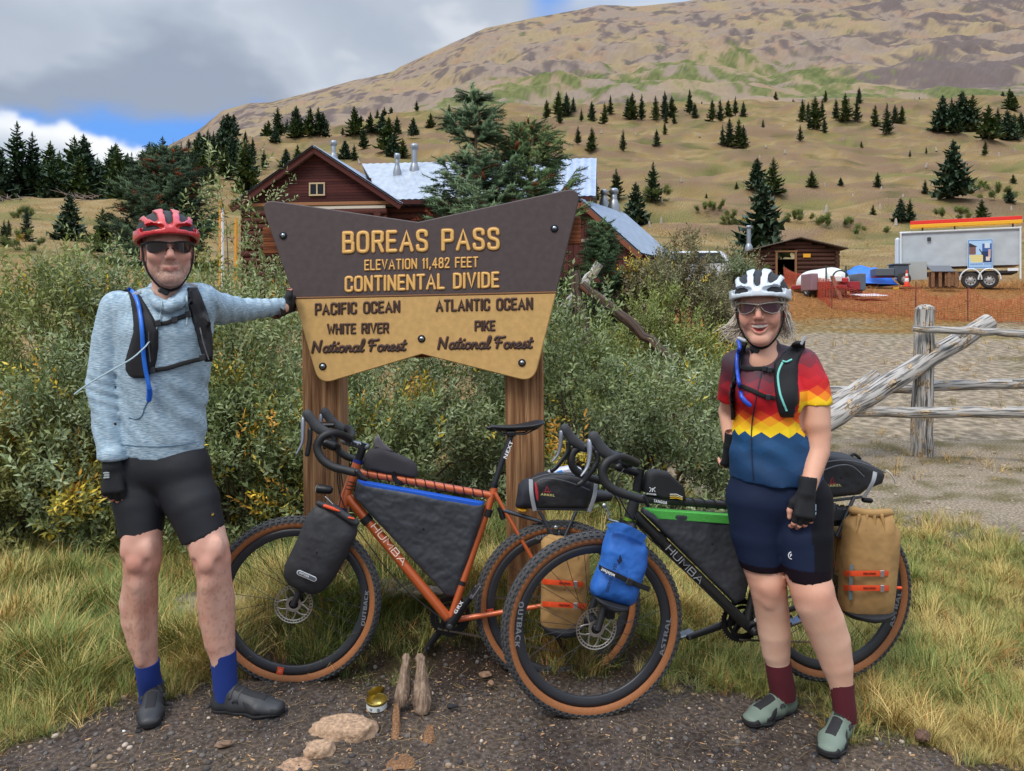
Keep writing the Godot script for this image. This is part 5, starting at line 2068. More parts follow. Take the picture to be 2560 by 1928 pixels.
	f.cut(P(511,1336,2.96),Vector3(0.39,-0.92,-0.1),P(517,1362,2.96),0.14)
	f.bump(func(p: Vector3) -> float: return 0.0035 * nz.get_noise_3d(p.x * 150.0,p.y * 260.0,p.z * 150.0))
	mb = MB.new()
	f.into(mb)
	var sh := add("shorts",mb,grain(mat("lycra black",srgb(26,28,36),0.66),Vector3(40,40,40),0.01,0.2,0.05,3,92),o)
	mb = MB.new()
	var e := over(f,532,1287,2.9,0.0)
	mb.lathe([Vector2(0.0085,0.001),Vector2(0.0075,0.002),Vector2(0.0,0.002)],ring_frame(Vector3(0.15,0,1).normalized(),e),16)
	var em := add("emblem",mb,mat("emblem black",srgb(10,10,12),0.5),sh)
	mb = MB.new()
	mb.rod([e + Vector3(-0.003,-0.004,0.0022),e + Vector3(0.003,0.004,0.0022)],0.0016,6)
	mb.rod([e + Vector3(-0.003,0.002,0.0022),e + Vector3(0.004,-0.001,0.0022)],0.0012,6)
	add("emblem_mark",mb,mat("mark gold",srgb(206,168,80),0.4,0.5),em)
	# hoodie
	f = Field.new(Vector3(-1.74,0.9,-3.58),Vector3(-0.93,1.74,-2.68),0.0085)
	f.chain([P(402,1148,3.02),P(403,1090,3.02),P(406,1000,3.01),P(411,900,3.0),P(413,830,2.99),P(412,785,2.99)],[0.113,0.117,0.118,0.124,0.125,0.1],0.03,xl,1.42)
	f.cone(P(312,776,3.0),0.068,P(500,756,3.01),0.068,0.05)
	f.chain([P(296,770,3.0),P(274,850,2.99),P(258,972,2.97),P(272,1090,2.935),P(283,1182,2.9)],[0.069,0.0625,0.058,0.052,0.0445],0.018)
	f.chain([P(492,756,3.01),P(545,772,3.15),P(602,776,3.28),P(655,772,3.37),P(712,766,3.455)],[0.074,0.068,0.055,0.045,0.036],0.025)
	f.cone(P(281,1140,2.91),0.050,P(284,1150,2.91),0.0475,0.008)
	# hood bunched round the neck
	var ring := []
	for q in [[372.0,734.0,3.0],[378.0,744.0,2.93],[400.0,762.0,2.885],[422.0,768.0,2.875],[444.0,758.0,2.885],[462.0,738.0,2.93],[468.0,724.0,3.0],[450.0,716.0,3.07],[418.0,714.0,3.09],[388.0,722.0,3.07],[372.0,734.0,3.0]]:
		ring.append(P(q[0],q[1],q[2]))
	f.chain(ring,[0.022,0.022,0.021,0.02,0.021,0.022,0.022,0.028,0.03,0.028,0.022],0.016)
	f.ball(P(425,742,3.1),Vector3(0.105,0.05,0.05),0.03)
	f.cone(P(420,700,2.985),0.052,P(420,760,2.955),0.046,0.012,Vector3.ZERO,1.0,true)
	f.cut(P(402,1153,2.9),Vector3(-0.02,-1,0),P(402,1220,3.0),0.32)
	f.cut(P(283,1176,2.9),Vector3(0.2,-0.96,0),P(286,1205,2.9),0.09)
	f.cut(P(711,766,3.45),Vector3(0.95,0.0,-0.45),P(726,766,3.5),0.09)
	var elbow := P(258,980,2.95)
	f.bump(func(p: Vector3) -> float:
		var w := 0.006 * nz.get_noise_3d(p.x * 90.0 + p.y * 60.0,p.y * 200.0 - p.x * 90.0,p.z * 90.0)
		if p.x > -1.2 and p.y > 1.45:      # the raised arm: folds across the sleeve
			w += 0.0028 * sin(p.x * 120.0 - p.z * 60.0 + p.y * 50.0 + 6.0 * nz.get_noise_3d(p.x * 90.0,p.y * 90.0,p.z * 90.0))
		elif p.y < 1.36 and p.y > 1.02:      # slack cloth above the hem
			w += 0.003 * sin(p.y * 60.0 + p.x * 60.0 + 8.0 * nz.get_noise_3d(p.x * 70.0,p.y * 60.0,p.z * 70.0)) * smoothstep(1.36,1.26,p.y) * smoothstep(1.0,1.1,p.y)
		w += 0.004 * sin(p.y * 160.0 + p.x * 60.0) * exp(-pow(p.distance_to(elbow) / 0.09,2.0))
		return w)
	mb = MB.new()
	f.into(mb)
	var hm := mat("heather jersey",Color.WHITE,0.9)
	hm.uv1_triplanar = true
	hm.uv1_scale = Vector3(1.1,9.0,1.1)
	hm.albedo_texture = noise_tex(0.055,4,srgb(82,116,142),srgb(228,240,246),512,93)
	add("hoodie",mb,hm,o)
	# hem band, cuff seam, pocket edge and the drawstrings
	var seam := mat("hoodie seam",srgb(78,108,132),0.9)
	mb = MB.new()
	mb.tube(draped_path(f,[Vector2(302,1112),Vector2(350,1116),Vector2(400,1117),Vector2(450,1113),Vector2(498,1104)],2.9,0.0005),0.0016,5)
	add("hem_seam",mb,seam,o)
	mb = MB.new()
	mb.tube(draped_path(f,[Vector2(322,1044),Vector2(340,1048),Vector2(354,1040),Vector2(362,1018),Vector2(372,1000)],2.9,0.001),0.002,5)
	add("pocket_edge",mb,seam,o)
	mb = MB.new()
	var cord := draped_path(f,[Vector2(404,748),Vector2(402,780),Vector2(390,822),Vector2(376,850)],2.88,0.008)
	cord.append_array(smooth([P(364,866,2.83),P(330,896,2.80),P(280,925,2.78),P(225,957,2.77),P(185,986,2.77)],4))
	mb.tube(cord,0.0034,6,true,Vector3(0,0.5,1),0.5)
	add("drawstring",mb,mat("cord heather",srgb(156,176,186),0.9),o)
	mb = MB.new()
	mb.tube(draped_path(f,[Vector2(466,740),Vector2(468,780),Vector2(466,812)],2.9,0.006),0.0034,6)
	add("drawstring",mb,mat("cord heather",Color.WHITE),o)
	# socks and shoes
	var blue := grain(mat("sock blue",srgb(30,62,150),0.95),Vector3(20,90,20),0.06,0.3,0.05,2,94)
	sock(o,[P(367,1655,2.998),P(371,1690,3.01),P(377,1722,3.04),P(380,1750,3.04)],[0.0445,0.0435,0.046,0.046],blue)
	sock(o,[P(557,1631,2.985),P(560,1670,2.985),P(563,1712,2.985),P(562,1745,2.985)],[0.0495,0.0465,0.045,0.043],blue)
	var up := grain(mat("shoe charcoal",srgb(62,64,68),0.55),Vector3(30,30,30),0.02,0.3,0.05,3,95)
	var so := mat("sole black",srgb(34,34,37),0.8)
	shoe(o,Vector3(P(391,1760,3.09).x,0,-3.09),Vector3(P(370,1800,2.84).x,0,-2.835),up,so,mat("shoe strap",srgb(44,45,50),0.5))
	shoe(o,Vector3(P(528,1780,2.99).x,0,-2.99),Vector3(P(718,1780,2.97).x,0,-2.95),up,so,mat("shoe strap",Color.WHITE))
	# helmet and glasses
	var red := mat("helmet red",srgb(196,18,26),0.22)
	red.clearcoat_enabled = true
	red.clearcoat = 0.8
	helmet("cycling_helmet","glossy red vented cycling helmet on the man's head",hx,red,false)
	sunglasses("dark wraparound sunglasses on the man's face",hx,mat("frame black",Color.BLACK),mat("lens dark",srgb(40,32,40),0.08,0.2,0.8),false)
	# hydration vest
	var v := thing("hydration_vest","black hydration vest with a blue drinking tube over the man's hoodie","vest",P(410,880,2.86))
	var vm := grain(mat("vest black",srgb(32,32,38),0.75),Vector3(26,26,26),0.02,0.3,0.05,3,96)
	mb = MB.new()
	drape(mb,f,[[724,318,336],[740,322,352],[775,328,374],[800,330,388],[830,330,398],[870,318,398],[900,309,394],[925,310,388],[938,318,374],[947,330,364]],2.9,0.016)
	add("chest_panel",mb,vm,v)
	mb = MB.new()
	drape(mb,f,[[716,466,492],[735,468,502],[770,470,515],[800,478,524],[840,490,531],[880,502,533],[905,512,531]],2.92,0.016)
	add("chest_panel",mb,vm,v)
	var wb := mat("strap black",Color.BLACK)
	mb = MB.new()
	mb.tube(draped_path(f,[Vector2(391,809),Vector2(415,808),Vector2(445,796),Vector2(476,784)],2.88,0.006),0.0085,8,true,Vector3(0,0,1),0.3)
	add("chest_strap",mb,wb,v)
	mb = MB.new()
	mb.tube(draped_path(f,[Vector2(386,926),Vector2(420,920),Vector2(460,908),Vector2(505,897)],2.88,0.005),0.0085,8,true,Vector3(0,0,1),0.3)
	add("chest_strap",mb,wb,v)
	for q in [[394.0,808.0],[436.0,800.0],[470.0,786.0],[380.0,926.0],[506.0,894.0]]:
		mb = MB.new()
		mb.box(Transform3D(Basis(Vector3.FORWARD,-0.2),over(f,q[0],q[1],2.88,0.012)),Vector3(0.022,0.024,0.009),0.003)
		add("buckle",mb,mat("buckle black",Color.BLACK),v)
	for q in [[372,830,376,905],[500,820,522,900]]:
		mb = MB.new()
		mb.tube(draped_path(f,[Vector2(q[0],q[1]),Vector2((q[0] + q[2]) / 2.0 - 2,(q[1] + q[3]) / 2.0),Vector2(q[2],q[3])],2.88,0.017),0.0025,5)
		add("zip",mb,mat("zip grey",srgb(84,86,92),0.6),v)
	var tb := mat("tube blue",srgb(40,112,216),0.3)
	mb = MB.new()
	var path := draped_path(f,[Vector2(321,722),Vector2(333,732),Vector2(344,755),Vector2(351,790),Vector2(355,830),Vector2(358,880),Vector2(363,920),Vector2(369,950),Vector2(373,972)],2.88,0.026)
	mb.tube(path,0.0078,10)
	add("drinking_tube",mb,tb,v)
	mb = MB.new()
	mb.rod([path[-1],over(f,374,985,2.88,0.02),over(f,372,1000,2.88,0.02)],[0.0095,0.010,0.0095],10)
	add("bite_valve",mb,mat("valve blue",srgb(26,96,206),0.35),v)
	for q in [[342.0,734.0,-0.3],[483.0,713.0,0.25]]:
		mb = MB.new()
		mb.box(Transform3D(Basis(Vector3.FORWARD,q[2]),over(f,q[0],q[1],2.9,0.03)),Vector3(0.034,0.012,0.006),0.002)
		add("reflective_tab",mb,mat("reflective grey",srgb(168,172,178),0.5),v)

func jersey_color(u: float,y: float,sd: float) -> Color:      # u across,y up,in metres
	var p := 0.064
	var q := 0.040
	var a := u / p + y / q
	var b := u / p - y / q
	var ia := floorf(a)
	var ib := floorf(b)
	var row := (ia - ib) * 0.5 * q      # height of this lozenge's middle
	var hash := fmod(absf(sin(ia * 12.9898 + ib * 78.233 + sd) * 43758.5453),1.0)
	var facet := fmod(a,1.0) + fmod(b,1.0) < 1.0
	var h := row + (hash - 0.5) * 0.03
	var stops := [[-0.20,lin(8,56,96)],[-0.10,lin(10,74,118)],[-0.03,lin(14,84,134)],[0.0,lin(250,214,20)],[0.03,lin(252,168,24)],[0.055,lin(240,96,22)],[0.085,lin(206,18,30)],[0.12,lin(190,16,34)],[0.16,lin(140,34,50)],[0.2,lin(92,42,54)],[0.25,lin(66,50,60)],[0.4,lin(60,48,58)]]
	var c: Color = stops[0][1]
	if row < -0.001:
		c = lin(14,78,126).lerp(lin(8,54,94),clampf(-h / 0.16,0,1))
		if hash > 0.6:
			c = c.lerp(lin(8,50,88),0.5)
		return c
	for k in range(3,stops.size() - 1):
		if h < stops[k + 1][0] or k == stops.size() - 2:
			var t := clampf((h - stops[k][0]) / (stops[k + 1][0] - stops[k][0]),0.0,1.0)
			c = (stops[k][1] as Color).lerp(stops[k + 1][1],t)
			break
	if h < 0.0:
		c = stops[3][1]
	return c * (1.0 if facet else 0.86)

func make_woman() -> void:
	var o := thing("person","laughing woman in a red, yellow and blue diamond jersey in front of the black bicycle","person",Vector3(P(1980,1800,2.85).x,0.0,-2.85))
	var xl := Vector3.RIGHT
	var skin := vmat("skin",0.5)
	var body := MB.new()
	var f := Field.new(Vector3(0.72,0.04,-3.2),Vector3(1.34,1.58,-2.55),0.0085)
	# her right leg, behind, then her left leg, nearer
	var la := [P(1905,1260,2.93),P(1908,1418,2.92),P(1917,1450,2.915),P(1922,1475,2.915),P(1930,1530,2.935),P(1936,1580,2.945),P(1940,1630,2.955),P(1945,1660,2.96),P(1952,1720,2.96)]
	var ra := [0.075,0.0725,0.070,0.0665,0.0625,0.0605,0.052,0.0435,0.038]
	var lb := [P(1995,1260,2.9),P(2020,1438,2.84),P(2030,1475,2.825),P(2038,1505,2.82),P(2058,1550,2.825),P(2076,1600,2.83),P(2092,1660,2.825),P(2103,1712,2.82),P(2112,1775,2.81)]
	var rb := [0.075,0.0775,0.0775,0.0745,0.0735,0.070,0.057,0.0415,0.037]
	f.chain(la,ra,0.012)
	f.chain(lb,rb,0.012)
	for q in [[la,-1.0],[lb,1.0]]:
		var kn: Vector3 = q[0][2]
		f.ball(kn + Vector3(0.003 * q[1],-0.012,0.054),Vector3(0.033,0.036,0.022),0.022)
		f.ball(kn + Vector3(0.004 * q[1],-0.066,0.044),Vector3(0.022,0.024,0.015),0.018)
	f.chain([P(1940,1220,2.92),P(1930,1100,2.92),P(1925,960,2.92),P(1922,905,2.93)],[0.11,0.1,0.1,0.07],0.03,xl,1.25)
	f.chain([P(1998,925,2.9),P(2040,1010,2.87),P(2041,1060,2.86),P(2047,1088,2.855),P(2045,1130,2.84),P(2034,1170,2.81),P(2018,1228,2.76)],[0.040,0.0505,0.0505,0.0435,0.0415,0.036,0.0285],0.015)
	f.chain([P(1850,920,2.95),P(1822,1030,3.08),P(1829,1120,3.0)],[0.038,0.04,0.028],0.02)
	f.cone(P(1908,862,2.905),0.05,P(1912,920,2.9),0.062,0.02)
	f.ball(P(1908,905,2.86),Vector3(0.05,0.05,0.03),0.03)
	f.into(body,func(p: Vector3,n: Vector3) -> Color:
		var a := nz2.get_noise_3d(p.x * 400.0,p.y * 400.0,p.z * 400.0)
		var b := nz.get_noise_3d(p.x * 120.0,p.y * 120.0,p.z * 120.0)
		var c := lin(226,186,164).lerp(lin(206,156,132),clampf(0.42 + 0.6 * a + 0.5 * b,0,1))
		c = c.lerp(lin(208,140,116),0.5 * exp(-pow((p.y - P(0,1470,2.86).y) / 0.06,2.0)))
		if p.y > 0.85:
			c = c.lerp(lin(214,158,132),0.6)
		return c)
	var hx := Transform3D(Basis(Vector3.FORWARD,-0.05).rotated(Vector3.UP,-0.38).rotated(Vector3.RIGHT,0.06) * 1.03,P(1901,773,2.87))
	var m := MB.new()
	head_field(true).into(m,func(p: Vector3,n: Vector3) -> Color: return head_paint(p,true))
	graft(body,m,hx)
	var lh := Transform3D(Basis(Vector3.UP,PI - 0.15).rotated(Vector3.FORWARD,0.14).rotated(Vector3.RIGHT,-0.1),P(2017,1232,2.755))
	var curl := [[24,34,24],[30,38,24],[34,40,26],[38,42,28]]
	var th := [Vector3(0.018,-0.012,0.006),Vector3(0.043,-0.045,0.016),Vector3(0.050,-0.078,0.022),Vector3(0.048,-0.104,0.026)]
	hand_mesh(body,lh,1.0,curl,th,false,hand_skin(lin(222,166,144)),0.94)
	var rh := Transform3D(Basis(Vector3.UP,PI).rotated(Vector3.RIGHT,0.3),P(1829,1112,2.99))
	var rth := [Vector3(-0.018,-0.012,0.006),Vector3(-0.036,-0.045,0.018),Vector3(-0.038,-0.075,0.024),Vector3(-0.034,-0.1,0.028)]
	hand_mesh(body,rh,-1.0,[[40,50,30],[40,50,30],[40,50,30],[40,50,30]],rth,false,hand_skin(lin(222,166,144)),0.9)
	add("body",body,skin,o)
	var gm := mat("glove black",Color.BLACK)
	var mb := MB.new()
	hand_mesh(mb,lh,1.0,curl,th,true,null,0.94)
	var gl := add("glove",mb,gm,o)
	mb = MB.new()
	mb.rod([lh * Vector3(-0.031,-0.035,-0.016),lh * Vector3(-0.033,-0.056,-0.0155)],0.0013,5)
	mb.rod([lh * Vector3(-0.034,-0.062,-0.0155),lh * Vector3(-0.034,-0.07,-0.0155)],0.0013,5)
	add("glove_mark",mb,mat("mark pale blue",srgb(150,176,200),0.5),gl)
	mb = MB.new()
	hand_mesh(mb,rh,-1.0,[[40,50,30],[40,50,30],[40,50,30],[40,50,30]],rth,true,null,0.9)
	add("glove",mb,gm,o)
	# hair behind the ears, blown to the left
	var hair := vmat("ash blond hair",0.55,0.5)
	hair.albedo_color = srgb(226,216,200)
	hair_strands(o,[Vector3(-0.075,0.01,-0.05),Vector3(-0.045,-0.03,-0.09)],[Vector3(-0.10,-0.055,-0.05),Vector3(-0.07,-0.09,-0.07),Vector3(-0.150,-0.080,-0.03),Vector3(-0.092,-0.125,-0.04)],110,5,hair,hx)
	hair_strands(o,[Vector3(0.075,0.01,-0.05),Vector3(0.045,-0.03,-0.09)],[Vector3(0.098,-0.05,-0.05),Vector3(0.07,-0.09,-0.07),Vector3(0.112,-0.085,-0.03),Vector3(0.075,-0.11,-0.05)],80,6,hair,hx)
	hair_strands(o,[Vector3(-0.078,0.045,0.02),Vector3(-0.08,0.03,-0.02)],[Vector3(-0.080,0.02,0.03),Vector3(-0.082,0.0,-0.01),Vector3(-0.078,0.0,0.03),Vector3(-0.08,-0.03,-0.01)],26,7,hair,hx)
	hair_strands(o,[Vector3(0.06,0.06,0.06),Vector3(0.08,0.03,-0.02)],[Vector3(0.072,0.03,0.05),Vector3(0.082,0.0,-0.01),Vector3(0.076,0.015,0.04),Vector3(0.08,-0.03,-0.01)],30,8,hair,hx)
	# shorts: navy with black side panels and hem bands
	f = Field.new(Vector3(0.74,0.5,-3.16),Vector3(1.34,1.06,-2.62),0.008)
	f.chain([P(1900,1255,2.935),P(1898,1330,2.93),P(1908,1430,2.917)],[0.128,0.106,0.0775],0.012)
	f.chain([P(1995,1255,2.915),P(2008,1340,2.87),P(2021,1452,2.837)],[0.126,0.108,0.0815],0.012)
	f.cone(P(1936,1180,2.92),0.122,P(1942,1230,2.92),0.13,0.03,xl,1.32)
	f.cut(P(1906,1420,2.91),Vector3(0.02,-1,-0.05),P(1908,1444,2.91),0.115)
	f.cut(P(2020,1444,2.84),Vector3(0.08,-1,-0.05),P(2022,1470,2.84),0.12)
	f.bump(func(p: Vector3) -> float: return 0.003 * nz.get_noise_3d(p.x * 160.0,p.y * 240.0,p.z * 160.0))
	mb = MB.new()
	var hem_a := P(0,1402,2.91).y
	var hem_b := P(0,1412,2.84).y
	f.into(mb,func(p: Vector3,n: Vector3) -> Color:
		var d := -p.z
		var px := 1280.0 + p.x * FOC / d
		var py := HY - (p.y - EYE) * FOC / d
		if p.x < 0.99 and p.y < hem_a or p.x >= 0.99 and p.y < hem_b - 0.0 * px:
			return lin(22,20,26)
		if p.x > 1.075 + 0.06 * (0.8 - p.y):
			return lin(22,22,29)
		return lin(30,40,64))
	var sh := add("shorts",mb,vmat("lycra navy",0.66),o)
	var e := over(f,1980,1389,2.78,0.001)
	mb = MB.new()
	mb.lathe([Vector2(0.0145,0.0),Vector2(0.0145,0.0012),Vector2(0.0112,0.0012),Vector2(0.0112,0.0)],ring_frame(Vector3(0,0,1),e),24)
	mb.rod([e + Vector3(-0.006,-0.004,0.001),e + Vector3(-0.003,0.005,0.001),e + Vector3(0.003,0.005,0.001),e + Vector3(0.006,-0.004,0.001)],0.0017,6)
	mb.rod([e + Vector3(-0.006,0.001,0.001),e + Vector3(0.006,0.001,0.001)],0.0014,6)
	add("emblem",mb,mat("print white",srgb(226,228,232),0.5),sh)
	# jersey
	f = Field.new(Vector3(0.72,0.85,-3.2),Vector3(1.36,1.56,-2.58),0.0075)
	f.chain([P(1942,1212,2.92),P(1940,1180,2.92),P(1932,1125,2.92),P(1924,1060,2.92),P(1923,990,2.915),P(1922,940,2.92),P(1922,912,2.93)],[0.141,0.138,0.126,0.108,0.112,0.108,0.085],0.03,xl,1.25)
	f.ball(P(1884,985,2.85),Vector3(0.06,0.062,0.056),0.04)
	f.ball(P(1966,990,2.85),Vector3(0.06,0.062,0.056),0.04)
	f.cone(P(1845,912,2.95),0.05,P(2000,905,2.92),0.05,0.04)
	f.chain([P(2006,910,2.91),P(2030,960,2.885),P(2042,1018,2.87)],[0.061,0.0605,0.0575],0.015)
	f.chain([P(1842,912,2.95),P(1834,960,2.98),P(1828,1005,3.03)],[0.056,0.055,0.052],0.015)
	# open collar
	var col := []
	for q in [[1906.0,925.0,2.845],[1894.0,900.0,2.85],[1884.0,875.0,2.87],[1886.0,858.0,2.92],[1910.0,852.0,2.96],[1938.0,856.0,2.93],[1944.0,868.0,2.88],[1928.0,896.0,2.85],[1906.0,925.0,2.845]]:
		col.append(P(q[0],q[1],q[2]))
	f.chain(col,[0.008,0.010,0.012,0.014,0.016,0.014,0.012,0.010,0.008],0.012)
	f.cone(P(1911,840,2.9),0.046,P(1909,880,2.84),0.028,0.006,Vector3.ZERO,1.0,true)
	f.cone(P(1909,880,2.80),0.026,P(1907,922,2.80),0.003,0.004,Vector3.ZERO,1.0,true)
	f.cut(P(1942,1205,2.9),Vector3(-0.06,-1,0),P(1942,1290,2.92),0.36)
	f.cut(P(2042,1011,2.86),Vector3(0.02,-1,0),P(2046,1040,2.86),0.085)
	f.cut(P(1828,1000,3.03),Vector3(0,-1,0),P(1826,1030,3.05),0.08)
	f.bump(func(p: Vector3) -> float:
		return 0.005 * nz.get_noise_3d(p.x * 110.0 + p.y * 40.0,p.y * 190.0,p.z * 110.0) + 0.003 * sin(p.y * 60.0 + p.x * 30.0 + 7.0 * nz.get_noise_3d(p.x * 60.0,p.y * 60.0,p.z * 60.0)) * smoothstep(1.2,1.05,p.y))
	mb = MB.new()
	var mid := P(1924,1060,2.92).x
	var y0 := P(0,1083,2.8).y
	var y1 := P(0,1012,2.86).y
	var ax := P(2040,1000,2.86).x
	f.into(mb,null,func(p: Vector3,n: Vector3) -> Vector2:
		if p.x > 1.045 and p.y > y1 - 0.02:      # the sleeve
			var w := atan2(p.x - ax,p.z + 2.875) * 0.058
			return Vector2(0.5 + (w + 0.01) / 1.0,0.5 - (p.y - y1 + 0.004) * 0.5 / 0.5)
		var w := atan2((p.x - mid) / 1.25,p.z + 2.92) * 0.135
		return Vector2(0.5 + w / 1.0,0.5 - (p.y - y0) / 1.0))
	var im := Image.create_empty(768,768,false,Image.FORMAT_RGB8)
	for y in 768:
		var yy := (383.5 - y) / 768.0
		for x in 768:
			var c := jersey_color((x - 383.5) / 768.0,yy,3.0) if absf(yy) < 0.36 else lin(60,48,58)
			im.set_pixel(x,y,c.linear_to_srgb())
	var jm := mat("jersey",Color.WHITE,0.72)
	jm.albedo_texture = ImageTexture.create_from_image(im)
	var je := add("jersey",mb,jm,o)
	mb = MB.new()
	mb.tube(draped_path(f,[Vector2(1905,928),Vector2(1893,985),Vector2(1880,1060),Vector2(1879,1130),Vector2(1884,1200)],2.8,0.0008),0.0022,5)
	add("zip",mb,mat("zip navy",srgb(20,36,60),0.6),je)
	# socks and shoes
	var wine := grain(mat("sock wine",srgb(98,26,40),0.95),Vector3(20,90,20),0.06,0.3,0.05,2,94)
	sock(o,[P(1945,1656,2.96),P(1950,1690,2.96),P(1956,1722,2.965),P(1958,1745,2.965)],[0.048,0.048,0.049,0.046],wine)
	sock(o,[P(2104,1708,2.818),P(2108,1745,2.812),P(2112,1778,2.81),P(2112,1800,2.81)],[0.0425,0.040,0.040,0.039],wine)
	var sage := grain(mat("shoe sage",srgb(118,134,122),0.6),Vector3(30,30,30),0.02,0.14,0.05,3,97)
	var so := mat("sole black",Color.BLACK)
	var st := mat("shoe trim",srgb(64,70,70),0.6)
	shoe(o,Vector3(P(1988,1760,2.99).x,0,-3.0),Vector3(P(1846,1780,2.93).x,0,-2.865),sage,so,st)
	shoe(o,Vector3(P(2124,1800,2.86).x,0,-2.87),Vector3(P(2046,1850,2.7).x,0,-2.655),sage,so,st)
	# helmet and glasses
	var white := mat("helmet white",srgb(206,216,226),0.28)
	white.clearcoat_enabled = true
	white.clearcoat = 0.5
	helmet("cycling_helmet","white vented cycling helmet on the woman's head",hx,white,true)
	sunglasses("silver framed sunglasses with violet lenses on the woman's face",hx,mat("frame silver",srgb(196,190,180),0.25,0.7),mat("lens violet",srgb(92,66,76),0.08,0.2,0.8),true)
	# hydration vest
	var v := thing("hydration_vest","black hydration vest with a mint green zip over the woman's jersey","vest",P(1960,960,2.8))
	var vm := mat("vest black",Color.BLACK)
	mb = MB.new()
	drape(mb,f,[[852,1990,2014],[872,1968,2012],[892,1948,2004],[906,1934,1999],[930,1932,1998],[965,1934,1999],[1000,1938,2001],[1030,1944,2002],[1046,1952,2002]],2.85,0.016)
	add("chest_panel",mb,vm,v)
	mb = MB.new()
	drape(mb,f,[[856,1852,1870],[880,1840,1862],[910,1834,1856],[950,1828,1853],[985,1824,1848],[1020,1826,1842],[1050,1828,1838]],2.9,0.014)
	add("chest_panel",mb,vm,v)
	var wb := mat("strap black",Color.BLACK)
	for q in [[Vector2(1850,918),Vector2(1880,922),Vector2(1905,922),Vector2(1934,926)],[Vector2(1850,964),Vector2(1880,976),Vector2(1910,990),Vector2(1938,996)]]:
		mb = MB.new()
		mb.tube(draped_path(f,q,2.8,0.005),0.008,8,true,Vector3(0,0,1),0.3)
		add("chest_strap",mb,wb,v)
	for q in [[1912.0,922.0],[1925.0,925.0],[1921.0,993.0]]:
		mb = MB.new()
		mb.box(Transform3D(Basis(Vector3.FORWARD,0.1),over(f,q[0],q[1],2.8,0.012)),Vector3(0.018,0.021,0.009),0.003)
		add("buckle",mb,mat("buckle black",Color.BLACK),v)
	var mint := mat("zip mint",srgb(126,214,204),0.6)
	mb = MB.new()
	mb.tube(draped_path(f,[Vector2(1957,906),Vector2(1948,925),Vector2(1945,945),Vector2(1950,982),Vector2(1958,1006),Vector2(1967,1028)],2.8,0.018),0.0042,6,true,Vector3(0,0,1),0.5)
	add("zip",mb,mint,v)
	mb = MB.new()
	mb.tube(draped_path(f,[Vector2(1956,902),Vector2(1966,905),Vector2(1979,899)],2.8,0.022),0.0036,6)
	add("zip_pull",mb,mint,v)
	var tb := mat("tube cobalt",srgb(36,78,190),0.3)
	mb = MB.new()
	var path := draped_path(f,[Vector2(1850,868),Vector2(1844,885),Vector2(1842,910),Vector2(1845,940),Vector2(1849,965),Vector2(1854,992)],2.85,0.022)
	path.insert(0,P(1846,852,2.88))
	mb.tube(path,0.0072,10)
	add("drinking_tube",mb,tb,v)
	mb = MB.new()
	mb.rod([path[-1],over(f,1862,1003,2.8,0.02),over(f,1874,1013,2.8,0.018)],[0.0085,0.009,0.0085],10)
	add("bite_valve",mb,tb,v)
	mb = MB.new()
	mb.rod([P(1848,846,2.87),P(1862,852,2.86)],0.007,8)
	add("tube_clip",mb,mat("clip clear",srgb(190,196,204),0.3),v)
	mb = MB.new()
	mb.box(Transform3D(Basis(Vector3.FORWARD,0.5),P(2008,852,2.84)),Vector3(0.01,0.034,0.006),0.002)
	add("reflective_tab",mb,mat("reflective grey",srgb(168,172,178),0.5),v)

# ---- bicycles and their bags ----

var bike := {}      # the plane of the bicycle in work: d0 at column x0,slope per column,lean per row

func bd(px: float,py: float) -> float:
	return bike.d0 + (px - bike.x0) * bike.slope + (1700.0 - py) * bike.lean

func bn() -> Vector3:      # the plane's normal,towards the camera
	return Vector3(bike.slope * FOC / bike.d0,0,1).normalized()

func Q(px: float,py: float,off := 0.0) -> Vector3:      # the point seen at that column and row,off metres nearer than the bicycle's middle plane
	return P(px,py,bd(px,py) - off)

func mirror(p: Vector3) -> Vector3:      # the same point on the other side of the bicycle
	var d := -p.z
	var off := bd(1280.0 + p.x * FOC / d,HY - (p.y - EYE) * FOC / d) - d
	return p - (bn() + Vector3.UP * bike.lean * FOC / bike.d0) * 2.0 * off

func pts(list: Array,off := 0.0) -> Array:
	var out := []
	for q in list:
		out.append(Q(q[0],q[1],q[2] if q.size() > 2 else off))
	return out

func wall(px: float,py: float,off := 0.0) -> Transform3D:
	var n := bn()
	return Transform3D(Basis(Vector3.UP.cross(n).normalized(),Vector3.UP,n),Q(px,py,off))

func outline(xf: Transform3D,list: Array,off := 0.0) -> PackedVector2Array:
	var inv := xf.affine_inverse()
	var out := PackedVector2Array()
	for q in list:
		var l := inv * Q(q[0],q[1],off)
		out.append(Vector2(l.x,l.y))
	return out

func ring_frame(n: Vector3,at: Vector3) -> Transform3D:      # y along n
	var x := Vector3.UP.cross(n).normalized()
	return Transform3D(Basis(x,n,x.cross(n)),at)

func text3d(text: String,a: Vector3,b: Vector3,face: Vector3,height: float,material: Material,parent: Node3D,called := "lettering",font := "Droid Sans") -> void:
	var f := SystemFont.new()
	f.font_names = PackedStringArray([font])
	f.font_weight = 700
	var tm := TextMesh.new()
	tm.text = text
	tm.font = f
	tm.font_size = 64
	tm.pixel_size = 0.01
	tm.depth = 0.05
	tm.curve_step = 2.0
	var o := put(called,tm,material,parent)
	var box := tm.get_aabb()
	var x := (b - a).normalized()
	var z := (face - x * face.dot(x)).normalized()
	var at := (a + b) / 2.0
	var q: Node = parent
	while q and q != self:
		at -= q.position
		q = q.get_parent()
	var sx := a.distance_to(b) / maxf(box.size.x,0.01)
	o.transform = Transform3D(Basis(x * sx,z.cross(x) * height / maxf(box.size.y,0.01),z * 0.02),at)

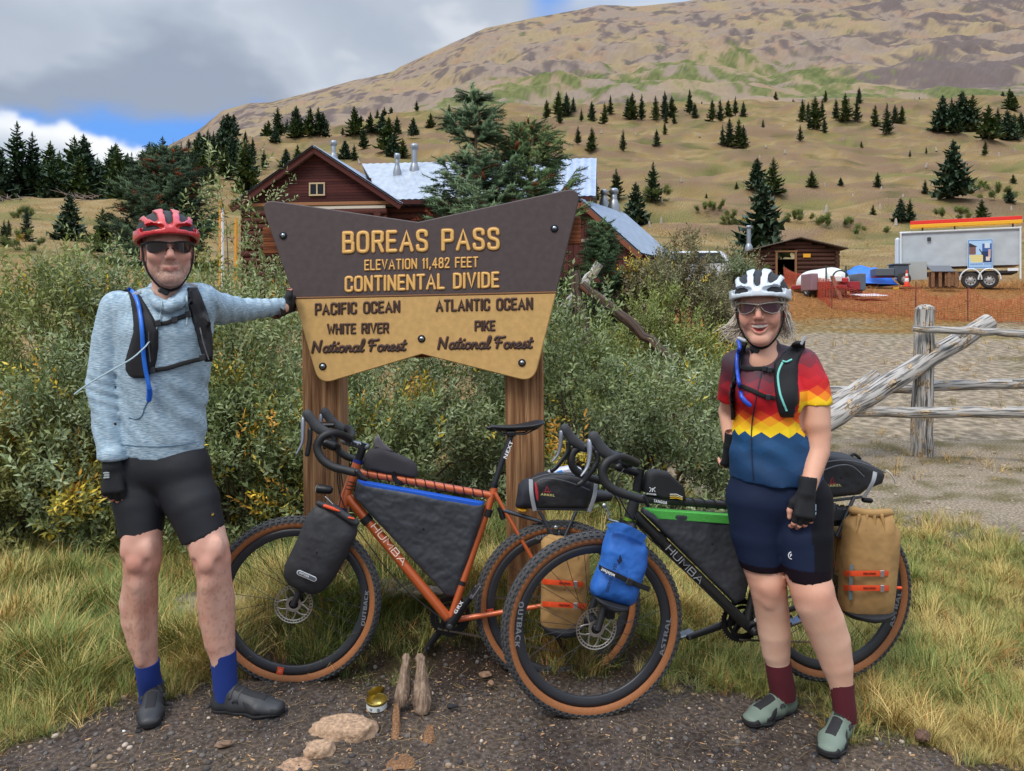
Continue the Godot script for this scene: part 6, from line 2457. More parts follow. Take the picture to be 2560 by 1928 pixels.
func wheel(parent: Node3D,c: Vector3,n: Vector3,disc_side: float,sd: int,print_text: Array) -> Node3D:
	var xf := ring_frame(n,c)
	var mb := MB.new()
	mb.lathe([Vector2(0.2735,0.004),Vector2(0.277,0.0105),Vector2(0.296,0.0135),Vector2(0.3105,0.0135),Vector2(0.3105,-0.0135),Vector2(0.296,-0.0135),Vector2(0.277,-0.0105),Vector2(0.2735,-0.004),Vector2(0.2735,0.004)],xf,72)
	var w := add("wheel",mb,mat("carbon rim",srgb(46,48,53),0.42),parent)
	for s in [-1.0,1.0]:
		mb = MB.new()
		var prof := []
		for k in 8:
			var a := deg_to_rad(lerpf(158.0,84.0,k / 7.0))
			prof.append(Vector2(0.3315 + 0.0255 * cos(a),s * 0.0235 * sin(a)))
		mb.lathe(prof,xf,72)
		add("sidewall",mb,grain(mat("tan sidewall",srgb(172,110,66),0.72),Vector3(14,14,14),0.0,0.2,0.03,4,71),w)
	mb = MB.new()
	var prof := []
	for k in 11:
		var a := deg_to_rad(lerpf(83.0,-83.0,k / 10.0))
		prof.append(Vector2(0.3315 + 0.0245 * cos(a),0.0235 * sin(a)))
	mb.lathe(prof,xf,72)
	for k in 84:
		var a := TAU * k / 84.0
		for row in [[-74.0,0.0],[74.0,0.0],[-50.0,0.5],[50.0,0.5],[-18.0,0.0],[18.0,0.5]]:
			var b := deg_to_rad(row[0])
			var th: float = a + row[1] * TAU / 84.0
			var radial := Vector3(cos(th),0,sin(th))
			var up := (radial * cos(b) + Vector3(0,sin(b),0)).normalized()
			var tan := Vector3(-sin(th),0,cos(th))
			var local := Transform3D(Basis(tan,up,tan.cross(up)),radial * 0.3315 + up * 0.026)
			mb.box(xf * local,Vector3(0.0125,0.0055,0.009),0.0)
	add("tyre",mb,grain(mat("tyre rubber",srgb(84,84,86),0.88),Vector3(20,20,20),0.0,0.35,0.04,4,72),w)
	mb = MB.new()
	mb.lathe([Vector2(0.0,0.056),Vector2(0.010,0.056),Vector2(0.013,0.05),Vector2(0.013,0.04),Vector2(0.027,0.036),Vector2(0.027,0.031),Vector2(0.016,0.026),Vector2(0.014,0.0),Vector2(0.016,-0.026),Vector2(0.027,-0.031),Vector2(0.027,-0.036),Vector2(0.012,-0.045),Vector2(0.011,-0.056),Vector2(0.0,-0.056)],xf,20)
	add("hub",mb,mat("hub black",srgb(34,34,36),0.35,0.4),w)
	var sm := mat("spoke steel",srgb(70,70,74),0.35,0.8)
	for k in 24:
		var a := TAU * (k + 0.5) / 24.0
		var side := 1.0 if k % 2 else -1.0
		var b := a + (0.95 if (k / 2) % 2 else -0.95)
		mb = MB.new()
		mb.tube([xf * Vector3(0.026 * cos(b),side * 0.033,0.026 * sin(b)),xf * Vector3(0.274 * cos(a),side * 0.003,0.274 * sin(a))],0.0011,5,false)
		add("spoke",mb,sm,w)
	# the disc: a drilled band on curved arms
	if disc_side != 0.0:
		mb = MB.new()
		var df := xf * Transform3D(Basis(),Vector3(0,disc_side * 0.041,0))
		var y := 0.0009
		for band in [[0.0795,0.0762],[0.0682,0.0655]]:
			mb.lathe([Vector2(band[0],y),Vector2(band[0],-y),Vector2(band[1],-y),Vector2(band[1],y),Vector2(band[0],y)],df,60)
		for k in 36:
			var a := TAU * k / 36.0
			mb.box(df * Transform3D(Basis(Vector3.UP,-a),Vector3(0.0722 * cos(a),0,0.0722 * sin(a))),Vector3(0.0094,0.0017,0.0068 if k % 6 == 0 else 0.0044),0.0)
		for k in 5:
			var a := TAU * k / 5.0
			for bend in [0.42,-0.5]:
				var arm := []
				for s in 6:
					var t := s / 5.0
					var th: float = a + bend * t
					var r := lerpf(0.027,0.067,t)
					arm.append(df * Vector3(r * cos(th),0,r * sin(th)))
				mb.tube(arm,[0.0042,0.0036,0.003,0.003,0.0034,0.004],6,true,n,0.25)
		mb.lathe([Vector2(0.032,y),Vector2(0.032,-y),Vector2(0.02,-y),Vector2(0.02,y),Vector2(0.032,y)],df,24)
		add("brake_disc",mb,mat("disc steel",srgb(196,192,184),0.3,0.9),w)
	# print on the rim and the coloured square by the valve
	for t in print_text:
		var th: float = t[1]
		var mid := Vector3(cos(th),0,sin(th))
		var along := Vector3(-sin(th),0,cos(th)) * float(t[2])
		var q := xf * (mid * 0.294 + Vector3(0,disc_face(n) * 0.0145,0))
		var ax := xf.basis * along
		if t[0] == "square":
			mb = MB.new()
			mb.box(Transform3D(Basis(ax.normalized(),(xf.basis * mid),n),q),Vector3(0.027,0.029,0.002),0.0005)
			add("rim_sticker",mb,mat("sticker orange",srgb(226,84,46),0.5),w)
			mb = MB.new()
			var cf := ring_frame(n,q + n * disc_face(n) * 0.0012)
			mb.lathe([Vector2(0.0062,0.0),Vector2(0.0062,0.0004),Vector2(0.0046,0.0004),Vector2(0.0046,0.0)],cf,16)
			add("sticker_ring",mb,mat("sticker pale",srgb(244,190,160),0.5),w)
		else:
			text3d(t[0],q - ax * t[3] * 0.5,q + ax * t[3] * 0.5,n * disc_face(n),t[4],mat("rim print",srgb(120,124,130),0.5),w,"rim_print")
	return w

func disc_face(n: Vector3) -> float:      # the side of the wheel that the camera sees
	return 1.0 if n.z > 0.0 else -1.0

func tube_part(called: String,list: Array,r,m: Material,parent: Node3D,sides := 14) -> MeshInstance3D:
	var mb := MB.new()
	mb.tube(list,r,sides,true)
	return add(called,mb,m,parent)

func rod_part(called: String,list: Array,r,m: Material,parent: Node3D,sides := 10) -> MeshInstance3D:
	var mb := MB.new()
	mb.rod(list,r,sides)
	return add(called,mb,m,parent)

# a strap that runs over the front of a bag: centre line and half width
func strap(list: Array,half: float,m: Material,parent: Node3D,called := "strap",axis := Vector3.UP) -> MeshInstance3D:
	var mb := MB.new()
	var q := smooth(list,5)
	var out := []
	var p := PackedVector3Array()
	for k in q.size():
		var tg: Vector3 = (q[mini(k + 1,q.size() - 1)] - q[maxi(k - 1,0)]).normalized()
		var up := (axis - tg * axis.dot(tg)).normalized()
		var nn := tg.cross(up)
		for c in [[1,1],[1,-1],[-1,-1],[-1,1]]:
			p.append(q[k] + up * half * c[0] + nn * 0.0014 * c[1])
	mb.sheet(p,4,q.size(),true)
	return add(called,mb,m,parent)

func drop_bar(parent: Node3D,bar: Array,hood: Array,lever: Array,blade: Array) -> void:
	var tape := grain(mat("bar tape",srgb(34,35,38),0.55),Vector3(26,26,26),0.03,0.25,0.05,3,81)
	var rubber := mat("hood rubber",srgb(52,54,58),0.7)
	var grey := mat("lever grey",srgb(150,154,166),0.35,0.5)
	var black := mat("lever black",srgb(30,31,34),0.4,0.2)
	for side in 2:
		var b := smooth(bar,5)
		var h := smooth(hood,5)
		var l := smooth(lever,5)
		var bl := smooth(blade,5)
		if side:
			for set in [b,h,l,bl]:
				for k in set.size():
					set[k] = mirror(set[k])
		var mb := MB.new()
		var rr := []
		for k in b.size():
			rr.append(0.0165 + 0.0007 * (k % 2))
		mb.rod(b,rr,12)
		add("bar_tape",mb,tape,parent)
		mb = MB.new()
		rr = []
		for k in h.size():
			rr.append(lut([[0.0,0.0185],[0.35,0.0225],[0.6,0.0205],[0.82,0.021],[1.0,0.0205]],float(k) / (h.size() - 1)))
		mb.rod(h,rr,14,bn(),0.8)
		add("brake_hood",mb,rubber,parent)
		mb = MB.new()
		mb.rod(l,[0.008,0.009,0.0095,0.0095,0.009,0.0085,0.008,0.0075,0.007,0.0065,0.006,0.0055,0.005,0.0045,0.004,0.0035].slice(0,l.size()),10,bn(),1.5)
		add("brake_lever",mb,grey,parent)
		mb = MB.new()
		mb.rod(bl,0.010,10,bn(),0.7)
		add("shift_paddle",mb,black,parent)

func crankset(parent: Node3D,c: Vector3,n: Vector3,near_arm: Vector3,far_arm: Vector3) -> void:
	var black := mat("crank black",srgb(30,31,34),0.32,0.3)
	var xf := ring_frame(n,c - n * 0.048)
	var mb := MB.new()
	mb.lathe([Vector2(0.086,0.0014),Vector2(0.086,-0.0014),Vector2(0.066,-0.0014),Vector2(0.066,0.0014),Vector2(0.086,0.0014)],xf,48)
	for k in 46:
		var a := TAU * k / 46.0
		mb.box(xf * Transform3D(Basis(Vector3.UP,-a),Vector3(0.088 * cos(a),0,0.088 * sin(a))),Vector3(0.006,0.002,0.0045),0.0)
	for k in 4:
		var a := TAU * (k + 0.4) / 4.0
		mb.tube([xf * Vector3(0,0,0),xf * Vector3(0.07 * cos(a),0,0.07 * sin(a))],[0.018,0.01],6,true,n,0.25)
	mb.lathe([Vector2(0.064,0.010),Vector2(0.064,0.008),Vector2(0.05,0.008),Vector2(0.05,0.010),Vector2(0.064,0.010)],xf,48)
	add("chainring",mb,mat("chainring",srgb(44,44,46),0.4,0.7),parent)
	for s in [[near_arm,1.0],[far_arm,-1.0]]:
		var off: Vector3 = n * 0.062 * s[1]
		mb = MB.new()
		var tip: Vector3 = s[0]
		mb.rod([c + off,c.lerp(tip,0.5) + off + n * 0.006 * s[1],tip + off + n * 0.01 * s[1]],[0.019,0.0155,0.013],12,n,0.55)
		var arm := add("crank_arm",mb,black,parent)
		mb = MB.new()
		mb.lathe([Vector2(0.0,0.002),Vector2(0.006,0.002),Vector2(0.011,0.001),Vector2(0.0135,-0.002),Vector2(0.0135,-0.01)],ring_frame(n * s[1],c + off + n * 0.0115 * s[1]),20)
		add("axle_cap",mb,mat("axle grey",srgb(66,66,70),0.4,0.6),arm)
		mb = MB.new()
		var pc: Vector3 = tip + off + n * 0.045 * s[1]
		var d := (tip - c).normalized()
		var xb := Basis(d,n.cross(d),n)
		mb.box(Transform3D(xb,pc),Vector3(0.062,0.010,0.046),0.003)
		mb.box(Transform3D(xb,pc + d * 0.03 + n.cross(d) * 0.006),Vector3(0.012,0.012,0.03),0.002)
		mb.box(Transform3D(xb,pc - d * 0.028 + n.cross(d) * 0.006),Vector3(0.016,0.012,0.034),0.002)
		mb.tube([tip + off,pc],0.006,8)
		add("pedal",mb,mat("pedal steel",srgb(120,122,126),0.3,0.9),parent)
	mb = MB.new()
	mb.tube([c - n * 0.05,c + n * 0.05],0.021,18)
	add("bottom_bracket",mb,black,parent)

func chain_run(parent: Node3D,a: Vector3,b: Vector3,n: Vector3) -> void:
	var mb := MB.new()
	var links := int(a.distance_to(b) / 0.0127)
	var d := (b - a).normalized()
	var xb := Basis(d,n.cross(d),n)
	for k in links:
		var p := a + d * (k + 0.5) * 0.0127
		mb.box(Transform3D(xb,p + n * (0.0026 if k % 2 else 0.0038)),Vector3(0.0125,0.0066,0.001),0.0)
		mb.box(Transform3D(xb,p - n * (0.0026 if k % 2 else 0.0038)),Vector3(0.0125,0.0066,0.001),0.0)
		mb.tube([p - d * 0.0063 - n * 0.004,p - d * 0.0063 + n * 0.004],0.0034,6)
	add("chain",mb,mat("chain steel",srgb(150,140,126),0.35,0.9),parent)

func lacing(parent: Node3D,a: Vector3,b: Vector3,r: float,turns: int) -> void:
	var mb := MB.new()
	var d := (b - a).normalized()
	var up := Vector3.UP - d * d.y
	up = up.normalized()
	var z := d.cross(up)
	var path := []
	for k in turns * 10 + 1:
		var t := float(k) / (turns * 10)
		var w := TAU * turns * t
		path.append(a.lerp(b,t) + (up * cos(w) + z * sin(w)) * r)
	mb.tube(path,0.0021,5,true)
	add("lacing",mb,mat("cord black",srgb(20,20,22),0.8),parent)

func frame_tubes(o: Node3D,k: Dictionary,m: StandardMaterial3D) -> void:
	tube_part("head_tube",pts([k.ht,k.hb]),[0.0205,0.024],m,o,20)
	tube_part("top_tube",pts([k.tt0,k.tt1]),[0.0165,0.0155],m,o,18)
	tube_part("down_tube",pts([k.dt0,k.dt1]),[0.0215,0.021],m,o,20)
	tube_part("seat_tube",pts([k.st,k.bb]),0.0165,m,o,18)
	for s in [1.0,-1.0]:
		tube_part("seat_stay",[Q(k.st[0],k.st[1] + 14,0.02 * s),Q(k.rh[0],k.rh[1],0.066 * s)],[0.0092,0.0075],m,o)
		tube_part("chain_stay",[Q(k.bb[0] + 8,k.bb[1] - 1,0.03 * s),Q(k.rh[0],k.rh[1],0.066 * s)],[0.0125,0.009],m,o)

func saddle(o: Node3D,nose: Array,tail: Array,clamp_at: Array,post_to: Array) -> void:
	var a := Q(nose[0],nose[1])
	var b := Q(tail[0],tail[1])
	var n := bn()
	var mb := MB.new()
	var p := PackedVector3Array()
	var rows := 18
	for k in rows + 1:
		var t := float(k) / rows
		var c := a.lerp(b,t) + Vector3(0,-0.012 * sin(PI * t) - (0.006 if t < 0.06 else 0.0),0)
		var w := lut([[0.0,0.006],[0.04,0.016],[0.25,0.021],[0.55,0.034],[0.8,0.066],[0.93,0.068],[1.0,0.045]],t)
		var h := lut([[0.0,0.006],[0.1,0.02],[0.6,0.026],[0.9,0.03],[1.0,0.012]],t)
		for s in 14:
			var e := TAU * s / 14.0
			p.append(c + n * cos(e) * w + Vector3(0,sin(e) * h * (0.35 if sin(e) > 0.0 else 1.0) * (1.0 - 0.45 * absf(cos(e)) * float(sin(e) < 0.0)),0))
	mb.sheet(p,14,rows + 1,true)
	add("saddle",mb,grain(mat("saddle black",srgb(36,37,42),0.5),Vector3(20,20,20),0.02,0.2,0.05,3,82),o)
	var rail := mat("rail black",srgb(40,40,44),0.4,0.5)
	for s in [1.0,-1.0]:
		tube_part("saddle_rail",[a.lerp(b,0.12) + n * 0.012 * s + Vector3(0,-0.012,0),a.lerp(b,0.3) + n * 0.02 * s + Vector3(0,-0.042,0),a.lerp(b,0.68) + n * 0.022 * s + Vector3(0,-0.046,0),a.lerp(b,0.9) + n * 0.034 * s + Vector3(0,-0.02,0)],0.0036,rail,o,6)
	tube_part("seatpost",[Q(post_to[0],post_to[1]),Q(clamp_at[0],clamp_at[1])],0.0138,mat("seatpost carbon",srgb(36,37,41),0.35),o)
	mb = MB.new()
	mb.box(Transform3D(Basis(n.cross(Vector3.UP) * -1.0,Vector3.UP,n),Q(clamp_at[0],clamp_at[1] - 6)),Vector3(0.042,0.022,0.046),0.005)
	add("saddle_clamp",mb,rail,o)
	tube_part("seat_collar",[Q(post_to[0] + 2,post_to[1] - 7),Q(post_to[0] - 1,post_to[1] + 2)],0.019,rail,o)

func rack(o: Node3D,deck: Array,plate: Array,arm: Array,legs: Array) -> void:
	var grey := mat("rack grey",srgb(74,78,84),0.45,0.6)
	var n := bn()
	var r := Node3D.new()
	r.name = "rack"
	o.add_child(r,true)
	for s in [1.0,-1.0]:
		rod_part("rack_rail",[Q(deck[0][0],deck[0][1],0.048 * s),Q(deck[1][0],deck[1][1],0.048 * s)],0.0055,grey,r)
		for leg in legs:
			rod_part("rack_leg",[Q(leg[0],leg[1],0.054 * s),Q(leg[2],leg[3],0.062 * s)],[0.0075,0.006],grey,r)
		rod_part("rack_arm",[Q(arm[0],arm[1],0.03 * s),Q(arm[2],arm[3],0.05 * s)],[0.0095,0.0085],grey,r)
		var mb := MB.new()
		var xf := wall(plate[0][0],plate[0][1],0.054 * s)
		mb.plate(outline(xf,plate,0.054 * s),-0.002,0.002,xf,0.0006)
		add("rack_plate",mb,grey,r)
		var c := Q((plate[0][0] + plate[1][0]) / 2.0,(plate[0][1] + plate[2][1]) / 2.0,0.058 * s)
		mb = MB.new()
		mb.lathe([Vector2(0.0085,0),Vector2(0.0085,0.002),Vector2(0.004,0.003),Vector2(0.0,0.003)],ring_frame(n * s,c),16)
		add("rack_bolt",mb,mat("bolt bright",srgb(190,196,200),0.3,0.9),r)
	for k in 4:
		var t := (k + 0.5) / 4.0
		var p: float = lerpf(deck[0][0],deck[1][0],t)
		var y: float = lerpf(deck[0][1],deck[1][1],t)
		rod_part("rack_bar",[Q(p,y,0.048),Q(p,y,-0.048)],0.004,grey,r)

func cable(o: Node3D,list: Array,r := 0.0024) -> void:
	var mb := MB.new()
	mb.tube(smooth(list,6),r,6)
	add("cable",mb,mat("cable black",srgb(26,26,28),0.5),o)

func star_mark(parent: Node3D,c: Vector3,size: float) -> void:      # the bag maker's pointed mark
	var n := bn()
	var x := Vector3.UP.cross(n).normalized()
	var mb := MB.new()
	var m := mat("mark red",srgb(150,36,46),0.6)
	for q in [[-0.9,-0.25,0.9,-0.2],[-0.55,-0.6,0.0,1.0],[0.0,1.0,0.5,-0.7],[-0.5,-0.05,0.5,-0.45]]:
		mb.tube([c + (x * q[0] + Vector3.UP * q[1]) * size,c + (x * (q[0] + q[2]) / 2.0 + Vector3.UP * (q[1] + q[3]) / 2.0) * size,c + (x * q[2] + Vector3.UP * q[3]) * size],[0.0005,0.0022,0.0005],5)
	add("emblem",mb,m,parent)

func seat_pack(o: Node3D,shape: Array,off: float,belts: Array,zips: Array,mark: Array,word: String,wa: Array,wb: Array) -> void:
	var cloth := grain(mat("pack black",srgb(44,45,49),0.62),Vector3(3,3,3),0.5,0.15,0.012,3,83)
	var creases := nz
	var mb := MB.new()
	var xf := wall(shape[0][0],shape[0][1],off - 0.06)
	mb.pillow(outline(xf,shape,off),0.068,0.068,xf,creases,0.012,3.0,0.3)
	add("bag_body",mb,cloth,o)
	var grey := mat("reflective grey",srgb(168,172,178),0.5)
	for b in belts:
		strap(pts(b),0.0085,grey,o,"strap",bn().cross(Vector3.UP))
	for z in zips:
		rod_part("zip",smooth(pts(z),4),0.0028,mat("zip grey",srgb(84,86,92),0.6),o,6)
	var q := Q(mark[0],mark[1],mark[2])
	star_mark(o,q,0.022)
	text3d(word,Q(wa[0],wa[1],wa[2]),Q(wb[0],wb[1],wb[2]),bn(),0.009,mat("word yellow",srgb(196,186,120),0.6),o)

func make_orange_bike() -> void:
	bike = {"d0": 3.225,"x0": 739.0,"slope": 0.00011,"lean": 0.00016}
	var n := bn()
	var o := thing("bicycle","orange steel gravel bicycle with drop bars, leaning on the sign's posts behind the man","bicycle",Vector3(Q(1100,1715).x,0,Q(1100,1715).z))
	var paint := mat("orange paint",srgb(190,92,46),0.34,0.25)
	paint.clearcoat_enabled = true
	paint.clearcoat = 0.6
	paint.clearcoat_roughness = 0.15
	var black := mat("anodised black",srgb(28,29,32),0.38,0.3)
	frame_tubes(o,{"ht": [893.0,1157.0],"hb": [855.0,1268.0],"tt0": [893.0,1180.0],"tt1": [1236.0,1240.0],"dt0": [868.0,1240.0],"dt1": [1122.0,1548.0],"st": [1237.0,1219.0],"bb": [1125.0,1552.0],"rh": [1395.0,1508.0]},paint)
	tube_part("headset",pts([[896.0,1150.0],[893.5,1157.5]]),0.0225,mat("headset blue",srgb(40,58,140),0.35,0.5),o)
	tube_part("headset",pts([[855.5,1267.0],[852.0,1275.0]]),0.0262,mat("headset blue",srgb(40,58,140),0.35,0.5),o)
	tube_part("steerer",pts([[911.0,1108.0],[895.0,1152.0]]),0.0175,black,o)
	rod_part("stem",pts([[860.0,1103.0],[916.0,1117.0]]),0.0155,mat("stem grey",srgb(120,124,130),0.35,0.6),o)
	text3d("GRX",Q(862,1104,0.0165),Q(908,1115,0.0165),n,0.012,black,o)
	# fork, turned with the wheel
	var turn := deg_to_rad(0.0)
	var wn := n.rotated(Vector3.UP,-turn)
	var hub := Q(739,1502)
	var crown := Q(851.0,1282.0)
	for s in [1.0,-1.0]:
		tube_part("fork_blade",[crown + wn * 0.03 * s,crown.lerp(hub,0.45) + wn * 0.052 * s + Vector3(-0.01,0,0),hub + wn * 0.056 * s],[0.019,0.0165,0.012],mat("fork black",srgb(34,35,38),0.45),o)
	rod_part("fork_crown",[crown - wn * 0.036,crown + wn * 0.036],0.021,mat("fork black",srgb(34,35,38),0.45),o)
	wheel(o,hub,wn,1.0,1,[["OUTBACK",0.12,-1.0,0.15,0.016],["square",PI * 0.5 + 0.21,-1.0]])
	wheel(o,Q(1395,1508),n,-1.0,2,[["OUTBACK",-PI / 2 - 0.05,1.0,0.17,0.02],["ASTRAL",PI / 2 - 0.02,1.0,0.15,0.018],["square",PI - 0.09,-1.0]])
	var mb := MB.new()
	mb.box(Transform3D(Basis(wn.cross(Vector3.UP),Vector3.UP,wn),hub + wn * 0.045 + Vector3(0.035,0.075,0)),Vector3(0.03,0.05,0.03),0.006)
	add("brake_caliper",mb,black,o)
	crankset(o,Q(1125,1552),n,Q(1190,1456),Q(1069,1637))
	chain_run(o,Q(1096,1572,-0.045),Q(1410,1632,-0.045),n)
	chain_run(o,Q(1130,1500,-0.045),Q(1400,1490,-0.045),n)
	tube_part("derailleur_cage",pts([[1402.0,1560.0],[1392.0,1590.0],[1415.0,1632.0]],-0.05),[0.012,0.013,0.009],black,o)
	mb = MB.new()
	mb.lathe([Vector2(0.075,0.0),Vector2(0.06,0.012),Vector2(0.04,0.026),Vector2(0.022,0.036),Vector2(0.0,0.037)],ring_frame(-n,Q(1395,1508,-0.02)),32)
	add("sprockets",mb,mat("sprocket steel",srgb(110,110,112),0.4,0.9),o)
	drop_bar(o,pts([[872.0,1098.0,0.05],[852.0,1087.0,0.15],[828.0,1083.0,0.2],[803.0,1095.0,0.21],[793.0,1120.0,0.21],[805.0,1148.0,0.215],[832.0,1167.0,0.22],[866.0,1176.0,0.225],[889.0,1182.0,0.23]]),pts([[826.0,1086.0,0.2],[797.0,1071.0,0.2],[778.0,1049.0,0.2],[768.0,1036.0,0.2]]),pts([[758.0,1046.0,0.2],[757.0,1078.0,0.205],[755.0,1108.0,0.21],[741.0,1135.0,0.215]]),pts([[775.0,1075.0,0.2],[774.0,1100.0,0.2],[768.0,1136.0,0.2]]))
	rod_part("handlebar",[Q(872,1098,0.06),mirror(Q(872,1098,0.06))],0.0158,black,o)
	rod_part("bar_end_mirror",pts([[893.0,1180.0,0.24],[904.0,1194.0,0.24],[915.0,1200.0,0.24]]),[0.013,0.012,0.006],black,o)
	mb = MB.new()
	mb.box(Transform3D(Basis(n.cross(Vector3.UP) * -1.0,Vector3(0.1,1,0.05).normalized(),n).orthonormalized(),Q(816,1062,0.03)),Vector3(0.078,0.018,0.05),0.006)
	mb.box(Transform3D(Basis(),Q(822,1075,0.02)),Vector3(0.05,0.008,0.03),0.003)
	add("cycle_computer",mb,mat("computer black",srgb(22,22,25),0.3),o)
	rod_part("horn",pts([[815.0,1108.0,0.06],[834.0,1116.0,0.06]]),0.02,black,o)
	saddle(o,[1214.0,1065.0],[1358.0,1054.0],[1277.0,1090.0],[1234.0,1216.0])
	text3d("NEXT",Q(1262,1147,0.0145),Q(1279,1104,0.0145),n,0.015,mat("print white",srgb(226,228,232),0.5),o)
	text3d("GRX",Q(1137,1534,0.086),Q(1155,1504,0.086),n,0.014,mat("print white",srgb(226,228,232),0.5),o)
	mb = MB.new()
	var fa := Q(928,1318,0.018)
	var fb := Q(1006,1413,0.018)
	lettering(mb,"HUMBA",fa,fb,Vector3(0.78,0.62,0.0),0.026,0.0022,0.2,0.6,0.0036,0.0012)
	add("frame_print",mb,mat("print pale",srgb(240,214,200),0.5),o)
	lacing(o,Q(915,1184),Q(1225,1238),0.0195,13)
	for q in [[910.0,1292.0,922.0,1306.0,0.025],[1121.0,1230.0,1121.0,1230.0,0.0]]:
		if q[4] > 0.0:
			tube_part("strap",pts([[q[0],q[1]],[q[2],q[3]]]),q[4],mat("strap black",srgb(20,20,23),0.8),o)
	tube_part("strap",pts([[1222.0,1273.0],[1216.0,1291.0]]),0.02,mat("strap black",srgb(20,20,23),0.8),o)
	tube_part("strap",pts([[1157.0,1452.0],[1154.0,1462.0]]),0.0185,mat("strap black",srgb(20,20,23),0.8),o)
	for c in [[[845.0,1112.0,0.08],[843.0,1170.0,0.06],[848.0,1230.0,0.035],[872.0,1290.0,0.03],[905.0,1340.0,0.026],[1000.0,1460.0,0.026],[1110.0,1552.0,0.024]],[[848.0,1112.0,0.06],[846.0,1160.0,0.05],[850.0,1225.0,0.04],[846.0,1270.0,0.045],[800.0,1420.0,0.07]],[[850.0,1112.0,0.0],[851.0,1170.0,-0.01],[859.0,1225.0,-0.026]]]:
		cable(o,pts(c))
	for k in 3:
		var y := 1204.0 + 9.0 * k
		tube_part("strap",pts([[862.0 + 9 - 3 * k,y],[892.0 - 3 * k,y + 4]],0.022),0.002,mat("cord black",srgb(20,20,22),0.8),o,6)
	# head lamp on its bracket
	mb = MB.new()
	var lf := ring_frame(Vector3(1.0,-0.08,0.12).normalized(),Q(793,1222,0.05))
	mb.lathe([Vector2(0.017,0.0),Vector2(0.0195,0.002),Vector2(0.0195,0.012),Vector2(0.0185,0.04),Vector2(0.0165,0.058),Vector2(0.010,0.066),Vector2(0.0,0.067)],lf,20)
	var lamp := add("head_lamp",mb,black,o)
	mb = MB.new()
	mb.lathe([Vector2(0.0178,0.001),Vector2(0.016,-0.002),Vector2(0.0,-0.004)],lf,20)
	add("lamp_lens",mb,mat("lens clear",srgb(214,222,226),0.1,0.3),lamp)
	rod_part("lamp_bracket",pts([[814.0,1243.0,0.06],[838.0,1268.0,0.05]]),0.004,mat("bracket steel",srgb(200,204,208),0.25,0.9),o)
	rack(o,[[1334.0,1272.0],[1476.0,1274.0]],[[1352.0,1303.0],[1428.0,1305.0],[1412.0,1336.0],[1372.0,1336.0]],[1262.0,1277.0,1352.0,1304.0],[[1348.0,1278.0,1388.0,1350.0],[1440.0,1280.0,1408.0,1350.0],[1398.0,1330.0,1396.0,1500.0]])
	tube_part("stay_clamp",pts([[1249.0,1268.0],[1258.0,1298.0]],0.02),0.012,black,o)

	# bags
	bike.lean = 0.00016
	var fb_bag := thing("frame_bag","black frame bag with a bright blue stripe, laced into the orange bicycle","bag",Q(1080,1330))
	mb = MB.new()
	var xf := wall(1060,1340)
	mb.pillow(outline(xf,[[894.0,1198.0],[1212.0,1257.0],[1207.0,1290.0],[1142.0,1495.0],[1119.0,1497.0],[886.0,1238.0]]),0.036,0.03,xf,nz,0.016,2.6,0.14)
	var vinyl := grain(mat("vinyl black",srgb(62,65,71),0.46),Vector3(3.0,3.0,3.0),0.9,0.12,0.011,3,84)
	add("bag_body",mb,vinyl,fb_bag)
	mb = MB.new()
	var x2 := wall(1060,1240,0.009)
	mb.pillow(outline(x2,[[895.0,1196.0],[1211.0,1253.0],[1204.0,1278.0],[892.0,1217.0]]),0.036,0.0,x2,null,0.0,2.0,0.12)
	add("blue_stripe",mb,grain(mat("stripe blue",srgb(22,92,206),0.6),Vector3(9,9,9),0.05,0.12,0.03,3,85),fb_bag)

	var tb := thing("top_tube_bag","small charcoal fabric bag with an open flap on the orange bicycle's top tube","bag",Q(975,1170))
	mb = MB.new()
	xf = wall(975,1150)
	mb.pillow(outline(xf,[[907.0,1170.0],[910.0,1140.0],[921.0,1124.0],[952.0,1116.0],[1033.0,1152.0],[1043.0,1166.0],[1046.0,1190.0],[1036.0,1195.0],[960.0,1184.0]]),0.028,0.028,xf,nz,0.01,3.0,0.4)
	add("bag_body",mb,grain(mat("charcoal cloth",srgb(66,64,70),0.95),Vector3(30,30,30),0.03,0.3,0.05,3,86),tb)
	mb = MB.new()
	mb.pillow(outline(xf,[[933.0,1116.0],[936.0,1096.0],[944.0,1086.0],[960.0,1108.0],[985.0,1130.0],[955.0,1122.0]]),0.012,0.012,xf,nz,0.006,3.0,0.3)
	add("flap",mb,mat("flap grey",srgb(92,88,94),0.95),tb)
	strap([Q(984,1180,0.03),Q(986,1196,0.026),Q(1000,1208,0.02),Q(1012,1206,0.0)],0.010,mat("strap black",srgb(20,20,23),0.8),tb)

	var fk := thing("fork_bag","black roll-top dry bag with an oblong white logo on the orange bicycle's fork","bag",Q(800,1370,0.1))
	mb = MB.new()
	xf = wall(800,1370,0.08)
	mb.pillow(outline(xf,[[796.0,1256.0],[846.0,1262.0],[894.0,1312.0],[893.0,1335.0],[866.0,1395.0],[829.0,1458.0],[806.0,1480.0],[780.0,1489.0],[742.0,1476.0],[720.0,1462.0],[708.0,1440.0],[712.0,1412.0],[745.0,1345.0],[770.0,1285.0]],0.08),0.07,0.07,xf,nz,0.022,2.4,0.75)
	var dryblack := grain(mat("dry bag black",srgb(50,51,56),0.6),Vector3(3.5,3.5,3.5),0.5,0.12,0.011,3,87)
	add("bag_body",mb,dryblack,fk)
	rod_part("roll_top",pts([[797.0,1259.0,0.12],[842.0,1277.0,0.13],[890.0,1307.0,0.13]]),[0.012,0.017,0.014],dryblack,fk)
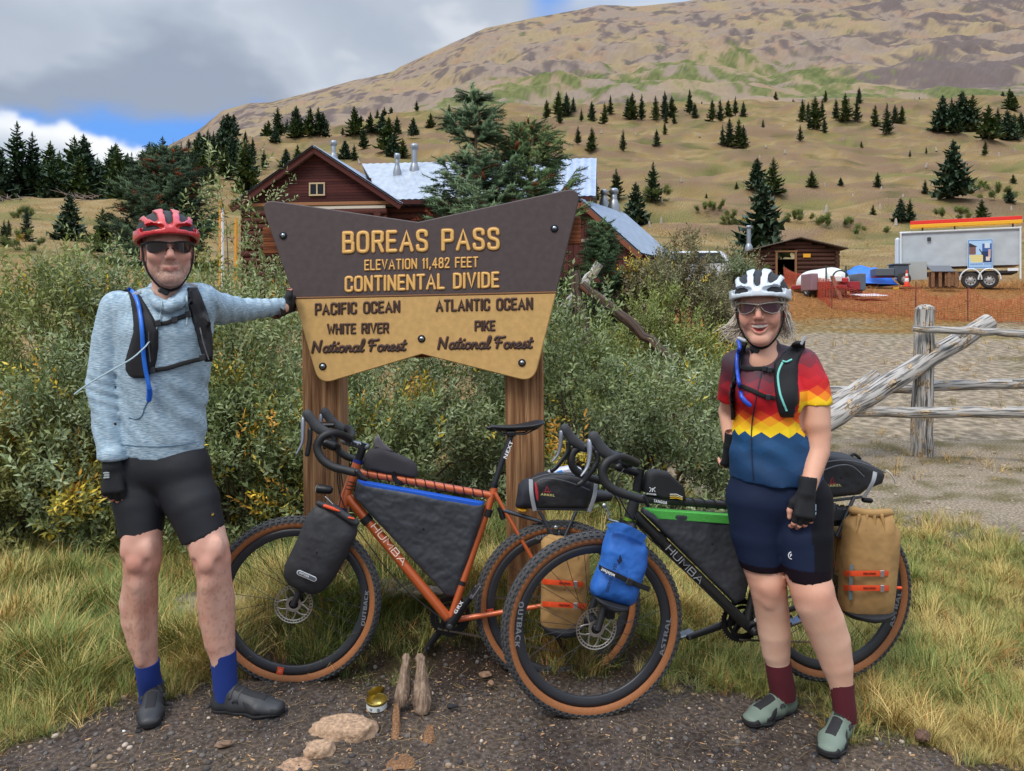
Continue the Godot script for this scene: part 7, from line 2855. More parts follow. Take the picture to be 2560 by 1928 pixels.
	rod_part("pull_tab",pts([[812.0,1265.0,0.148],[832.0,1272.0,0.15],[848.0,1278.0,0.148]]),[0.007,0.007,0.003],mat("tab orange",srgb(222,82,40),0.5),fk)
	rod_part("pull_tab",pts([[872.0,1294.0,0.146],[884.0,1297.0,0.146]]),0.004,mat("tab orange",srgb(222,82,40),0.5),fk)
	mb = MB.new()
	mb.rod([Q(748,1432,0.147),Q(785,1448,0.15)],0.0105,14,n,0.12)
	var logo := add("logo",mb,mat("logo white",srgb(206,210,216),0.5),fk)
	mb = MB.new()
	mb.rod([Q(748,1432,0.1484),Q(785,1448,0.1514)],0.0078,14,n,0.12)
	add("logo_field",mb,mat("logo dark",srgb(84,88,96),0.5),logo)
	text3d("ORTLIEB",Q(748,1432,0.1504),Q(772,1442.5,0.1525),n,0.008,mat("logo white",srgb(206,210,216),0.5),logo)

	var rp := thing("seat_pack","black rack-top bag with red tab and grey straps on the orange bicycle's rear rack","bag",Q(1390,1260))
	seat_pack(rp,[[1334.0,1276.0],[1326.0,1240.0],[1322.0,1208.0],[1345.0,1192.0],[1384.0,1181.0],[1425.0,1180.0],[1458.0,1186.0],[1490.0,1203.0],[1486.0,1240.0],[1474.0,1277.0]],0.06,[[[1327.0,1198.0,0.12],[1329.0,1235.0,0.125],[1337.0,1277.0,0.10]],[[1490.0,1210.0,0.12],[1486.0,1240.0,0.125],[1473.0,1280.0,0.10]]],[[[1342.0,1206.0,0.128],[1362.0,1197.0,0.13],[1400.0,1200.0,0.13],[1440.0,1212.0,0.13],[1474.0,1226.0,0.125]],[[1330.0,1198.0,0.12],[1372.0,1186.0,0.115],[1430.0,1188.0,0.115],[1484.0,1206.0,0.115]]],[1368.0,1227.0,0.13],"ARKEL",[1352.0,1236.0,0.13],[1387.0,1239.0,0.13])
	mb = MB.new()
	xf = wall(1305,1240,0.03)
	mb.pillow(outline(xf,[[1289.0,1266.0],[1296.0,1212.0],[1308.0,1200.0],[1326.0,1194.0],[1334.0,1230.0],[1336.0,1272.0]],0.03),0.06,0.06,xf,nz,0.014,3.0,0.7)
	add("bag_end",mb,mat("pack navy",srgb(34,36,46),0.8),rp)
	mb = MB.new()
	mb.pillow(outline(xf,[[1291.0,1268.0],[1318.0,1268.0],[1318.0,1276.0],[1296.0,1276.0]],0.03),0.05,0.05,xf,nz,0.01,3.0,0.6)
	add("yellow_liner",mb,mat("liner yellow",srgb(190,140,22),0.8),rp)
	rod_part("red_tab",pts([[1339.0,1208.0,0.13],[1342.0,1230.0,0.136],[1344.0,1250.0,0.13]]),[0.004,0.007,0.004],mat("tab red",srgb(168,40,48),0.6),rp)
	rod_part("bottle_roll",pts([[1470.0,1243.0,0.02],[1500.0,1240.0,0.02],[1520.0,1241.0,0.02]]),[0.03,0.027,0.022],mat("pack black",Color.BLACK),rp)

	var sn := thing("plastic_wrapper","blue and white plastic wrapper strapped on top of the orange bicycle's rear bag","wrapper",Q(1412,1180))
	mb = MB.new()
	xf = wall(1412,1176,0.02)
	mb.pillow(outline(xf,[[1366.0,1180.0],[1372.0,1176.0],[1400.0,1169.0],[1436.0,1162.0],[1452.0,1170.0],[1458.0,1184.0],[1410.0,1186.0]],0.02),0.035,0.035,xf,nz,0.012,5.0,0.5)
	add("film",mb,mat("film white",srgb(206,208,222),0.25),sn)
	mb = MB.new()
	mb.pillow(outline(xf,[[1386.0,1175.0],[1404.0,1170.0],[1410.0,1179.0],[1390.0,1182.0]],0.02),0.0365,0.0,xf,nz,0.012,5.0,0.4)
	add("blue_print",mb,mat("film blue",srgb(80,150,226),0.3),sn)

	tan_bag(1412.0,1466.0,[[1352.0,1352.0],[1362.0,1340.0],[1400.0,1338.0],[1440.0,1348.0],[1470.0,1372.0],[1474.0,1430.0],[1464.0,1500.0],[1458.0,1566.0],[1448.0,1586.0],[1412.0,1592.0],[1366.0,1582.0],[1352.0,1560.0],[1354.0,1480.0]],0.09,[[1454.0,1462.0],[1510.0,1516.0]],1562.0,"tan roll-top dry bag with two orange straps, seen through the black bicycle's front wheel",1356.0,1466.0)

func tan_bag(cx: float,cy: float,shape: Array,off: float,belts: Array,base_row: float,label: String,left: float,right: float) -> void:
	var n := bn()
	var o := thing("dry_bag",label,"bag",Q(cx,cy,off),"tan dry bags with orange straps")
	var mb := MB.new()
	var xf := wall(cx,cy,off)
	var canvas := grain(mat("tan canvas",srgb(176,138,86),0.85),Vector3(3,3,3),0.5,0.12,0.011,3,88)
	mb.pillow(outline(xf,shape,off),0.075,0.075,xf,nz,0.02,2.6,0.75)
	add("bag_body",mb,canvas,o)
	var foot := []
	for q in shape:
		if q[1] > base_row - 6.0:
			foot.append([q[0] + (1.0 if q[0] > cx else -1.0),q[1] + 1.0])
	foot.insert(0,[right - 1.0,base_row])
	foot.append([left + 1.0,base_row])
	mb = MB.new()
	mb.pillow(outline(xf,foot,off),0.076,0.05,xf,nz,0.012,3.0,0.8)
	add("bag_base",mb,mat("base black",srgb(34,36,42),0.7),o)
	var hi := 9999.0
	for q in shape:
		hi = minf(hi,q[1])
	rod_part("roll_top",smooth(pts([[lerpf(left,right,0.18),hi + 8.0,off + 0.02],[lerpf(left,right,0.5),hi + 16.0,off + 0.045],[lerpf(left,right,0.9),hi + 14.0,off + 0.02]]),4),0.017,canvas,o)
	for t in [0.3,0.45,0.6,0.75]:      # gathers below the roll
		rod_part("gather",pts([[lerpf(left,right,t),hi + 22.0,off + 0.055],[lerpf(left,right,0.5 + (t - 0.5) * 1.25),hi + 58.0,off + 0.070]]),[0.008,0.002],canvas,o,6)
	var orange := mat("strap orange",srgb(226,78,34),0.5)
	for b in belts:
		var l := []
		for k in 9:
			var t := k / 8.0
			l.append(Q(lerpf(left,right,t),lerpf(b[0],b[1],t),off + 0.014 + 0.075 * (0.12 + 0.88 * sqrt(1.0 - pow(1.0 - minf(1.0,(1.0 - absf(2.0 * t - 1.0)) / 0.75),2.0)))))
		var s := strap(l,0.0105,orange,o)
		text3d("VOILE STRAPS",l[3] + n * 0.003,l[5] + n * 0.003,n,0.008,mat("strap print",srgb(120,40,24),0.6),s)
		mb = MB.new()
		mb.box(Transform3D(Basis(Vector3.UP.cross(n),Vector3.UP,n),l[6] + n * 0.004),Vector3(0.016,0.026,0.004),0.001)
		add("buckle",mb,mat("buckle alloy",srgb(196,196,198),0.3,0.8),s)

func make_black_bike() -> void:
	bike = {"d0": 2.936,"x0": 1483.0,"slope": 0.0003,"lean": 0.00010}
	var n := bn()
	var o := thing("bicycle","black gravel bicycle with lime headset rings, behind the woman, overlapping the orange one","bicycle",Vector3(Q(1780,1790).x,0,Q(1780,1790).z))
	var paint := mat("frame black",srgb(46,46,50),0.34,0.2)
	paint.clearcoat_enabled = true
	paint.clearcoat = 0.7
	var black := mat("anodised black",srgb(28,29,32),0.38,0.3)
	var lime := mat("headset lime",srgb(122,160,46),0.3,0.5)
	frame_tubes(o,{"ht": [1590.0,1236.0],"hb": [1575.0,1296.0],"tt0": [1592.0,1246.0],"tt1": [1924.0,1272.0],"dt0": [1584.0,1284.0],"dt1": [1864.0,1560.0],"st": [1926.0,1255.0],"bb": [1868.0,1563.0],"rh": [2082.0,1484.0]},paint)
	tube_part("headset",pts([[1591.0,1230.0],[1589.5,1236.0]]),0.0225,lime,o)
	tube_part("headset",pts([[1575.5,1296.0],[1573.0,1304.0]]),0.0265,lime,o)
	tube_part("steerer",pts([[1601.0,1172.0],[1591.0,1232.0]]),0.0175,black,o)
	rod_part("stem",pts([[1546.0,1168.0],[1600.0,1184.0]]),0.0165,black,o)
	var hub := Q(1483,1561.5)
	var crown := Q(1570.0,1313.0)
	for s in [1.0,-1.0]:
		tube_part("fork_blade",[crown + n * 0.03 * s,crown.lerp(hub,0.45) + n * 0.052 * s + Vector3(-0.01,0,0),hub + n * 0.056 * s],[0.02,0.0175,0.013],mat("fork black",srgb(34,35,38),0.45),o)
	rod_part("fork_crown",[crown - n * 0.036,crown + n * 0.036],0.023,mat("fork black",srgb(34,35,38),0.45),o)
	wheel(o,hub,n,1.0,3,[["OUTBACK",PI + 0.1,-1.0,0.17,0.02],["ASTRAL",0.22,-1.0,0.15,0.018]])
	wheel(o,Q(2080,1483),n,-1.0,4,[["ASTRAL",0.28,-1.0,0.15,0.018]])
	var mb := MB.new()
	mb.box(Transform3D(Basis(Vector3.UP.cross(n),Vector3.UP,n),hub + n * 0.045 + Vector3(0.05,0.065,0)),Vector3(0.034,0.05,0.03),0.006)
	add("brake_caliper",mb,black,o)
	crankset(o,Q(1868,1563),n,Q(1950,1528),Q(1742,1612))
	chain_run(o,Q(1850,1600,-0.045),Q(2085,1608,-0.045),n)
	chain_run(o,Q(1872,1515,-0.045),Q(2082,1470,-0.045),n)
	tube_part("derailleur_cage",pts([[2086.0,1530.0],[2076.0,1560.0],[2096.0,1608.0]],-0.05),[0.012,0.013,0.009],black,o)
	mb = MB.new()
	mb.lathe([Vector2(0.075,0.0),Vector2(0.06,0.012),Vector2(0.04,0.026),Vector2(0.022,0.036),Vector2(0.0,0.037)],ring_frame(-n,Q(2080,1483,-0.02)),32)
	add("sprockets",mb,mat("sprocket steel",srgb(110,110,112),0.4,0.9),o)
	drop_bar(o,pts([[1590.0,1158.0,0.06],[1566.0,1147.0,0.15],[1540.0,1144.0,0.2],[1515.0,1157.0,0.21],[1506.0,1184.0,0.21],[1518.0,1212.0,0.215],[1546.0,1230.0,0.22],[1580.0,1241.0,0.225],[1605.0,1248.0,0.23]]),pts([[1540.0,1148.0,0.2],[1510.0,1128.0,0.2],[1493.0,1106.0,0.2],[1484.0,1092.0,0.2]]),pts([[1473.0,1102.0,0.2],[1474.0,1134.0,0.205],[1469.0,1166.0,0.21],[1453.0,1190.0,0.215]]),pts([[1492.0,1132.0,0.2],[1492.0,1158.0,0.2],[1462.0,1200.0,0.2],[1448.0,1212.0,0.2]]))
	rod_part("handlebar",[Q(1575,1160,0.06),mirror(Q(1575,1160,0.06))],0.0158,black,o)
	rod_part("bar_end_plug",pts([[1607.0,1243.0,0.235],[1620.0,1264.0,0.235]]),[0.012,0.007],black,o)
	saddle(o,[1910.0,1112.0],[2042.0,1108.0],[1972.0,1138.0],[1928.0,1252.0])
	mb = MB.new()
	lettering(mb,"HUMBA",Q(1664,1374,0.02),Q(1748,1460,0.02),Vector3(0.72,0.69,0.0),0.026,0.0020,0.2,0.6,0.0030,0.0012)
	add("frame_print",mb,mat("print silver",srgb(166,168,172),0.4,0.3),o)
	tube_part("strap",pts([[1642.0,1340.0],[1655.0,1353.0]]),0.0255,mat("strap black",srgb(20,20,23),0.8),o)
	lacing(o,Q(1700,1255),Q(1915,1271),0.0195,8)
	for c in [[[1560.0,1172.0,0.04],[1540.0,1210.0,0.05],[1556.0,1260.0,0.05],[1590.0,1310.0,0.03],[1660.0,1380.0,0.027],[1850.0,1556.0,0.027]],[[1535.0,1180.0,0.08],[1530.0,1225.0,0.09],[1552.0,1280.0,0.07],[1540.0,1420.0,0.075],[1512.0,1500.0,0.07]],[[1545.0,1190.0,-0.1],[1540.0,1240.0,-0.06],[1570.0,1262.0,0.0],[1592.0,1300.0,0.03]]]:
		cable(o,pts(c))
	rod_part("lamp_arm",smooth(pts([[1511.0,1264.0,0.03],[1521.0,1282.0,0.03],[1522.0,1298.0,0.03],[1545.0,1305.0,0.03]]),4),0.0035,mat("bracket steel",srgb(200,204,208),0.25,0.9),o)
	mb = MB.new()
	mb.lathe([Vector2(0.0085,0),Vector2(0.0085,0.004),Vector2(0.0,0.005)],ring_frame(n,Q(1511,1264,0.03)),14)
	add("lamp_mount",mb,mat("bracket steel",Color.WHITE),o)
	rack(o,[[2000.0,1262.0],[2160.0,1242.0]],[[2020.0,1278.0],[2128.0,1274.0],[2118.0,1300.0],[2040.0,1306.0]],[1945.0,1290.0,2040.0,1284.0],[[2135.0,1244.0,2092.0,1340.0],[2086.0,1262.0,2076.0,1320.0],[2080.0,1310.0,2080.0,1470.0],[2040.0,1300.0,2110.0,1350.0]])
	rod_part("tail_lamp",pts([[2160.0,1250.0],[2176.0,1252.0]]),0.011,black,o)
	text3d("GRX",Q(1885,1552,0.086),Q(1925,1536,0.086),n,0.014,mat("print white",srgb(226,228,232),0.5),o)

	var fb := thing("frame_bag","black frame bag with a bright green stripe in the black bicycle's frame","bag",Q(1740,1380))
	mb = MB.new()
	var xf := wall(1750,1380)
	mb.pillow(outline(xf,[[1603.0,1266.0],[1905.0,1288.0],[1896.0,1330.0],[1862.0,1500.0],[1838.0,1512.0],[1600.0,1278.0]]),0.036,0.03,xf,nz,0.016,2.6,0.14)
	add("bag_body",mb,mat("vinyl black",Color.BLACK),fb)
	mb = MB.new()
	var x2 := wall(1750,1280,0.009)
	mb.pillow(outline(x2,[[1603.0,1266.0],[1902.0,1288.0],[1897.0,1312.0],[1622.0,1290.0]]),0.036,0.0,x2,null,0.0,2.0,0.12)
	add("green_stripe",mb,grain(mat("stripe green",srgb(82,180,76),0.6),Vector3(9,9,9),0.05,0.12,0.03,3,85),fb)

	var tb := thing("top_tube_bag","boxy black bag with white emblem and yellow bars on the black bicycle's top tube","bag",Q(1660,1210))
	mb = MB.new()
	xf = wall(1660,1210)
	mb.pillow(outline(xf,[[1605.0,1228.0],[1613.0,1184.0],[1620.0,1175.0],[1634.0,1172.0],[1668.0,1179.0],[1706.0,1214.0],[1713.0,1242.0],[1714.0,1252.0],[1650.0,1246.0]]),0.03,0.03,xf,nz,0.006,3.0,0.25)
	add("bag_body",mb,grain(mat("matt black cloth",srgb(36,37,40),0.75),Vector3(30,30,30),0.02,0.2,0.05,3,89),tb)
	var white := mat("print white",srgb(226,228,232),0.5)
	mb = MB.new()
	for s in [1.0,-1.0]:
		mb.tube(smooth(pts([[1631.0 + 7.5 * s,1219.0,0.034],[1631.0 + 3.0 * s,1223.0,0.034],[1631.0 + 7.0 * s,1230.0,0.034]]),4),0.0016,5)
	mb.tube(pts([[1631.0,1221.0,0.034],[1631.0,1230.0,0.034]]),0.0022,5)
	add("emblem",mb,white,tb)
	text3d("APIDURA",Q(1616,1234,0.034),Q(1641,1237,0.034),n,0.0065,white,tb)
	for k in 3:
		mb = MB.new()
		mb.tube(pts([[1675.0,1236.0 + 5 * k,0.033],[1691.0,1236.0 + 4.6 * k,0.033],[1706.0,1243.0 + 3.4 * k,0.031]]),0.0019,5)
		add("bar_mark",mb,[mat("bar white",srgb(214,214,214),0.5),mat("bar pale",srgb(220,200,130),0.5),mat("bar yellow",srgb(226,176,30),0.5)][k],tb)
	text3d("TANGUA",Q(1634,1252,0.03),Q(1668,1258,0.03),n,0.011,white,o,"frame_print")

	var bl := thing("dry_bag","blue roll-top dry bag strapped to the black bicycle's fork with a black belt","bag",Q(1550,1420,0.12))
	mb = MB.new()
	xf = wall(1550,1420,0.1)
	mb.pillow(outline(xf,[[1517.0,1330.0],[1523.0,1316.0],[1560.0,1318.0],[1606.0,1346.0],[1614.0,1372.0],[1614.0,1408.0],[1602.0,1450.0],[1587.0,1504.0],[1572.0,1514.0],[1540.0,1506.0],[1500.0,1494.0],[1477.0,1484.0],[1480.0,1462.0],[1503.0,1400.0],[1508.0,1360.0]],0.1),0.07,0.06,xf,nz,0.03,2.6,0.75)
	var blue := grain(mat("dry bag blue",srgb(46,110,200),0.55),Vector3(3,3,3),0.9,0.1,0.012,3,90)
	add("bag_body",mb,blue,bl)
	mb = MB.new()
	mb.pillow(outline(xf,[[1478.0,1484.0],[1500.0,1493.0],[1540.0,1504.0],[1572.0,1513.0],[1566.0,1522.0],[1530.0,1524.0],[1498.0,1512.0]],0.1),0.066,0.05,xf,nz,0.01,3.0,0.6)
	add("bag_base",mb,mat("base black",srgb(34,36,42),0.7),bl)
	strap(pts([[1520.0,1322.0,0.16],[1548.0,1318.0,0.178],[1580.0,1330.0,0.178],[1612.0,1350.0,0.15]]),0.017,blue,bl,"roll_top")
	var belt := strap(pts([[1498.0,1418.0,0.13],[1512.0,1426.0,0.168],[1540.0,1438.0,0.178],[1570.0,1452.0,0.178],[1592.0,1462.0,0.16],[1624.0,1474.0,0.15]]),0.009,mat("strap black",srgb(20,20,23),0.8),bl)
	text3d("widefoot",Q(1537,1440,0.184),Q(1503,1423,0.176),n,0.012,white,belt)
	mb = MB.new()
	mb.box(Transform3D(Basis(Vector3.UP.cross(n),Vector3.UP,n).rotated(n,-0.4),Q(1574,1455,0.183)),Vector3(0.026,0.026,0.008),0.003)
	add("buckle",mb,mat("buckle black",srgb(38,40,44),0.4),belt)
	var ink := mat("ink navy",srgb(22,34,66),0.6)
	text3d("SEA TO SUMMIT",Q(1540,1410,0.178),Q(1516,1482,0.172),n,0.013,ink,bl)
	mb = MB.new()
	var ex := wall(1548,1400,0.176)
	mb.plate(outline(ex,[[1550.0,1386.0],[1556.0,1402.0],[1547.0,1412.0],[1541.0,1397.0],[1546.0,1400.0]],0.176),0.0,0.002,ex)
	add("emblem",mb,ink,bl)

	var rp := thing("seat_pack","black wedge shaped rack bag behind the woman's arm on the black bicycle","bag",Q(2130,1190))
	seat_pack(rp,[[2000.0,1252.0],[1998.0,1160.0],[2020.0,1136.0],[2060.0,1129.0],[2126.0,1138.0],[2180.0,1158.0],[2218.0,1178.0],[2226.0,1190.0],[2220.0,1212.0],[2178.0,1228.0],[2160.0,1242.0],[2080.0,1250.0]],0.06,[[[2188.0,1180.0,0.125],[2182.0,1206.0,0.13],[2160.0,1244.0,0.10]]],[[[2060.0,1176.0,0.13],[2096.0,1164.0,0.132],[2130.0,1166.0,0.132],[2160.0,1192.0,0.13]],[[2060.0,1156.0,0.12],[2110.0,1151.0,0.12],[2160.0,1160.0,0.12],[2214.0,1182.0,0.11]]],[2081.0,1206.0,0.132],"ARKEL",[2066.0,1215.0,0.132],[2104.0,1213.0,0.132])
	rod_part("zip_cord",smooth(pts([[2216.0,1176.0,0.08],[2226.0,1184.0,0.09],[2234.0,1196.0,0.09],[2238.0,1208.0,0.085]]),4),0.003,mat("cord pale",srgb(190,190,180),0.6),rp)
	rod_part("handle",smooth(pts([[2128.0,1140.0,0.03],[2136.0,1136.0,0.03],[2150.0,1146.0,0.03]]),4),0.006,mat("strap black",srgb(20,20,23),0.8),rp)
	tan_bag(2170.0,1420.0,[[2112.0,1300.0],[2128.0,1284.0],[2140.0,1268.0],[2166.0,1278.0],[2196.0,1284.0],[2218.0,1280.0],[2222.0,1300.0],[2240.0,1322.0],[2238.0,1400.0],[2232.0,1500.0],[2228.0,1532.0],[2214.0,1546.0],[2170.0,1552.0],[2124.0,1542.0],[2106.0,1526.0],[2108.0,1420.0]],0.10,[[1434.0,1434.0],[1470.0,1471.0]],1526.0,"tan roll-top dry bag with two orange straps at the black bicycle's rear wheel",2110.0,2236.0)
	rod_part("strap_tail",pts([[2234.0,1470.0,0.13],[2252.0,1470.0,0.13]]),0.006,mat("strap orange",Color.RED),get_node("dry_bag_002"))
	strap(pts([[2130.0,1412.0,0.165],[2128.0,1440.0,0.172],[2126.0,1500.0,0.165]]),0.007,mat("webbing grey",srgb(92,104,104),0.8),get_node("dry_bag_002"),"webbing",Vector3.RIGHT)
	var far := []
	for q in [[2074.0,1300.0],[2090.0,1296.0],[2098.0,1320.0],[2100.0,1420.0],[2096.0,1530.0],[2050.0,1540.0],[2000.0,1530.0],[1998.0,1330.0],[2020.0,1300.0]]:
		far.append(q)
	tan_bag(2050.0,1420.0,far,-0.13,[[1412.0,1412.0],[1450.0,1450.0]],1524.0,"tan dry bag on the black bicycle's far side, mostly hidden by the woman's leg",2000.0,2098.0)

# ---- buildings, trailer and the things of the work site ----

func frame_at(o: Vector3,along: Vector3) -> Transform3D:      # x along,y up,z towards the camera's side
	var x := Vector3(along.x,0,along.z).normalized()
	return Transform3D(Basis(x,Vector3.UP,x.cross(Vector3.UP)),o)

func slab(parent: Node3D,called: String,m: Material,xf: Transform3D,c: Vector3,size: Vector3,bev := 0.0,turn := Basis.IDENTITY) -> MeshInstance3D:
	var mb := MB.new()
	mb.box(xf * Transform3D(turn,c),size,bev)
	return add(called,mb,m,parent)

func stove_pipe(parent: Node3D,xf: Transform3D,base: Vector3,h: float,r: float) -> void:
	var m := mat("galvanised pipe",srgb(150,156,164),0.4,0.75)
	var mb := MB.new()
	mb.lathe([Vector2(r * 2.0,-0.25),Vector2(r * 1.9,0.0),Vector2(r * 1.25,0.18),Vector2(r,0.26),Vector2(r,h),Vector2(0.0,h)],xf * Transform3D(Basis(),base),16)
	var p := add("stove_pipe",mb,m,parent)
	mb = MB.new()
	mb.lathe([Vector2(r * 0.6,h - 0.02),Vector2(r * 1.45,h + 0.03),Vector2(r * 1.45,h + 0.14),Vector2(r * 1.1,h + 0.2),Vector2(0.0,h + 0.22)],xf * Transform3D(Basis(),base),16)
	add("pipe_cap",mb,m,p)

# corrugated metal between two eave and ridge lines: a, b along the eave; c, d along the ridge
func metal_roof(parent: Node3D,a: Vector3,b: Vector3,c: Vector3,d: Vector3,m: Material) -> void:
	var n := (b - a).cross(c - a).normalized()
	if n.y < 0.0:
		n = -n
	var waves := int(a.distance_to(b) / 0.2)
	var pts3 := PackedVector3Array()
	for r in 2:
		for k in waves * 4 + 1:
			var t := float(k) / (waves * 4)
			var p := a.lerp(b,t) if r == 0 else c.lerp(d,t)
			pts3.append(p + n * (0.04 + 0.012 * sin(TAU * k / 4.0)))
	var mb := MB.new()
	mb.sheet(pts3,waves * 4 + 1,2,false,1,1,n)
	var under := PackedVector3Array()
	for q in pts3:
		under.append(q - n * 0.05)
	mb.sheet(under,waves * 4 + 1,2,false,1,1,-n)
	add("roof",mb,m,parent)

func make_lodge() -> void:
	# the gable wall's plane stands at d 25; its ridge runs back to the right
	var d := 25.0
	var apex := P(792.0,371.0,d)
	var lw := P(648.0,498.0,d)
	var rw := P(1000.0,498.0,d)
	var g := gh(apex.x,d)
	var o := thing("lodge","dark red board and log lodge with grey metal roof and stove pipes, behind the sign","building",Vector3(apex.x,g,-d))
	var red := grain(mat("lodge red",srgb(98,42,38),0.85),Vector3(1,6,1),0.4,0.35,0.04,4,101)
	var red2 := grain(mat("lodge red dark",srgb(80,34,32),0.9),Vector3(1,6,1),0.4,0.35,0.04,4,102)
	var along := Vector3(1,0,0.12)
	var xf := frame_at(Vector3(apex.x,0,-d),along)
	var inv := xf.affine_inverse()
	var ap := inv * apex
	var half_l := 2.55
	var half_r := 2.62
	var eave := ap.y - 1.72
	var pitch := 1.72 / 2.6
	# gable boards, each its own piece, cut to the rake
	var mb: MB
	var y := eave - 0.02
	rng.seed = 5
	var boards := Node3D.new()
	boards.name = "gable"
	o.add_child(boards,true)
	while y < ap.y - 0.2:
		var w := (ap.y - y - 0.14) / pitch
		var w2 := (ap.y - y - 0.23) / pitch
		mb = MB.new()
		mb.plate(PackedVector2Array([Vector2(-w,y),Vector2(w,y),Vector2(maxf(w2,0.02),y + 0.088),Vector2(-maxf(w2,0.02),y + 0.088)]),-0.03,0.012 + rng.randf() * 0.006,xf,0.006)
		add("board",mb,red if rng.randf() < 0.6 else red2,boards)
		y += 0.094
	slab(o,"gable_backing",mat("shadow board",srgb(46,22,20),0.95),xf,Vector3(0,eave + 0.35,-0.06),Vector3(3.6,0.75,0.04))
	# band boards below the gable, then log walls
	slab(o,"band_board",mat("band tan",srgb(150,104,72),0.85),xf,Vector3(0.1,eave - 0.09,0.06),Vector3(5.0,0.11,0.05),0.01)
	slab(o,"chinking",mat("white chink",srgb(206,198,184),0.9),xf,Vector3(0.5,eave - 0.22,0.03),Vector3(3.6,0.10,0.05),0.01)
	var lmat := wood_grain(mat("lodge log",srgb(96,48,40),0.85),104,Color(0.6,0.5,0.46),Color(1,0.95,0.9),4.0,0.8,0.5)
	y = eave - 0.38
	while y > g - 0.2:
		for s in [0,1]:
			mb = MB.new()
			if s == 0:
				mb.tube([xf * Vector3(-2.55,y,0.0),xf * Vector3(2.35,y,0.0)],0.115,10,true)
			else:
				mb.tube([xf * Vector3(2.1,y - 0.1,0.3),xf * Vector3(2.1,y - 0.1,-13.0)],0.115,10,true)
			add("log",mb,lmat,o)
		y -= 0.22
	# window in the gable
	var wc := inv * P(794.0,474.0,d)
	var fr := mat("window cream",srgb(196,174,142),0.8)
	var win := slab(o,"window",mat("window dark",srgb(18,18,20),0.15),xf,Vector3(wc.x,wc.y,0.03),Vector3(0.44,0.34,0.02))
	for q in [[0,0.19,0.54,0.05],[0,-0.19,0.54,0.05]]:
		slab(win,"frame",fr,xf,Vector3(wc.x + q[0],wc.y + q[1],0.05),Vector3(q[2],q[3],0.05),0.006)
	for q in [-0.245,0.0,0.245]:
		slab(win,"frame",fr,xf,Vector3(wc.x + q,wc.y,0.05),Vector3(0.045,0.335,0.045),0.006)
	# rake boards
	for s in [-1.0,1.0]:
		var a := Vector3(0,ap.y,0.26)
		var b := Vector3((half_l if s < 0 else half_r) * s + 0.25 * s,ap.y - pitch * 2.85,0.26)
		var dir := (b - a).normalized()
		mb = MB.new()
		mb.box(xf * Transform3D(Basis(dir,dir.cross(Vector3(0,0,-1)) * -1.0,Vector3(0,0,1)).orthonormalized(),(a + b) / 2.0 - Vector3(0,0.1,0)),Vector3(a.distance_to(b),0.2,0.05),0.01)
		add("rake_board",mb,red,o)
	# the roof's two slopes over the front part, then the long cross wing to the right
	var tin := grain(mat("grey tin roof",srgb(178,188,200),0.42,0.35),Vector3(0.5,0.5,0.5),0.0,0.22,0.02,4,105)
	for s in [-1.0,1.0]:
		var ev := ap.y - pitch * 2.85
		metal_roof(o,xf * Vector3(2.87 * s,ev,0.34),xf * Vector3(2.87 * s,ev,-9.0),xf * Vector3(0,ap.y,0.34),xf * Vector3(0,ap.y,-9.0),tin)
	var rid := inv * P(870.0,413.0,d + 2.8)
	var zr := rid.z
	var ey := eave - 0.02
	metal_roof(o,xf * Vector3(2.2,ey,0.0),xf * Vector3(9.0,ey,0.0),xf * Vector3(0.6,rid.y,zr),xf * Vector3(9.0,rid.y,zr),tin)
	metal_roof(o,xf * Vector3(0.6,ey - 0.3,zr * 2.0),xf * Vector3(9.0,ey - 0.3,zr * 2.0),xf * Vector3(0.6,rid.y,zr),xf * Vector3(9.0,rid.y,zr),tin)
	slab(o,"fascia",red2,xf,Vector3(5.6,ey - 0.07,0.0),Vector3(6.6,0.14,0.05),0.01)
	y = ey - 0.24
	while y > g - 0.2:
		mb = MB.new()
		mb.tube([xf * Vector3(2.2,y,-0.45),xf * Vector3(8.7,y,-0.45)],0.115,10,true)
		add("log",mb,lmat,o)
		y -= 0.22
	for q in [[834.0,397.0,352.0,0.085,d + 4.0],[993.0,430.0,384.0,0.075,d + 1.6],[1036.0,424.0,360.0,0.095,d + 1.9]]:
		var b := P(q[0],q[1],q[4])
		stove_pipe(o,Transform3D.IDENTITY,b,(q[1] - q[2]) * q[4] / FOC - 0.2,q[3])

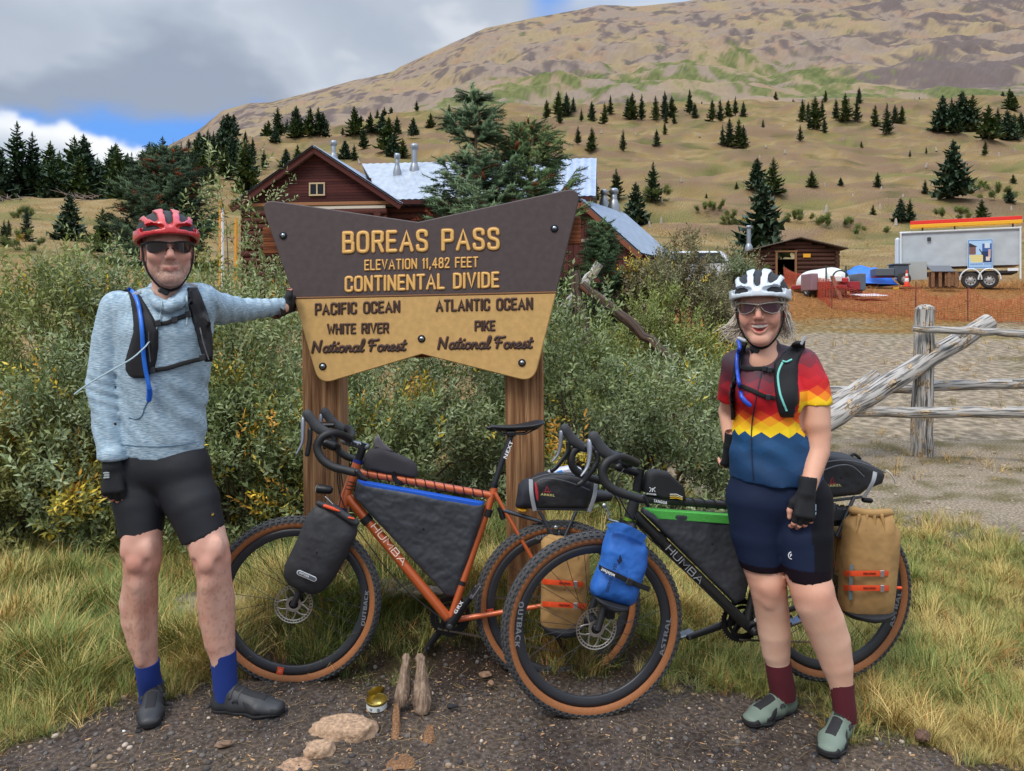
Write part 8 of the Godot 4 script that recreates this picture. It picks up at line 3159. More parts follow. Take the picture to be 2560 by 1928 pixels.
func make_grey_roof_house() -> void:
	var d := 24.0
	var apex := P(1460.0,502.0,d)
	var g := gh(apex.x,d)
	var o := thing("cabin","small red cabin with a bluish metal roof and two pipes, right of the sign","building",Vector3(apex.x,g,-d))
	var red := mat("lodge red",Color.BLACK)
	var xf := frame_at(Vector3(apex.x,0,-d),Vector3(1,0,0.55))
	var ap := (xf.affine_inverse() * apex)
	var tin := grain(mat("blue tin roof",srgb(160,174,190),0.42,0.35),Vector3(0.5,0.5,0.5),0.0,0.22,0.02,4,106)
	# the ridge runs back from the gable along -z of the frame; the right slope is the one seen
	var rp := 1.0
	for s in [-1.0,1.0]:
		metal_roof(o,xf * Vector3(1.95 * s,ap.y - 1.75,0.3),xf * Vector3(1.95 * s,ap.y - 1.75,-3.6),xf * Vector3(0,ap.y,0.3),xf * Vector3(0,ap.y,-3.6),tin)
		var a := Vector3(0,ap.y - 0.06,0.27)
		var b := Vector3(1.95 * s,ap.y - 1.81,0.27)
		var dir := (b - a).normalized()
		var mb := MB.new()
		mb.box(xf * Transform3D(Basis(dir,Vector3(0,0,1).cross(dir),Vector3(0,0,1)),(a + b) / 2.0 - Vector3(0,0.06,0)),Vector3(a.distance_to(b),0.16,0.04),0.01)
		add("rake_board",mb,mat("rake brown",srgb(124,70,50),0.85),o)
	rng.seed = 8
	var x := -1.6
	while x < 1.6:
		var top := ap.y - absf(x + 0.09) * 0.9 - 0.16
		slab(o,"plank",red if rng.randf() < 0.6 else mat("lodge red dark",Color.BLACK),xf,Vector3(x + 0.09,(top + g) / 2.0,0.0),Vector3(0.172,top - g,0.03 + 0.01 * rng.randf()),0.006)
		x += 0.18
	for s in [-1.0,1.0]:
		slab(o,"wall",mat("lodge red dark",Color.BLACK),xf,Vector3(1.55 * s,(ap.y - 1.6 + g) / 2.0,-1.7),Vector3(0.08,ap.y - 1.7 - g,3.3))
	slab(o,"band_board",mat("band grey",srgb(150,134,124),0.85),xf,Vector3(0,ap.y - 1.25,0.05),Vector3(2.6,0.1,0.04),0.01)
	for q in [[1510.0,508.0,488.0,0.09,d + 3.5],[1535.0,516.0,486.0,0.11,d + 2.6]]:
		stove_pipe(o,Transform3D.IDENTITY,P(q[0],q[1],q[4]),(q[1] - q[2]) * q[4] / FOC,q[3])

func make_log_cabin() -> void:
	var d := 46.0
	var apex := P(1996.0,600.0,d)
	var g := gh(apex.x,d) - 0.1
	var o := thing("log_cabin","low dark log cabin with a flat gable, open door and stove pipe","building",Vector3(apex.x,g,-d))
	var lm := wood_grain(mat("cabin log",srgb(92,62,50),0.9),111,Color(0.55,0.46,0.42),Color(1,0.95,0.9),5.0,0.9,0.6)
	var xf := frame_at(Vector3(apex.x,0,-d),Vector3(1,0,0.1))
	var top := apex.y
	var mb: MB
	var eave := P(0,628.0,d).y
	var y := eave
	var door_l := -1.30
	var door_r := -0.18
	rng.seed = 12
	while y > g - 0.2:
		for seg in [[-2.55,door_l],[door_r,2.3]]:
			mb = MB.new()
			mb.tube([xf * Vector3(seg[0] - (rng.randf() * 0.15 if seg[0] < -2.0 else 0.0),y,0),xf * Vector3(seg[1] + (rng.randf() * 0.15 if seg[1] > 2.0 else 0.0),y,0)],0.125 + 0.02 * rng.randf(),10,true)
			add("log",mb,lm,o)
		mb = MB.new()
		mb.tube([xf * Vector3(-2.4,y - 0.12,0.25),xf * Vector3(-2.4,y - 0.12,-6.5)],0.13,10,true)
		add("log",mb,lm,o)
		mb = MB.new()
		mb.tube([xf * Vector3(2.2,y - 0.12,0.25),xf * Vector3(2.2,y - 0.12,-6.5)],0.13,10,true)
		add("log",mb,lm,o)
		y -= 0.25
	y = eave + 0.24
	while y < top - 0.08:
		var w := (top - y) / (top - eave) * 2.5
		mb = MB.new()
		mb.tube([xf * Vector3(-w,y,0),xf * Vector3(w * 0.95,y,0)],0.125,10,true)
		add("log",mb,lm,o)
		y += 0.22
	# door opening with its frame, dark inside
	slab(o,"back_wall",mat("cabin inside",srgb(30,24,22),1.0),xf,Vector3(0,(eave + g) / 2.0,-6.4),Vector3(4.8,eave - g,0.1))
	var jm := mat("door frame",srgb(134,96,66),0.85)
	for x in [door_l,door_r]:
		slab(o,"door_frame",jm,xf,Vector3(x,(eave - 0.05 + g) / 2.0,0.12),Vector3(0.12,eave - g - 0.05,0.12),0.01)
	slab(o,"door_frame",jm,xf,Vector3((door_l + door_r) / 2.0,eave - 0.02,0.125),Vector3(door_r - door_l + 0.2,0.1,0.12),0.01)
	slab(o,"notice",mat("notice yellow",srgb(232,170,40),0.6),xf,Vector3(0.45,eave - 0.28,0.16),Vector3(0.42,0.22,0.02))
	slab(o,"window_frame",mat("frame orange wood",srgb(196,132,62),0.8),xf,Vector3(-2.42 - 0.12,eave - 0.75,-2.0),Vector3(0.06,1.2,0.5))
	var rm := grain(mat("roof boards",srgb(120,110,100),0.9),Vector3(0.8,0.8,0.8),0.5,0.4,0.03,4,112)
	for s in [-1.0,1.0]:
		var a := Vector3(0,top + 0.08,0)
		var b := Vector3(2.75 * s,eave + 0.06,0)
		var dir := (b - a).normalized()
		for k in 9:
			mb = MB.new()
			mb.box(xf * Transform3D(Basis(dir,Vector3(0,0,1).cross(dir),Vector3(0,0,1)),(a + b) / 2.0 + Vector3(0,0.04,0.1 - k * 0.78)),Vector3(a.distance_to(b),0.07,0.76),0.01)
			add("roof_board",mb,rm,o)
	stove_pipe(o,Transform3D.IDENTITY,P(1872.0,618.0,d + 3.0),(618.0 - 572.0) * (d + 3.0) / FOC,0.13)

func round_wheel(parent: Node3D,c: Vector3,n: Vector3,r: float,w: float) -> void:
	var xf := ring_frame(n,c)
	var mb := MB.new()
	mb.lathe([Vector2(r * 0.6,-w),Vector2(r * 0.92,-w),Vector2(r,-w * 0.6),Vector2(r,w * 0.6),Vector2(r * 0.92,w),Vector2(r * 0.6,w)],xf,28)
	var t := add("wheel",mb,mat("trailer tyre",srgb(52,50,50),0.9),parent)
	mb = MB.new()
	mb.lathe([Vector2(r * 0.62,w * 0.9),Vector2(r * 0.56,w * 0.5),Vector2(r * 0.3,w * 0.75),Vector2(r * 0.12,w * 0.95),Vector2(0,w * 0.95)],xf,20)
	var rim := add("rim",mb,mat("wheel grey",srgb(166,166,166),0.5,0.4),t)
	mb = MB.new()
	for k in 8:
		var a := TAU * k / 8.0
		mb.lathe([Vector2(r * 0.075,w * 0.78),Vector2(0,w * 0.79)],xf * Transform3D(Basis(),Vector3(cos(a),0,sin(a)) * r * 0.42),8)
	add("rim_hole",mb,mat("hole dark",srgb(40,40,42),0.9),rim)

var trailer_x0 := 0.0

func tx(px: float) -> float:      # how far along the trailer's side that picture column falls
	var r := (px - 1280.0) / FOC
	return (32.0 * r - trailer_x0) / (0.893 + 0.45 * r)

func make_trailer() -> void:
	var d := 32.0
	trailer_x0 = P(2251.0,700.0,d).x
	var g := gh(trailer_x0 + 2.0,31.0)
	var a := Vector3.ZERO
	var b := Vector3(tx(2553.0),0,0)
	var top := P(0,584.0,d).y
	var low := P(0,703.0,d).y
	var xf := frame_at(Vector3(trailer_x0,0,-d),Vector3(0.893,0.0,0.45))
	var o := thing("cargo_trailer","pale grey enclosed two-axle cargo trailer with a blue framed poster","trailer",xf * Vector3(b.x / 2.0,g,0))
	var skin := grain(mat("trailer grey",srgb(196,206,214),0.45,0.1),Vector3(0.4,0.4,0.4),0.0,0.12,0.015,4,121)
	var w := b.x - a.x
	var cx := (a.x + b.x) / 2.0
	var mb := MB.new()
	# side wall with the scalloped wheel arches
	var pts2 := PackedVector2Array([Vector2(a.x,top),Vector2(a.x,low)])
	var w1 := Vector3(tx(2427.0),0,0)
	var w2 := Vector3(tx(2474.0),0,0)
	for c in [w1.x,w2.x]:
		for k in 13:
			var e := PI - PI * k / 12.0
			pts2.append(Vector2(c + 0.37 * cos(e),low + 0.42 * sin(e)))
	pts2.append(Vector2(b.x,low))
	pts2.append(Vector2(b.x,top))
	mb.plate(pts2,-0.05,0.0,xf,0.008)
	add("side_panel",mb,skin,o)
	slab(o,"box",skin,xf,Vector3(cx,(top + low) / 2.0 + 0.28,-1.1),Vector3(w - 0.02,top - low - 0.56,2.05))
	slab(o,"floor",mat("chassis dark",srgb(40,40,44),0.8),xf,Vector3(cx,low + 0.3,-1.1),Vector3(w - 0.2,0.1,1.9))
	slab(o,"roof_edge",mat("trailer trim",srgb(222,228,232),0.4,0.1),xf,Vector3(cx,top + 0.03,-1.1),Vector3(w + 0.06,0.07,2.2),0.02)
	slab(o,"nose",mat("trailer pale",srgb(206,216,226),0.45,0.1),xf,Vector3(a.x - 0.10,(top + low) / 2.0 - 0.06,-0.6),Vector3(0.2,top - low - 0.2,1.1),0.07)
	slab(o,"kick_plate",mat("trailer plate",srgb(176,180,178),0.5,0.3),xf,Vector3(a.x + 0.5,low + 0.42,0.004),Vector3(0.95,0.75,0.008),0.003)
	for x in [a.x + 0.02,b.x - 0.02]:
		slab(o,"corner_trim",mat("trailer trim",Color.WHITE),xf,Vector3(x,(top + low) / 2.0,0.006),Vector3(0.06,top - low,0.014),0.004)
	var trim := MB.new()
	for c in [w1.x,w2.x]:
		var arc := []
		for k in 13:
			var e := PI * k / 12.0
			arc.append(xf * Vector3(c + 0.38 * cos(e),low + 0.43 * sin(e),0.02))
		trim.tube(arc,0.03,6)
	add("wheel_arch",trim,mat("trailer trim",Color.WHITE),o)
	for c in [w1.x,w2.x]:
		round_wheel(o,xf * Vector3(c,low - 0.02,-0.12),xf.basis.z,0.33,0.1)
	# vents, handle, lettering plate
	slab(o,"vent",mat("vent dark",srgb(50,54,58),0.6),xf,Vector3(tx(2323),P(0,598,31.5).y,0.01),Vector3(0.14,0.16,0.03),0.02)
	slab(o,"plate_white",mat("plate white",srgb(226,230,236),0.5),xf,Vector3(tx(2533),P(0,674,30.3).y,0.006),Vector3(0.36,0.11,0.006))
	# poster: a generic print of a log, a carving knife hand and a hut, framed in blue
	var pc := Vector3((tx(2419) + tx(2483)) / 2.0,P(0,636,30.9).y,0.008)
	var im := Image.create_empty(128,144,false,Image.FORMAT_RGB8)
	im.fill(srgb(190,214,238))
	im.fill_rect(Rect2i(3,3,122,138),srgb(78,124,178))
	im.fill_rect(Rect2i(7,7,114,130),srgb(172,208,244))
	im.fill_rect(Rect2i(74,22,46,66),srgb(54,92,160))
	im.fill_rect(Rect2i(70,60,50,54),srgb(22,52,100))
	im.fill_rect(Rect2i(86,18,26,26),srgb(206,222,236))
	im.fill_rect(Rect2i(8,30,34,44),srgb(122,88,84))
	for k in 36:
		im.fill_rect(Rect2i(8,18 + k / 2,mini(6 + k,40),2),srgb(44,42,46))
		im.fill_rect(Rect2i(58 + k,48 + k * 3 / 2,5,3),srgb(52,38,36))
		im.fill_rect(Rect2i(8 + k / 3,76 + k,70 - k / 3,2),srgb(226,214,150) if k % 9 else srgb(178,162,96))
	im.fill_rect(Rect2i(104,50,12,44),srgb(206,170,160))
	im.fill_rect(Rect2i(92,86,20,20),srgb(222,208,200))
	im.fill_rect(Rect2i(7,114,114,22),srgb(160,196,238))
	for k in 15:
		if k != 9:
			im.fill_rect(Rect2i(15 + k * 7,119,4,6),srgb(78,120,172))
	mb = MB.new()
	mb.col = Color.WHITE
	var hw := (tx(2483) - tx(2419)) / 2.0
	var hh := 0.585
	var ids := []
	for q in [[-1,1,0,0],[1,1,1,0],[1,-1,1,1],[-1,-1,0,1]]:
		ids.append(mb.vert(xf * (pc + Vector3(q[0] * hw,q[1] * hh,0.002)),xf.basis.z,Vector2(q[2],q[3])))
	mb.tri(ids[0],ids[1],ids[2])
	mb.tri(ids[0],ids[2],ids[3])
	var pm := mat("poster print",Color.WHITE,0.5)
	pm.albedo_texture = ImageTexture.create_from_image(im)
	add("poster",mb,pm,o)
	# roof rack posts
	var black := mat("rack black",srgb(48,38,40),0.6)
	for px in [2307.0,2388.0,2535.0]:
		slab(o,"roof_rack",black,xf,Vector3(tx(px),top + 0.26,-0.3),Vector3(0.06,0.46,0.06))
	# the red and yellow ladder on the rack
	var lo := thing("ladder","red and yellow extension ladder lying on the trailer's roof rack","ladder",xf * Vector3(cx,top + 0.5,-0.2))
	var la := tx(2276.0)
	var lb := tx(2556.0)
	var ly := top + 0.42
	for q in [[0.0,0.0,"ladder red",srgb(222,46,34)],[-0.5,0.02,"ladder red",srgb(222,46,34)],[0.07,-0.16,"ladder yellow",srgb(236,176,34)],[-0.44,-0.14,"ladder yellow",srgb(236,176,34)]]:
		slab(lo,"side_rail",mat(q[2],q[3],0.5),xf,Vector3((la + lb) / 2.0,ly + q[1],q[0]),Vector3(lb - la,0.14,0.05),0.01)
	for k in 15:
		var x := lerpf(la + 0.15,lb - 0.15,k / 14.0)
		mb = MB.new()
		mb.tube([xf * Vector3(x,ly,0.0),xf * Vector3(x,ly,-0.48)],0.03,6)
		add("rung",mb,mat("rung pale",srgb(206,150,120),0.5),lo)

func make_site() -> void:
	# the red trailer with a white water tank, end on
	var d := 28.0
	var g := gh(P(2090,760,d).x,d)
	var o := thing("tank_trailer","red flat trailer carrying a white water tank behind black bands","trailer",Vector3(P(2088,740,d).x,g,-d))
	var xf := frame_at(Vector3(P(2088,740,d).x,0,-d),Vector3(1,0,0))
	var red := mat("trailer red",srgb(150,34,42),0.5)
	var y0 := g + 0.42
	slab(o,"deck",red,xf,Vector3(0,y0,-1.0),Vector3(1.55,0.16,2.6),0.02)
	slab(o,"deck_front",red,xf,Vector3(0,y0 - 0.02,0.33),Vector3(1.5,0.3,0.06),0.01)
	for s in [-1.0,1.0]:
		slab(o,"mudguard",mat("guard grey red",srgb(140,110,118),0.5) if s < 0 else mat("guard slate",srgb(86,94,104),0.5),xf,Vector3(0.86 * s,y0 + 0.12,-0.2),Vector3(0.26,0.62,1.0),0.03)
		round_wheel(o,xf * Vector3(0.86 * s,g + 0.3,-0.2),Vector3(s,0,0),0.3,0.12)
		slab(o,"drawbar",red,xf,Vector3(0.3 * s,y0 - 0.08,0.7),Vector3(0.08,0.1,1.0),0.01,Basis(Vector3.UP,-0.45 * s))
	var mb := MB.new()
	var tank := mat("tank white",srgb(222,226,222),0.45)
	var ty := P(0,706.0,d).y
	mb.lathe([Vector2(0,0.42),Vector2(0.34,0.4),Vector2(0.62,0.3),Vector2(0.74,0.1),Vector2(0.74,-1.6),Vector2(0.6,-1.9),Vector2(0.0,-2.0)],xf * Transform3D(Basis(Vector3.RIGHT,PI / 2).scaled(Vector3(0.92,0.76,1)),Vector3(0,ty,-0.4)),28)
	add("tank",mb,tank,o)
	var band := mat("band green black",srgb(44,58,56),0.6)
	for x in [-0.36,0.36]:
		slab(o,"tank_band",band,xf,Vector3(x,ty - 0.05,0.08),Vector3(0.05,1.3,0.05),0.01)
	slab(o,"tank_band",band,xf,Vector3(0,ty - 0.06,0.11),Vector3(1.2,0.04,0.04),0.01)
	slab(o,"pump",mat("pump white",srgb(220,210,208),0.5),xf,Vector3(-0.12,y0 + 0.22,0.45),Vector3(0.3,0.24,0.26),0.04)
	slab(o,"pump",mat("pump red",srgb(170,40,44),0.5),xf,Vector3(0.12,y0 + 0.16,0.5),Vector3(0.24,0.2,0.22),0.04)
	mb = MB.new()
	var hose := []
	for k in 12:
		var e := PI * k / 11.0
		hose.append(xf * Vector3(0.02 + 0.26 * cos(e),y0 + 0.3 + 0.22 * sin(e),0.4))
	mb.tube(hose,0.03,6)
	add("hose",mb,band,o)
	# a plank leaning on it
	mb = MB.new()
	var pa := P(2080.0,690.0,d - 0.6)
	var pb := P(2112.0,772.0,d - 1.1)
	var dir := (pb - pa).normalized()
	mb.box(Transform3D(Basis(dir.cross(Vector3(0,0,1)).normalized(),dir,Vector3(0,0,1)).orthonormalized(),(pa + pb) / 2.0),Vector3(0.14,pa.distance_to(pb),0.05),0.01)
	tag(add("plank",mb,grain(mat("plank brown",srgb(150,96,70),0.85),Vector3(3,0.6,3),0.3,0.4,0.03,4,131)),"brown plank leaning in front of the white water tank","plank")
	# blue tarp over a heap
	d = 33.0
	rng.seed = 3
	var p3 := PackedVector3Array()
	var c := P(2160.0,712.0,d)
	for k in 22:
		for j in 22:
			var u := k / 21.0 * 2.0 - 1.0
			var v := j / 21.0 * 2.0 - 1.0
			var h := 0.75 * maxf(0.0,1.0 - 0.75 * (u * u * 0.9 + v * v)) + 0.28 * nz.get_noise_2d(u * 60.0,v * 60.0)
			h *= smoothstep(1.0,0.7,maxf(absf(u),absf(v)))
			p3.append(c + Vector3(u * 1.15 + 0.08 * nz2.get_noise_2d(v * 80.0,u * 80.0),h + 0.18 * u * -1.0 * 0.3,v * 1.1))
	mb = MB.new()
	mb.sheet(p3,22,22,false,1,1,Vector3.UP)
	tag(add("tarp",mb,mat("tarp blue",srgb(30,110,220),0.45)),"bright blue tarp thrown over a heap between cabin and trailer","tarp")
	# a grey utility cart and a dark bin by the trailer's nose
	o = thing("utility_cart","grey steel cart with an open box and a black wheel beside the blue tarp","cart",P(2225.0,715.0,31.5))
	xf = frame_at(P(2215.0,712.0,31.5),Vector3(1,0,0.1))
	var slate := mat("cart slate",srgb(92,100,108),0.55,0.2)
	slab(o,"cart_box",slate,xf,Vector3(-0.15,0.5,0),Vector3(0.7,0.3,0.7),0.02)
	slab(o,"cart_bin",mat("bin slate",srgb(76,86,98),0.6),xf,Vector3(0.5,0.55,0),Vector3(0.6,0.5,0.6),0.04)
	slab(o,"cart_rim",slate,xf,Vector3(0.5,0.82,0),Vector3(0.68,0.05,0.68),0.01)
	round_wheel(o,xf * Vector3(0.55,0.22,0.4),Vector3(0,0,1),0.26,0.08)
	slab(o,"cart_bar",mat("cart red",srgb(120,40,40),0.6),xf,Vector3(-0.2,0.3,0.2),Vector3(0.9,0.06,0.06),0.01)
	tag(slab(null,"toolbox",mat("box yellow",srgb(214,160,40),0.6),Transform3D(Basis(),P(2240.0,724.0,31.0)),Vector3.ZERO,Vector3(0.2,0.16,0.16),0.02),"small yellow box on the ground below the grey cart","box")
	# traffic cone
	var cb := P(2267.0,717.0,30.5)
	o = thing("traffic_cone","orange and white traffic cone in front of the trailer's nose","cone",cb)
	for q in [["cone_base",0.0,0.03,0.17,0.17,srgb(222,74,46)],["cone_body",0.03,0.2,0.11,0.085,srgb(222,74,46)],["cone_stripe",0.2,0.34,0.085,0.066,srgb(232,228,228)],["cone_body",0.34,0.42,0.066,0.055,srgb(222,74,46)],["cone_stripe",0.42,0.52,0.055,0.042,srgb(232,228,228)],["cone_tip",0.52,0.66,0.042,0.024,srgb(222,74,46)]]:
		mb = MB.new()
		mb.lathe([Vector2(0.0,q[1]),Vector2(q[3],q[1] + 0.001),Vector2(q[4],q[2]),Vector2(0.0,q[2] + 0.0005)],Transform3D(Basis(),cb),18)
		add(q[0],mb,mat("cone %s" % ("white" if "stripe" in q[0] else "orange"),q[5],0.6),o)
	# white boards on the grass
	mb = MB.new()
	mb.box(Transform3D(Basis(Vector3.UP,0.15).rotated(Vector3.RIGHT,0.1),P(2172.0,738.0,27.0)),Vector3(0.95,0.04,0.8),0.01)
	tag(add("board",mb,mat("board white",srgb(212,208,210),0.6)),"flat white board lying on the orange grass right of the tank trailer","board")
	# the wooden bin leaning on the trailer
	o = thing("wooden_crate","brown slatted wooden crate standing before the trailer's wheels","crate",P(2365.0,718.0,29.8))
	xf = frame_at(P(2365.0,718.0,29.8),Vector3(1,0,0))
	var wood := grain(mat("crate wood",srgb(160,118,84),0.85),Vector3(3,0.8,3),0.3,0.4,0.03,4,132)
	slab(o,"back",mat("crate dark",srgb(96,66,48),0.9),xf,Vector3(0,0.3,-0.25),Vector3(1.05,0.6,0.04))
	for x in [-0.5,-0.22,0.12,0.4]:
		slab(o,"slat",wood,xf,Vector3(x,0.31,0.0),Vector3(0.12,0.62,0.04),0.008)
	slab(o,"panel",wood,xf,Vector3(0.25,0.3,-0.03),Vector3(0.55,0.5,0.02),0.004)
	slab(o,"lid",mat("crate lid",srgb(96,100,106),0.7),xf,Vector3(-0.12,0.72,-0.14),Vector3(0.9,0.04,0.45),0.01,Basis(Vector3.RIGHT,0.6))
	# orange safety netting on thin posts
	o = thing("safety_netting","sagging orange plastic safety netting on thin posts before the trailer","netting",P(2300.0,790.0,22.0))
	var net := mat("netting orange",srgb(186,78,50),0.7)
	var spans := [[1960.0,700.0,40.0],[2080.0,730.0,24.6],[2290.0,718.0,22.6],[2420.0,728.0,21.8],[2580.0,718.0,21.2],[2760.0,716.0,21.0]]
	for k in spans.size():
		var q: Array = spans[k]
		var base := G(q[0],q[2])
		mb = MB.new()
		mb.tube([base,base + Vector3(0,1.05,0)],0.014,6)
		add("net_post",mb,mat("post dark",srgb(60,60,62),0.6),o)
		if k == 0:
			continue
		var a := G(spans[k - 1][0],spans[k - 1][2])
		var n := int(a.distance_to(base) / 0.085) + 2
		mb = MB.new()
		for r in 14:
			var line := []
			for j in n:
				var t := float(j) / (n - 1)
				var sag := 0.34 * (1.0 - pow(2.0 * t - 1.0,2.0)) * r / 13.0
				var p := a.lerp(base,t)
				p.y = gh(p.x,-p.z)
				line.append(p + Vector3(0.02 * sin(j * 1.7 + r),0.95 * r / 13.0 - sag,0.06 * sin(j * 0.9 + r * 0.5)))
			mb.tube(line,0.006,3,false)
			if r > 0:
				pass
		for j in n:
			var t := float(j) / (n - 1)
			var p := a.lerp(base,t)
			p.y = gh(p.x,-p.z)
			var sag := 0.34 * (1.0 - pow(2.0 * t - 1.0,2.0))
			mb.tube([p,p + Vector3(0.02 * sin(j * 1.7 + 4),0.475 - sag * 0.5,0.06 * sin(j * 0.9 + 2.0)),p + Vector3(0.02 * sin(j * 1.7 + 8),0.95 - sag,0.06 * sin(j * 0.9 + 4.0))],0.0055,3,false)
		add("mesh_panel",mb,net,o).set_meta("kind","stuff")
	# small parked car glimpsed through the willow, then marker poles at the left
	d = 30.0
	o = thing("parked_car","white car mostly hidden behind the willow left of the log cabin","car",P(1740.0,715.0,d))
	xf = frame_at(P(1752.0,722.0,d),Vector3(1,0,0.4))
	mb = MB.new()
	var shell := PackedVector2Array([Vector2(-1.9,0.3),Vector2(1.9,0.3),Vector2(1.95,0.75),Vector2(1.2,0.95),Vector2(0.75,1.45),Vector2(-1.3,1.5),Vector2(-1.9,0.95)])
	mb.plate(shell,-1.6,0.0,xf,0.06)
	add("body",mb,mat("car white",srgb(206,212,220),0.25,0.1),o)
	mb = MB.new()
	mb.plate(PackedVector2Array([Vector2(-1.5,0.98),Vector2(1.0,0.98),Vector2(0.68,1.38),Vector2(-1.2,1.42)]),0.0,0.012,xf,0.004)
	add("window",mb,mat("car glass",srgb(40,46,52),0.1),o)
	for x in [-1.2,1.2]:
		round_wheel(o,xf * Vector3(x,0.32,0.0),xf.basis.z,0.32,0.1)
	for q in [[551.0,502.0,580.0,"marker pole orange",srgb(226,150,40),"slim orange marker pole left of the sign"],[556.0,522.0,575.0,"marker pole white",srgb(226,226,228),"slim white marker pole beside the orange one left of the sign"],[590.0,545.0,600.0,"marker pole orange",srgb(226,150,40),"short orange marker stub between the white pole and the sign"]]:
		var top := P(q[0],q[1],14.0)
		mb = MB.new()
		mb.tube([top,Vector3(top.x,gh(top.x,14.0) - 0.1,top.z)],0.028,8)
		tag(add("marker_pole",mb,mat(q[3],q[4],0.6)),q[5],"marker pole")
	# stumps left by the old logging
	rng.seed = 77
	var stump := MB.new()
	stump.tube([Vector3(0,-0.1,0),Vector3(0.01,0.3,0),Vector3(0.0,0.55,0.02),Vector3(0.04,0.78,0.0)],[0.24,0.17,0.14,0.05],7)
	var sm := stump.mesh()
	for k in 48:
		var px := rng.randf_range(1500.0,2550.0) if k % 4 else rng.randf_range(560.0,1150.0)
		var row := rng.randf_range(318.0,575.0) if k % 4 else rng.randf_range(350.0,450.0)
		if k == 0:
			px = 1590.0
			row = 338.0
		var dd := find_depth(px,row)
		if dd > 300.0:
			continue
		var s := put("stump",sm,mat("stump grey",srgb(158,148,138),0.9))
		s.position = G(px,dd)
		s.rotation = Vector3(rng.randfn() * 0.12,rng.randf() * TAU,rng.randfn() * 0.12)
		s.scale = Vector3.ONE * rng.randf_range(0.4,0.85) * (1.0 + dd / 300.0)
		tag(s,"bleached tree stump on the logged hillside","stump","bleached stumps scattered over the hillside")
	for q in [[20.0,505.0,"dead branches heap at far left below the forest"],[205.0,504.0,"tangle of grey dead branches on the slope left of the man's helmet"]]:
		var at := G(q[0],find_depth(q[0],q[1]))
		mb = MB.new()
		for k in 26:
			var a := at + Vector3(rng.randfn() * 1.2,rng.randf() * 0.5,rng.randfn() * 0.6)
			mb.tube([a,a + Vector3(rng.randfn(),rng.randf() * 0.9,rng.randfn() * 0.6)],[0.06,0.02],5)
		tag(add("deadfall",mb,mat("deadfall grey",srgb(128,112,104),0.95)),q[2],"dead branches")

func log_mat(called: String,c: Color,bark: Color,sd: int) -> StandardMaterial3D:      # grain runs along the log; patches of bark are left
	var m := mat(called,Color.WHITE,0.92)
	var im := Image.create_empty(256,512,false,Image.FORMAT_RGB8)
	var n := FastNoiseLite.new()
	n.seed = sd
	n.frequency = 0.02
	n.fractal_octaves = 4
	for y in 512:
		for x in 256:
			var w := TAU * x / 256.0
			var a := n.get_noise_3d(cos(w) * 130.0,sin(w) * 130.0,y * 0.5)
			var b := n.get_noise_3d(cos(w) * 46.0 + 300.0,sin(w) * 46.0,y * 0.8)
			var k := n.get_noise_3d(cos(w) * 260.0,sin(w) * 260.0 + 500.0,y * 0.35)
			var q := c.lerp(c.darkened(0.4),smoothstep(-0.1,0.4,a))
			q = q.lerp(bark,0.8 * smoothstep(0.16,0.26,b))
			q = q.lerp(bark.darkened(0.55),0.8 * smoothstep(0.24,0.28,b) * smoothstep(0.4,0.3,b))
			q = q.lerp(c.darkened(0.75),smoothstep(0.26,0.36,k))
			im.set_pixel(x,y,q)
	m.albedo_texture = ImageTexture.create_from_image(im)
	return m

func log_bar(parent: Node3D,called: String,a: Vector3,b: Vector3,ra: float,rb: float,m: Material,sd: int) -> void:
	rng.seed = sd
	var mb := MB.new()
	var list := []
	var rr := []
	for k in 13:
		var t := k / 12.0
		list.append(a.lerp(b,t) + Vector3(rng.randfn(),rng.randfn(),rng.randfn()) * 0.006)
		rr.append(lerpf(ra,rb,t) * (1.0 + 0.04 * rng.randfn()))
	mb.tube(list,rr,14,true,Vector3.ZERO,1.0,1.0,a.distance_to(b) / 2.2)
	add(called,mb,m,parent)

func make_fences() -> void:
	var grey := log_mat("weathered log",srgb(178,174,170),srgb(206,178,142),141)
	var d := 8.5
	var o := thing("log_fence","weathered grey buck-and-rail log fence at the right edge of the lot","fence",G(2300.0,d))
	log_bar(o,"post",P(2303.0,1146.0,d),P(2313.0,772.0,d),0.117,0.1,grey,1)
	var mb := MB.new()
	mb.ball(Transform3D(Basis(),P(2313.0,774.0,d)),Vector3(0.1,0.06,0.1),14,8)
	add("post_top",mb,grey,o)
	log_bar(o,"rail",P(2284.0,823.0,d - 0.14),P(2640.0,839.0,d - 0.5),0.038,0.045,grey,2)
	log_bar(o,"rail",P(2040.0,978.0,d + 0.3),P(2640.0,955.0,d + 0.25),0.06,0.062,grey,3)
	log_bar(o,"rail",P(2020.0,1030.0,d - 0.22),P(2640.0,1032.0,d - 0.6),0.06,0.058,grey,4)
	log_bar(o,"brace",P(2010.0,1090.0,d - 0.5),P(2470.0,806.0,d + 0.2),0.118,0.1,grey,5)
	log_bar(o,"brace",P(2030.0,1035.0,d - 0.34),P(2188.0,938.0,d - 0.1),0.075,0.055,grey,6)
	var dark := log_mat("dark rail",srgb(96,78,68),srgb(128,84,60),145)
	d = 7.4
	o = thing("broken_fence","leaning remains of a log fence sticking out of the willows right of the sign","fence",G(1450.0,d))
	log_bar(o,"post",P(1467.0,860.0,d),P(1435.0,676.0,d),0.058,0.052,dark,7)
	log_bar(o,"rail",P(1680.0,898.0,d - 0.1),P(1456.0,712.0,d - 0.05),0.05,0.048,dark,8)
	log_bar(o,"rail",P(1388.0,800.0,d + 0.2),P(1500.0,660.0,d + 0.3),0.05,0.046,grey,9)

# ---- on the ground in front ----

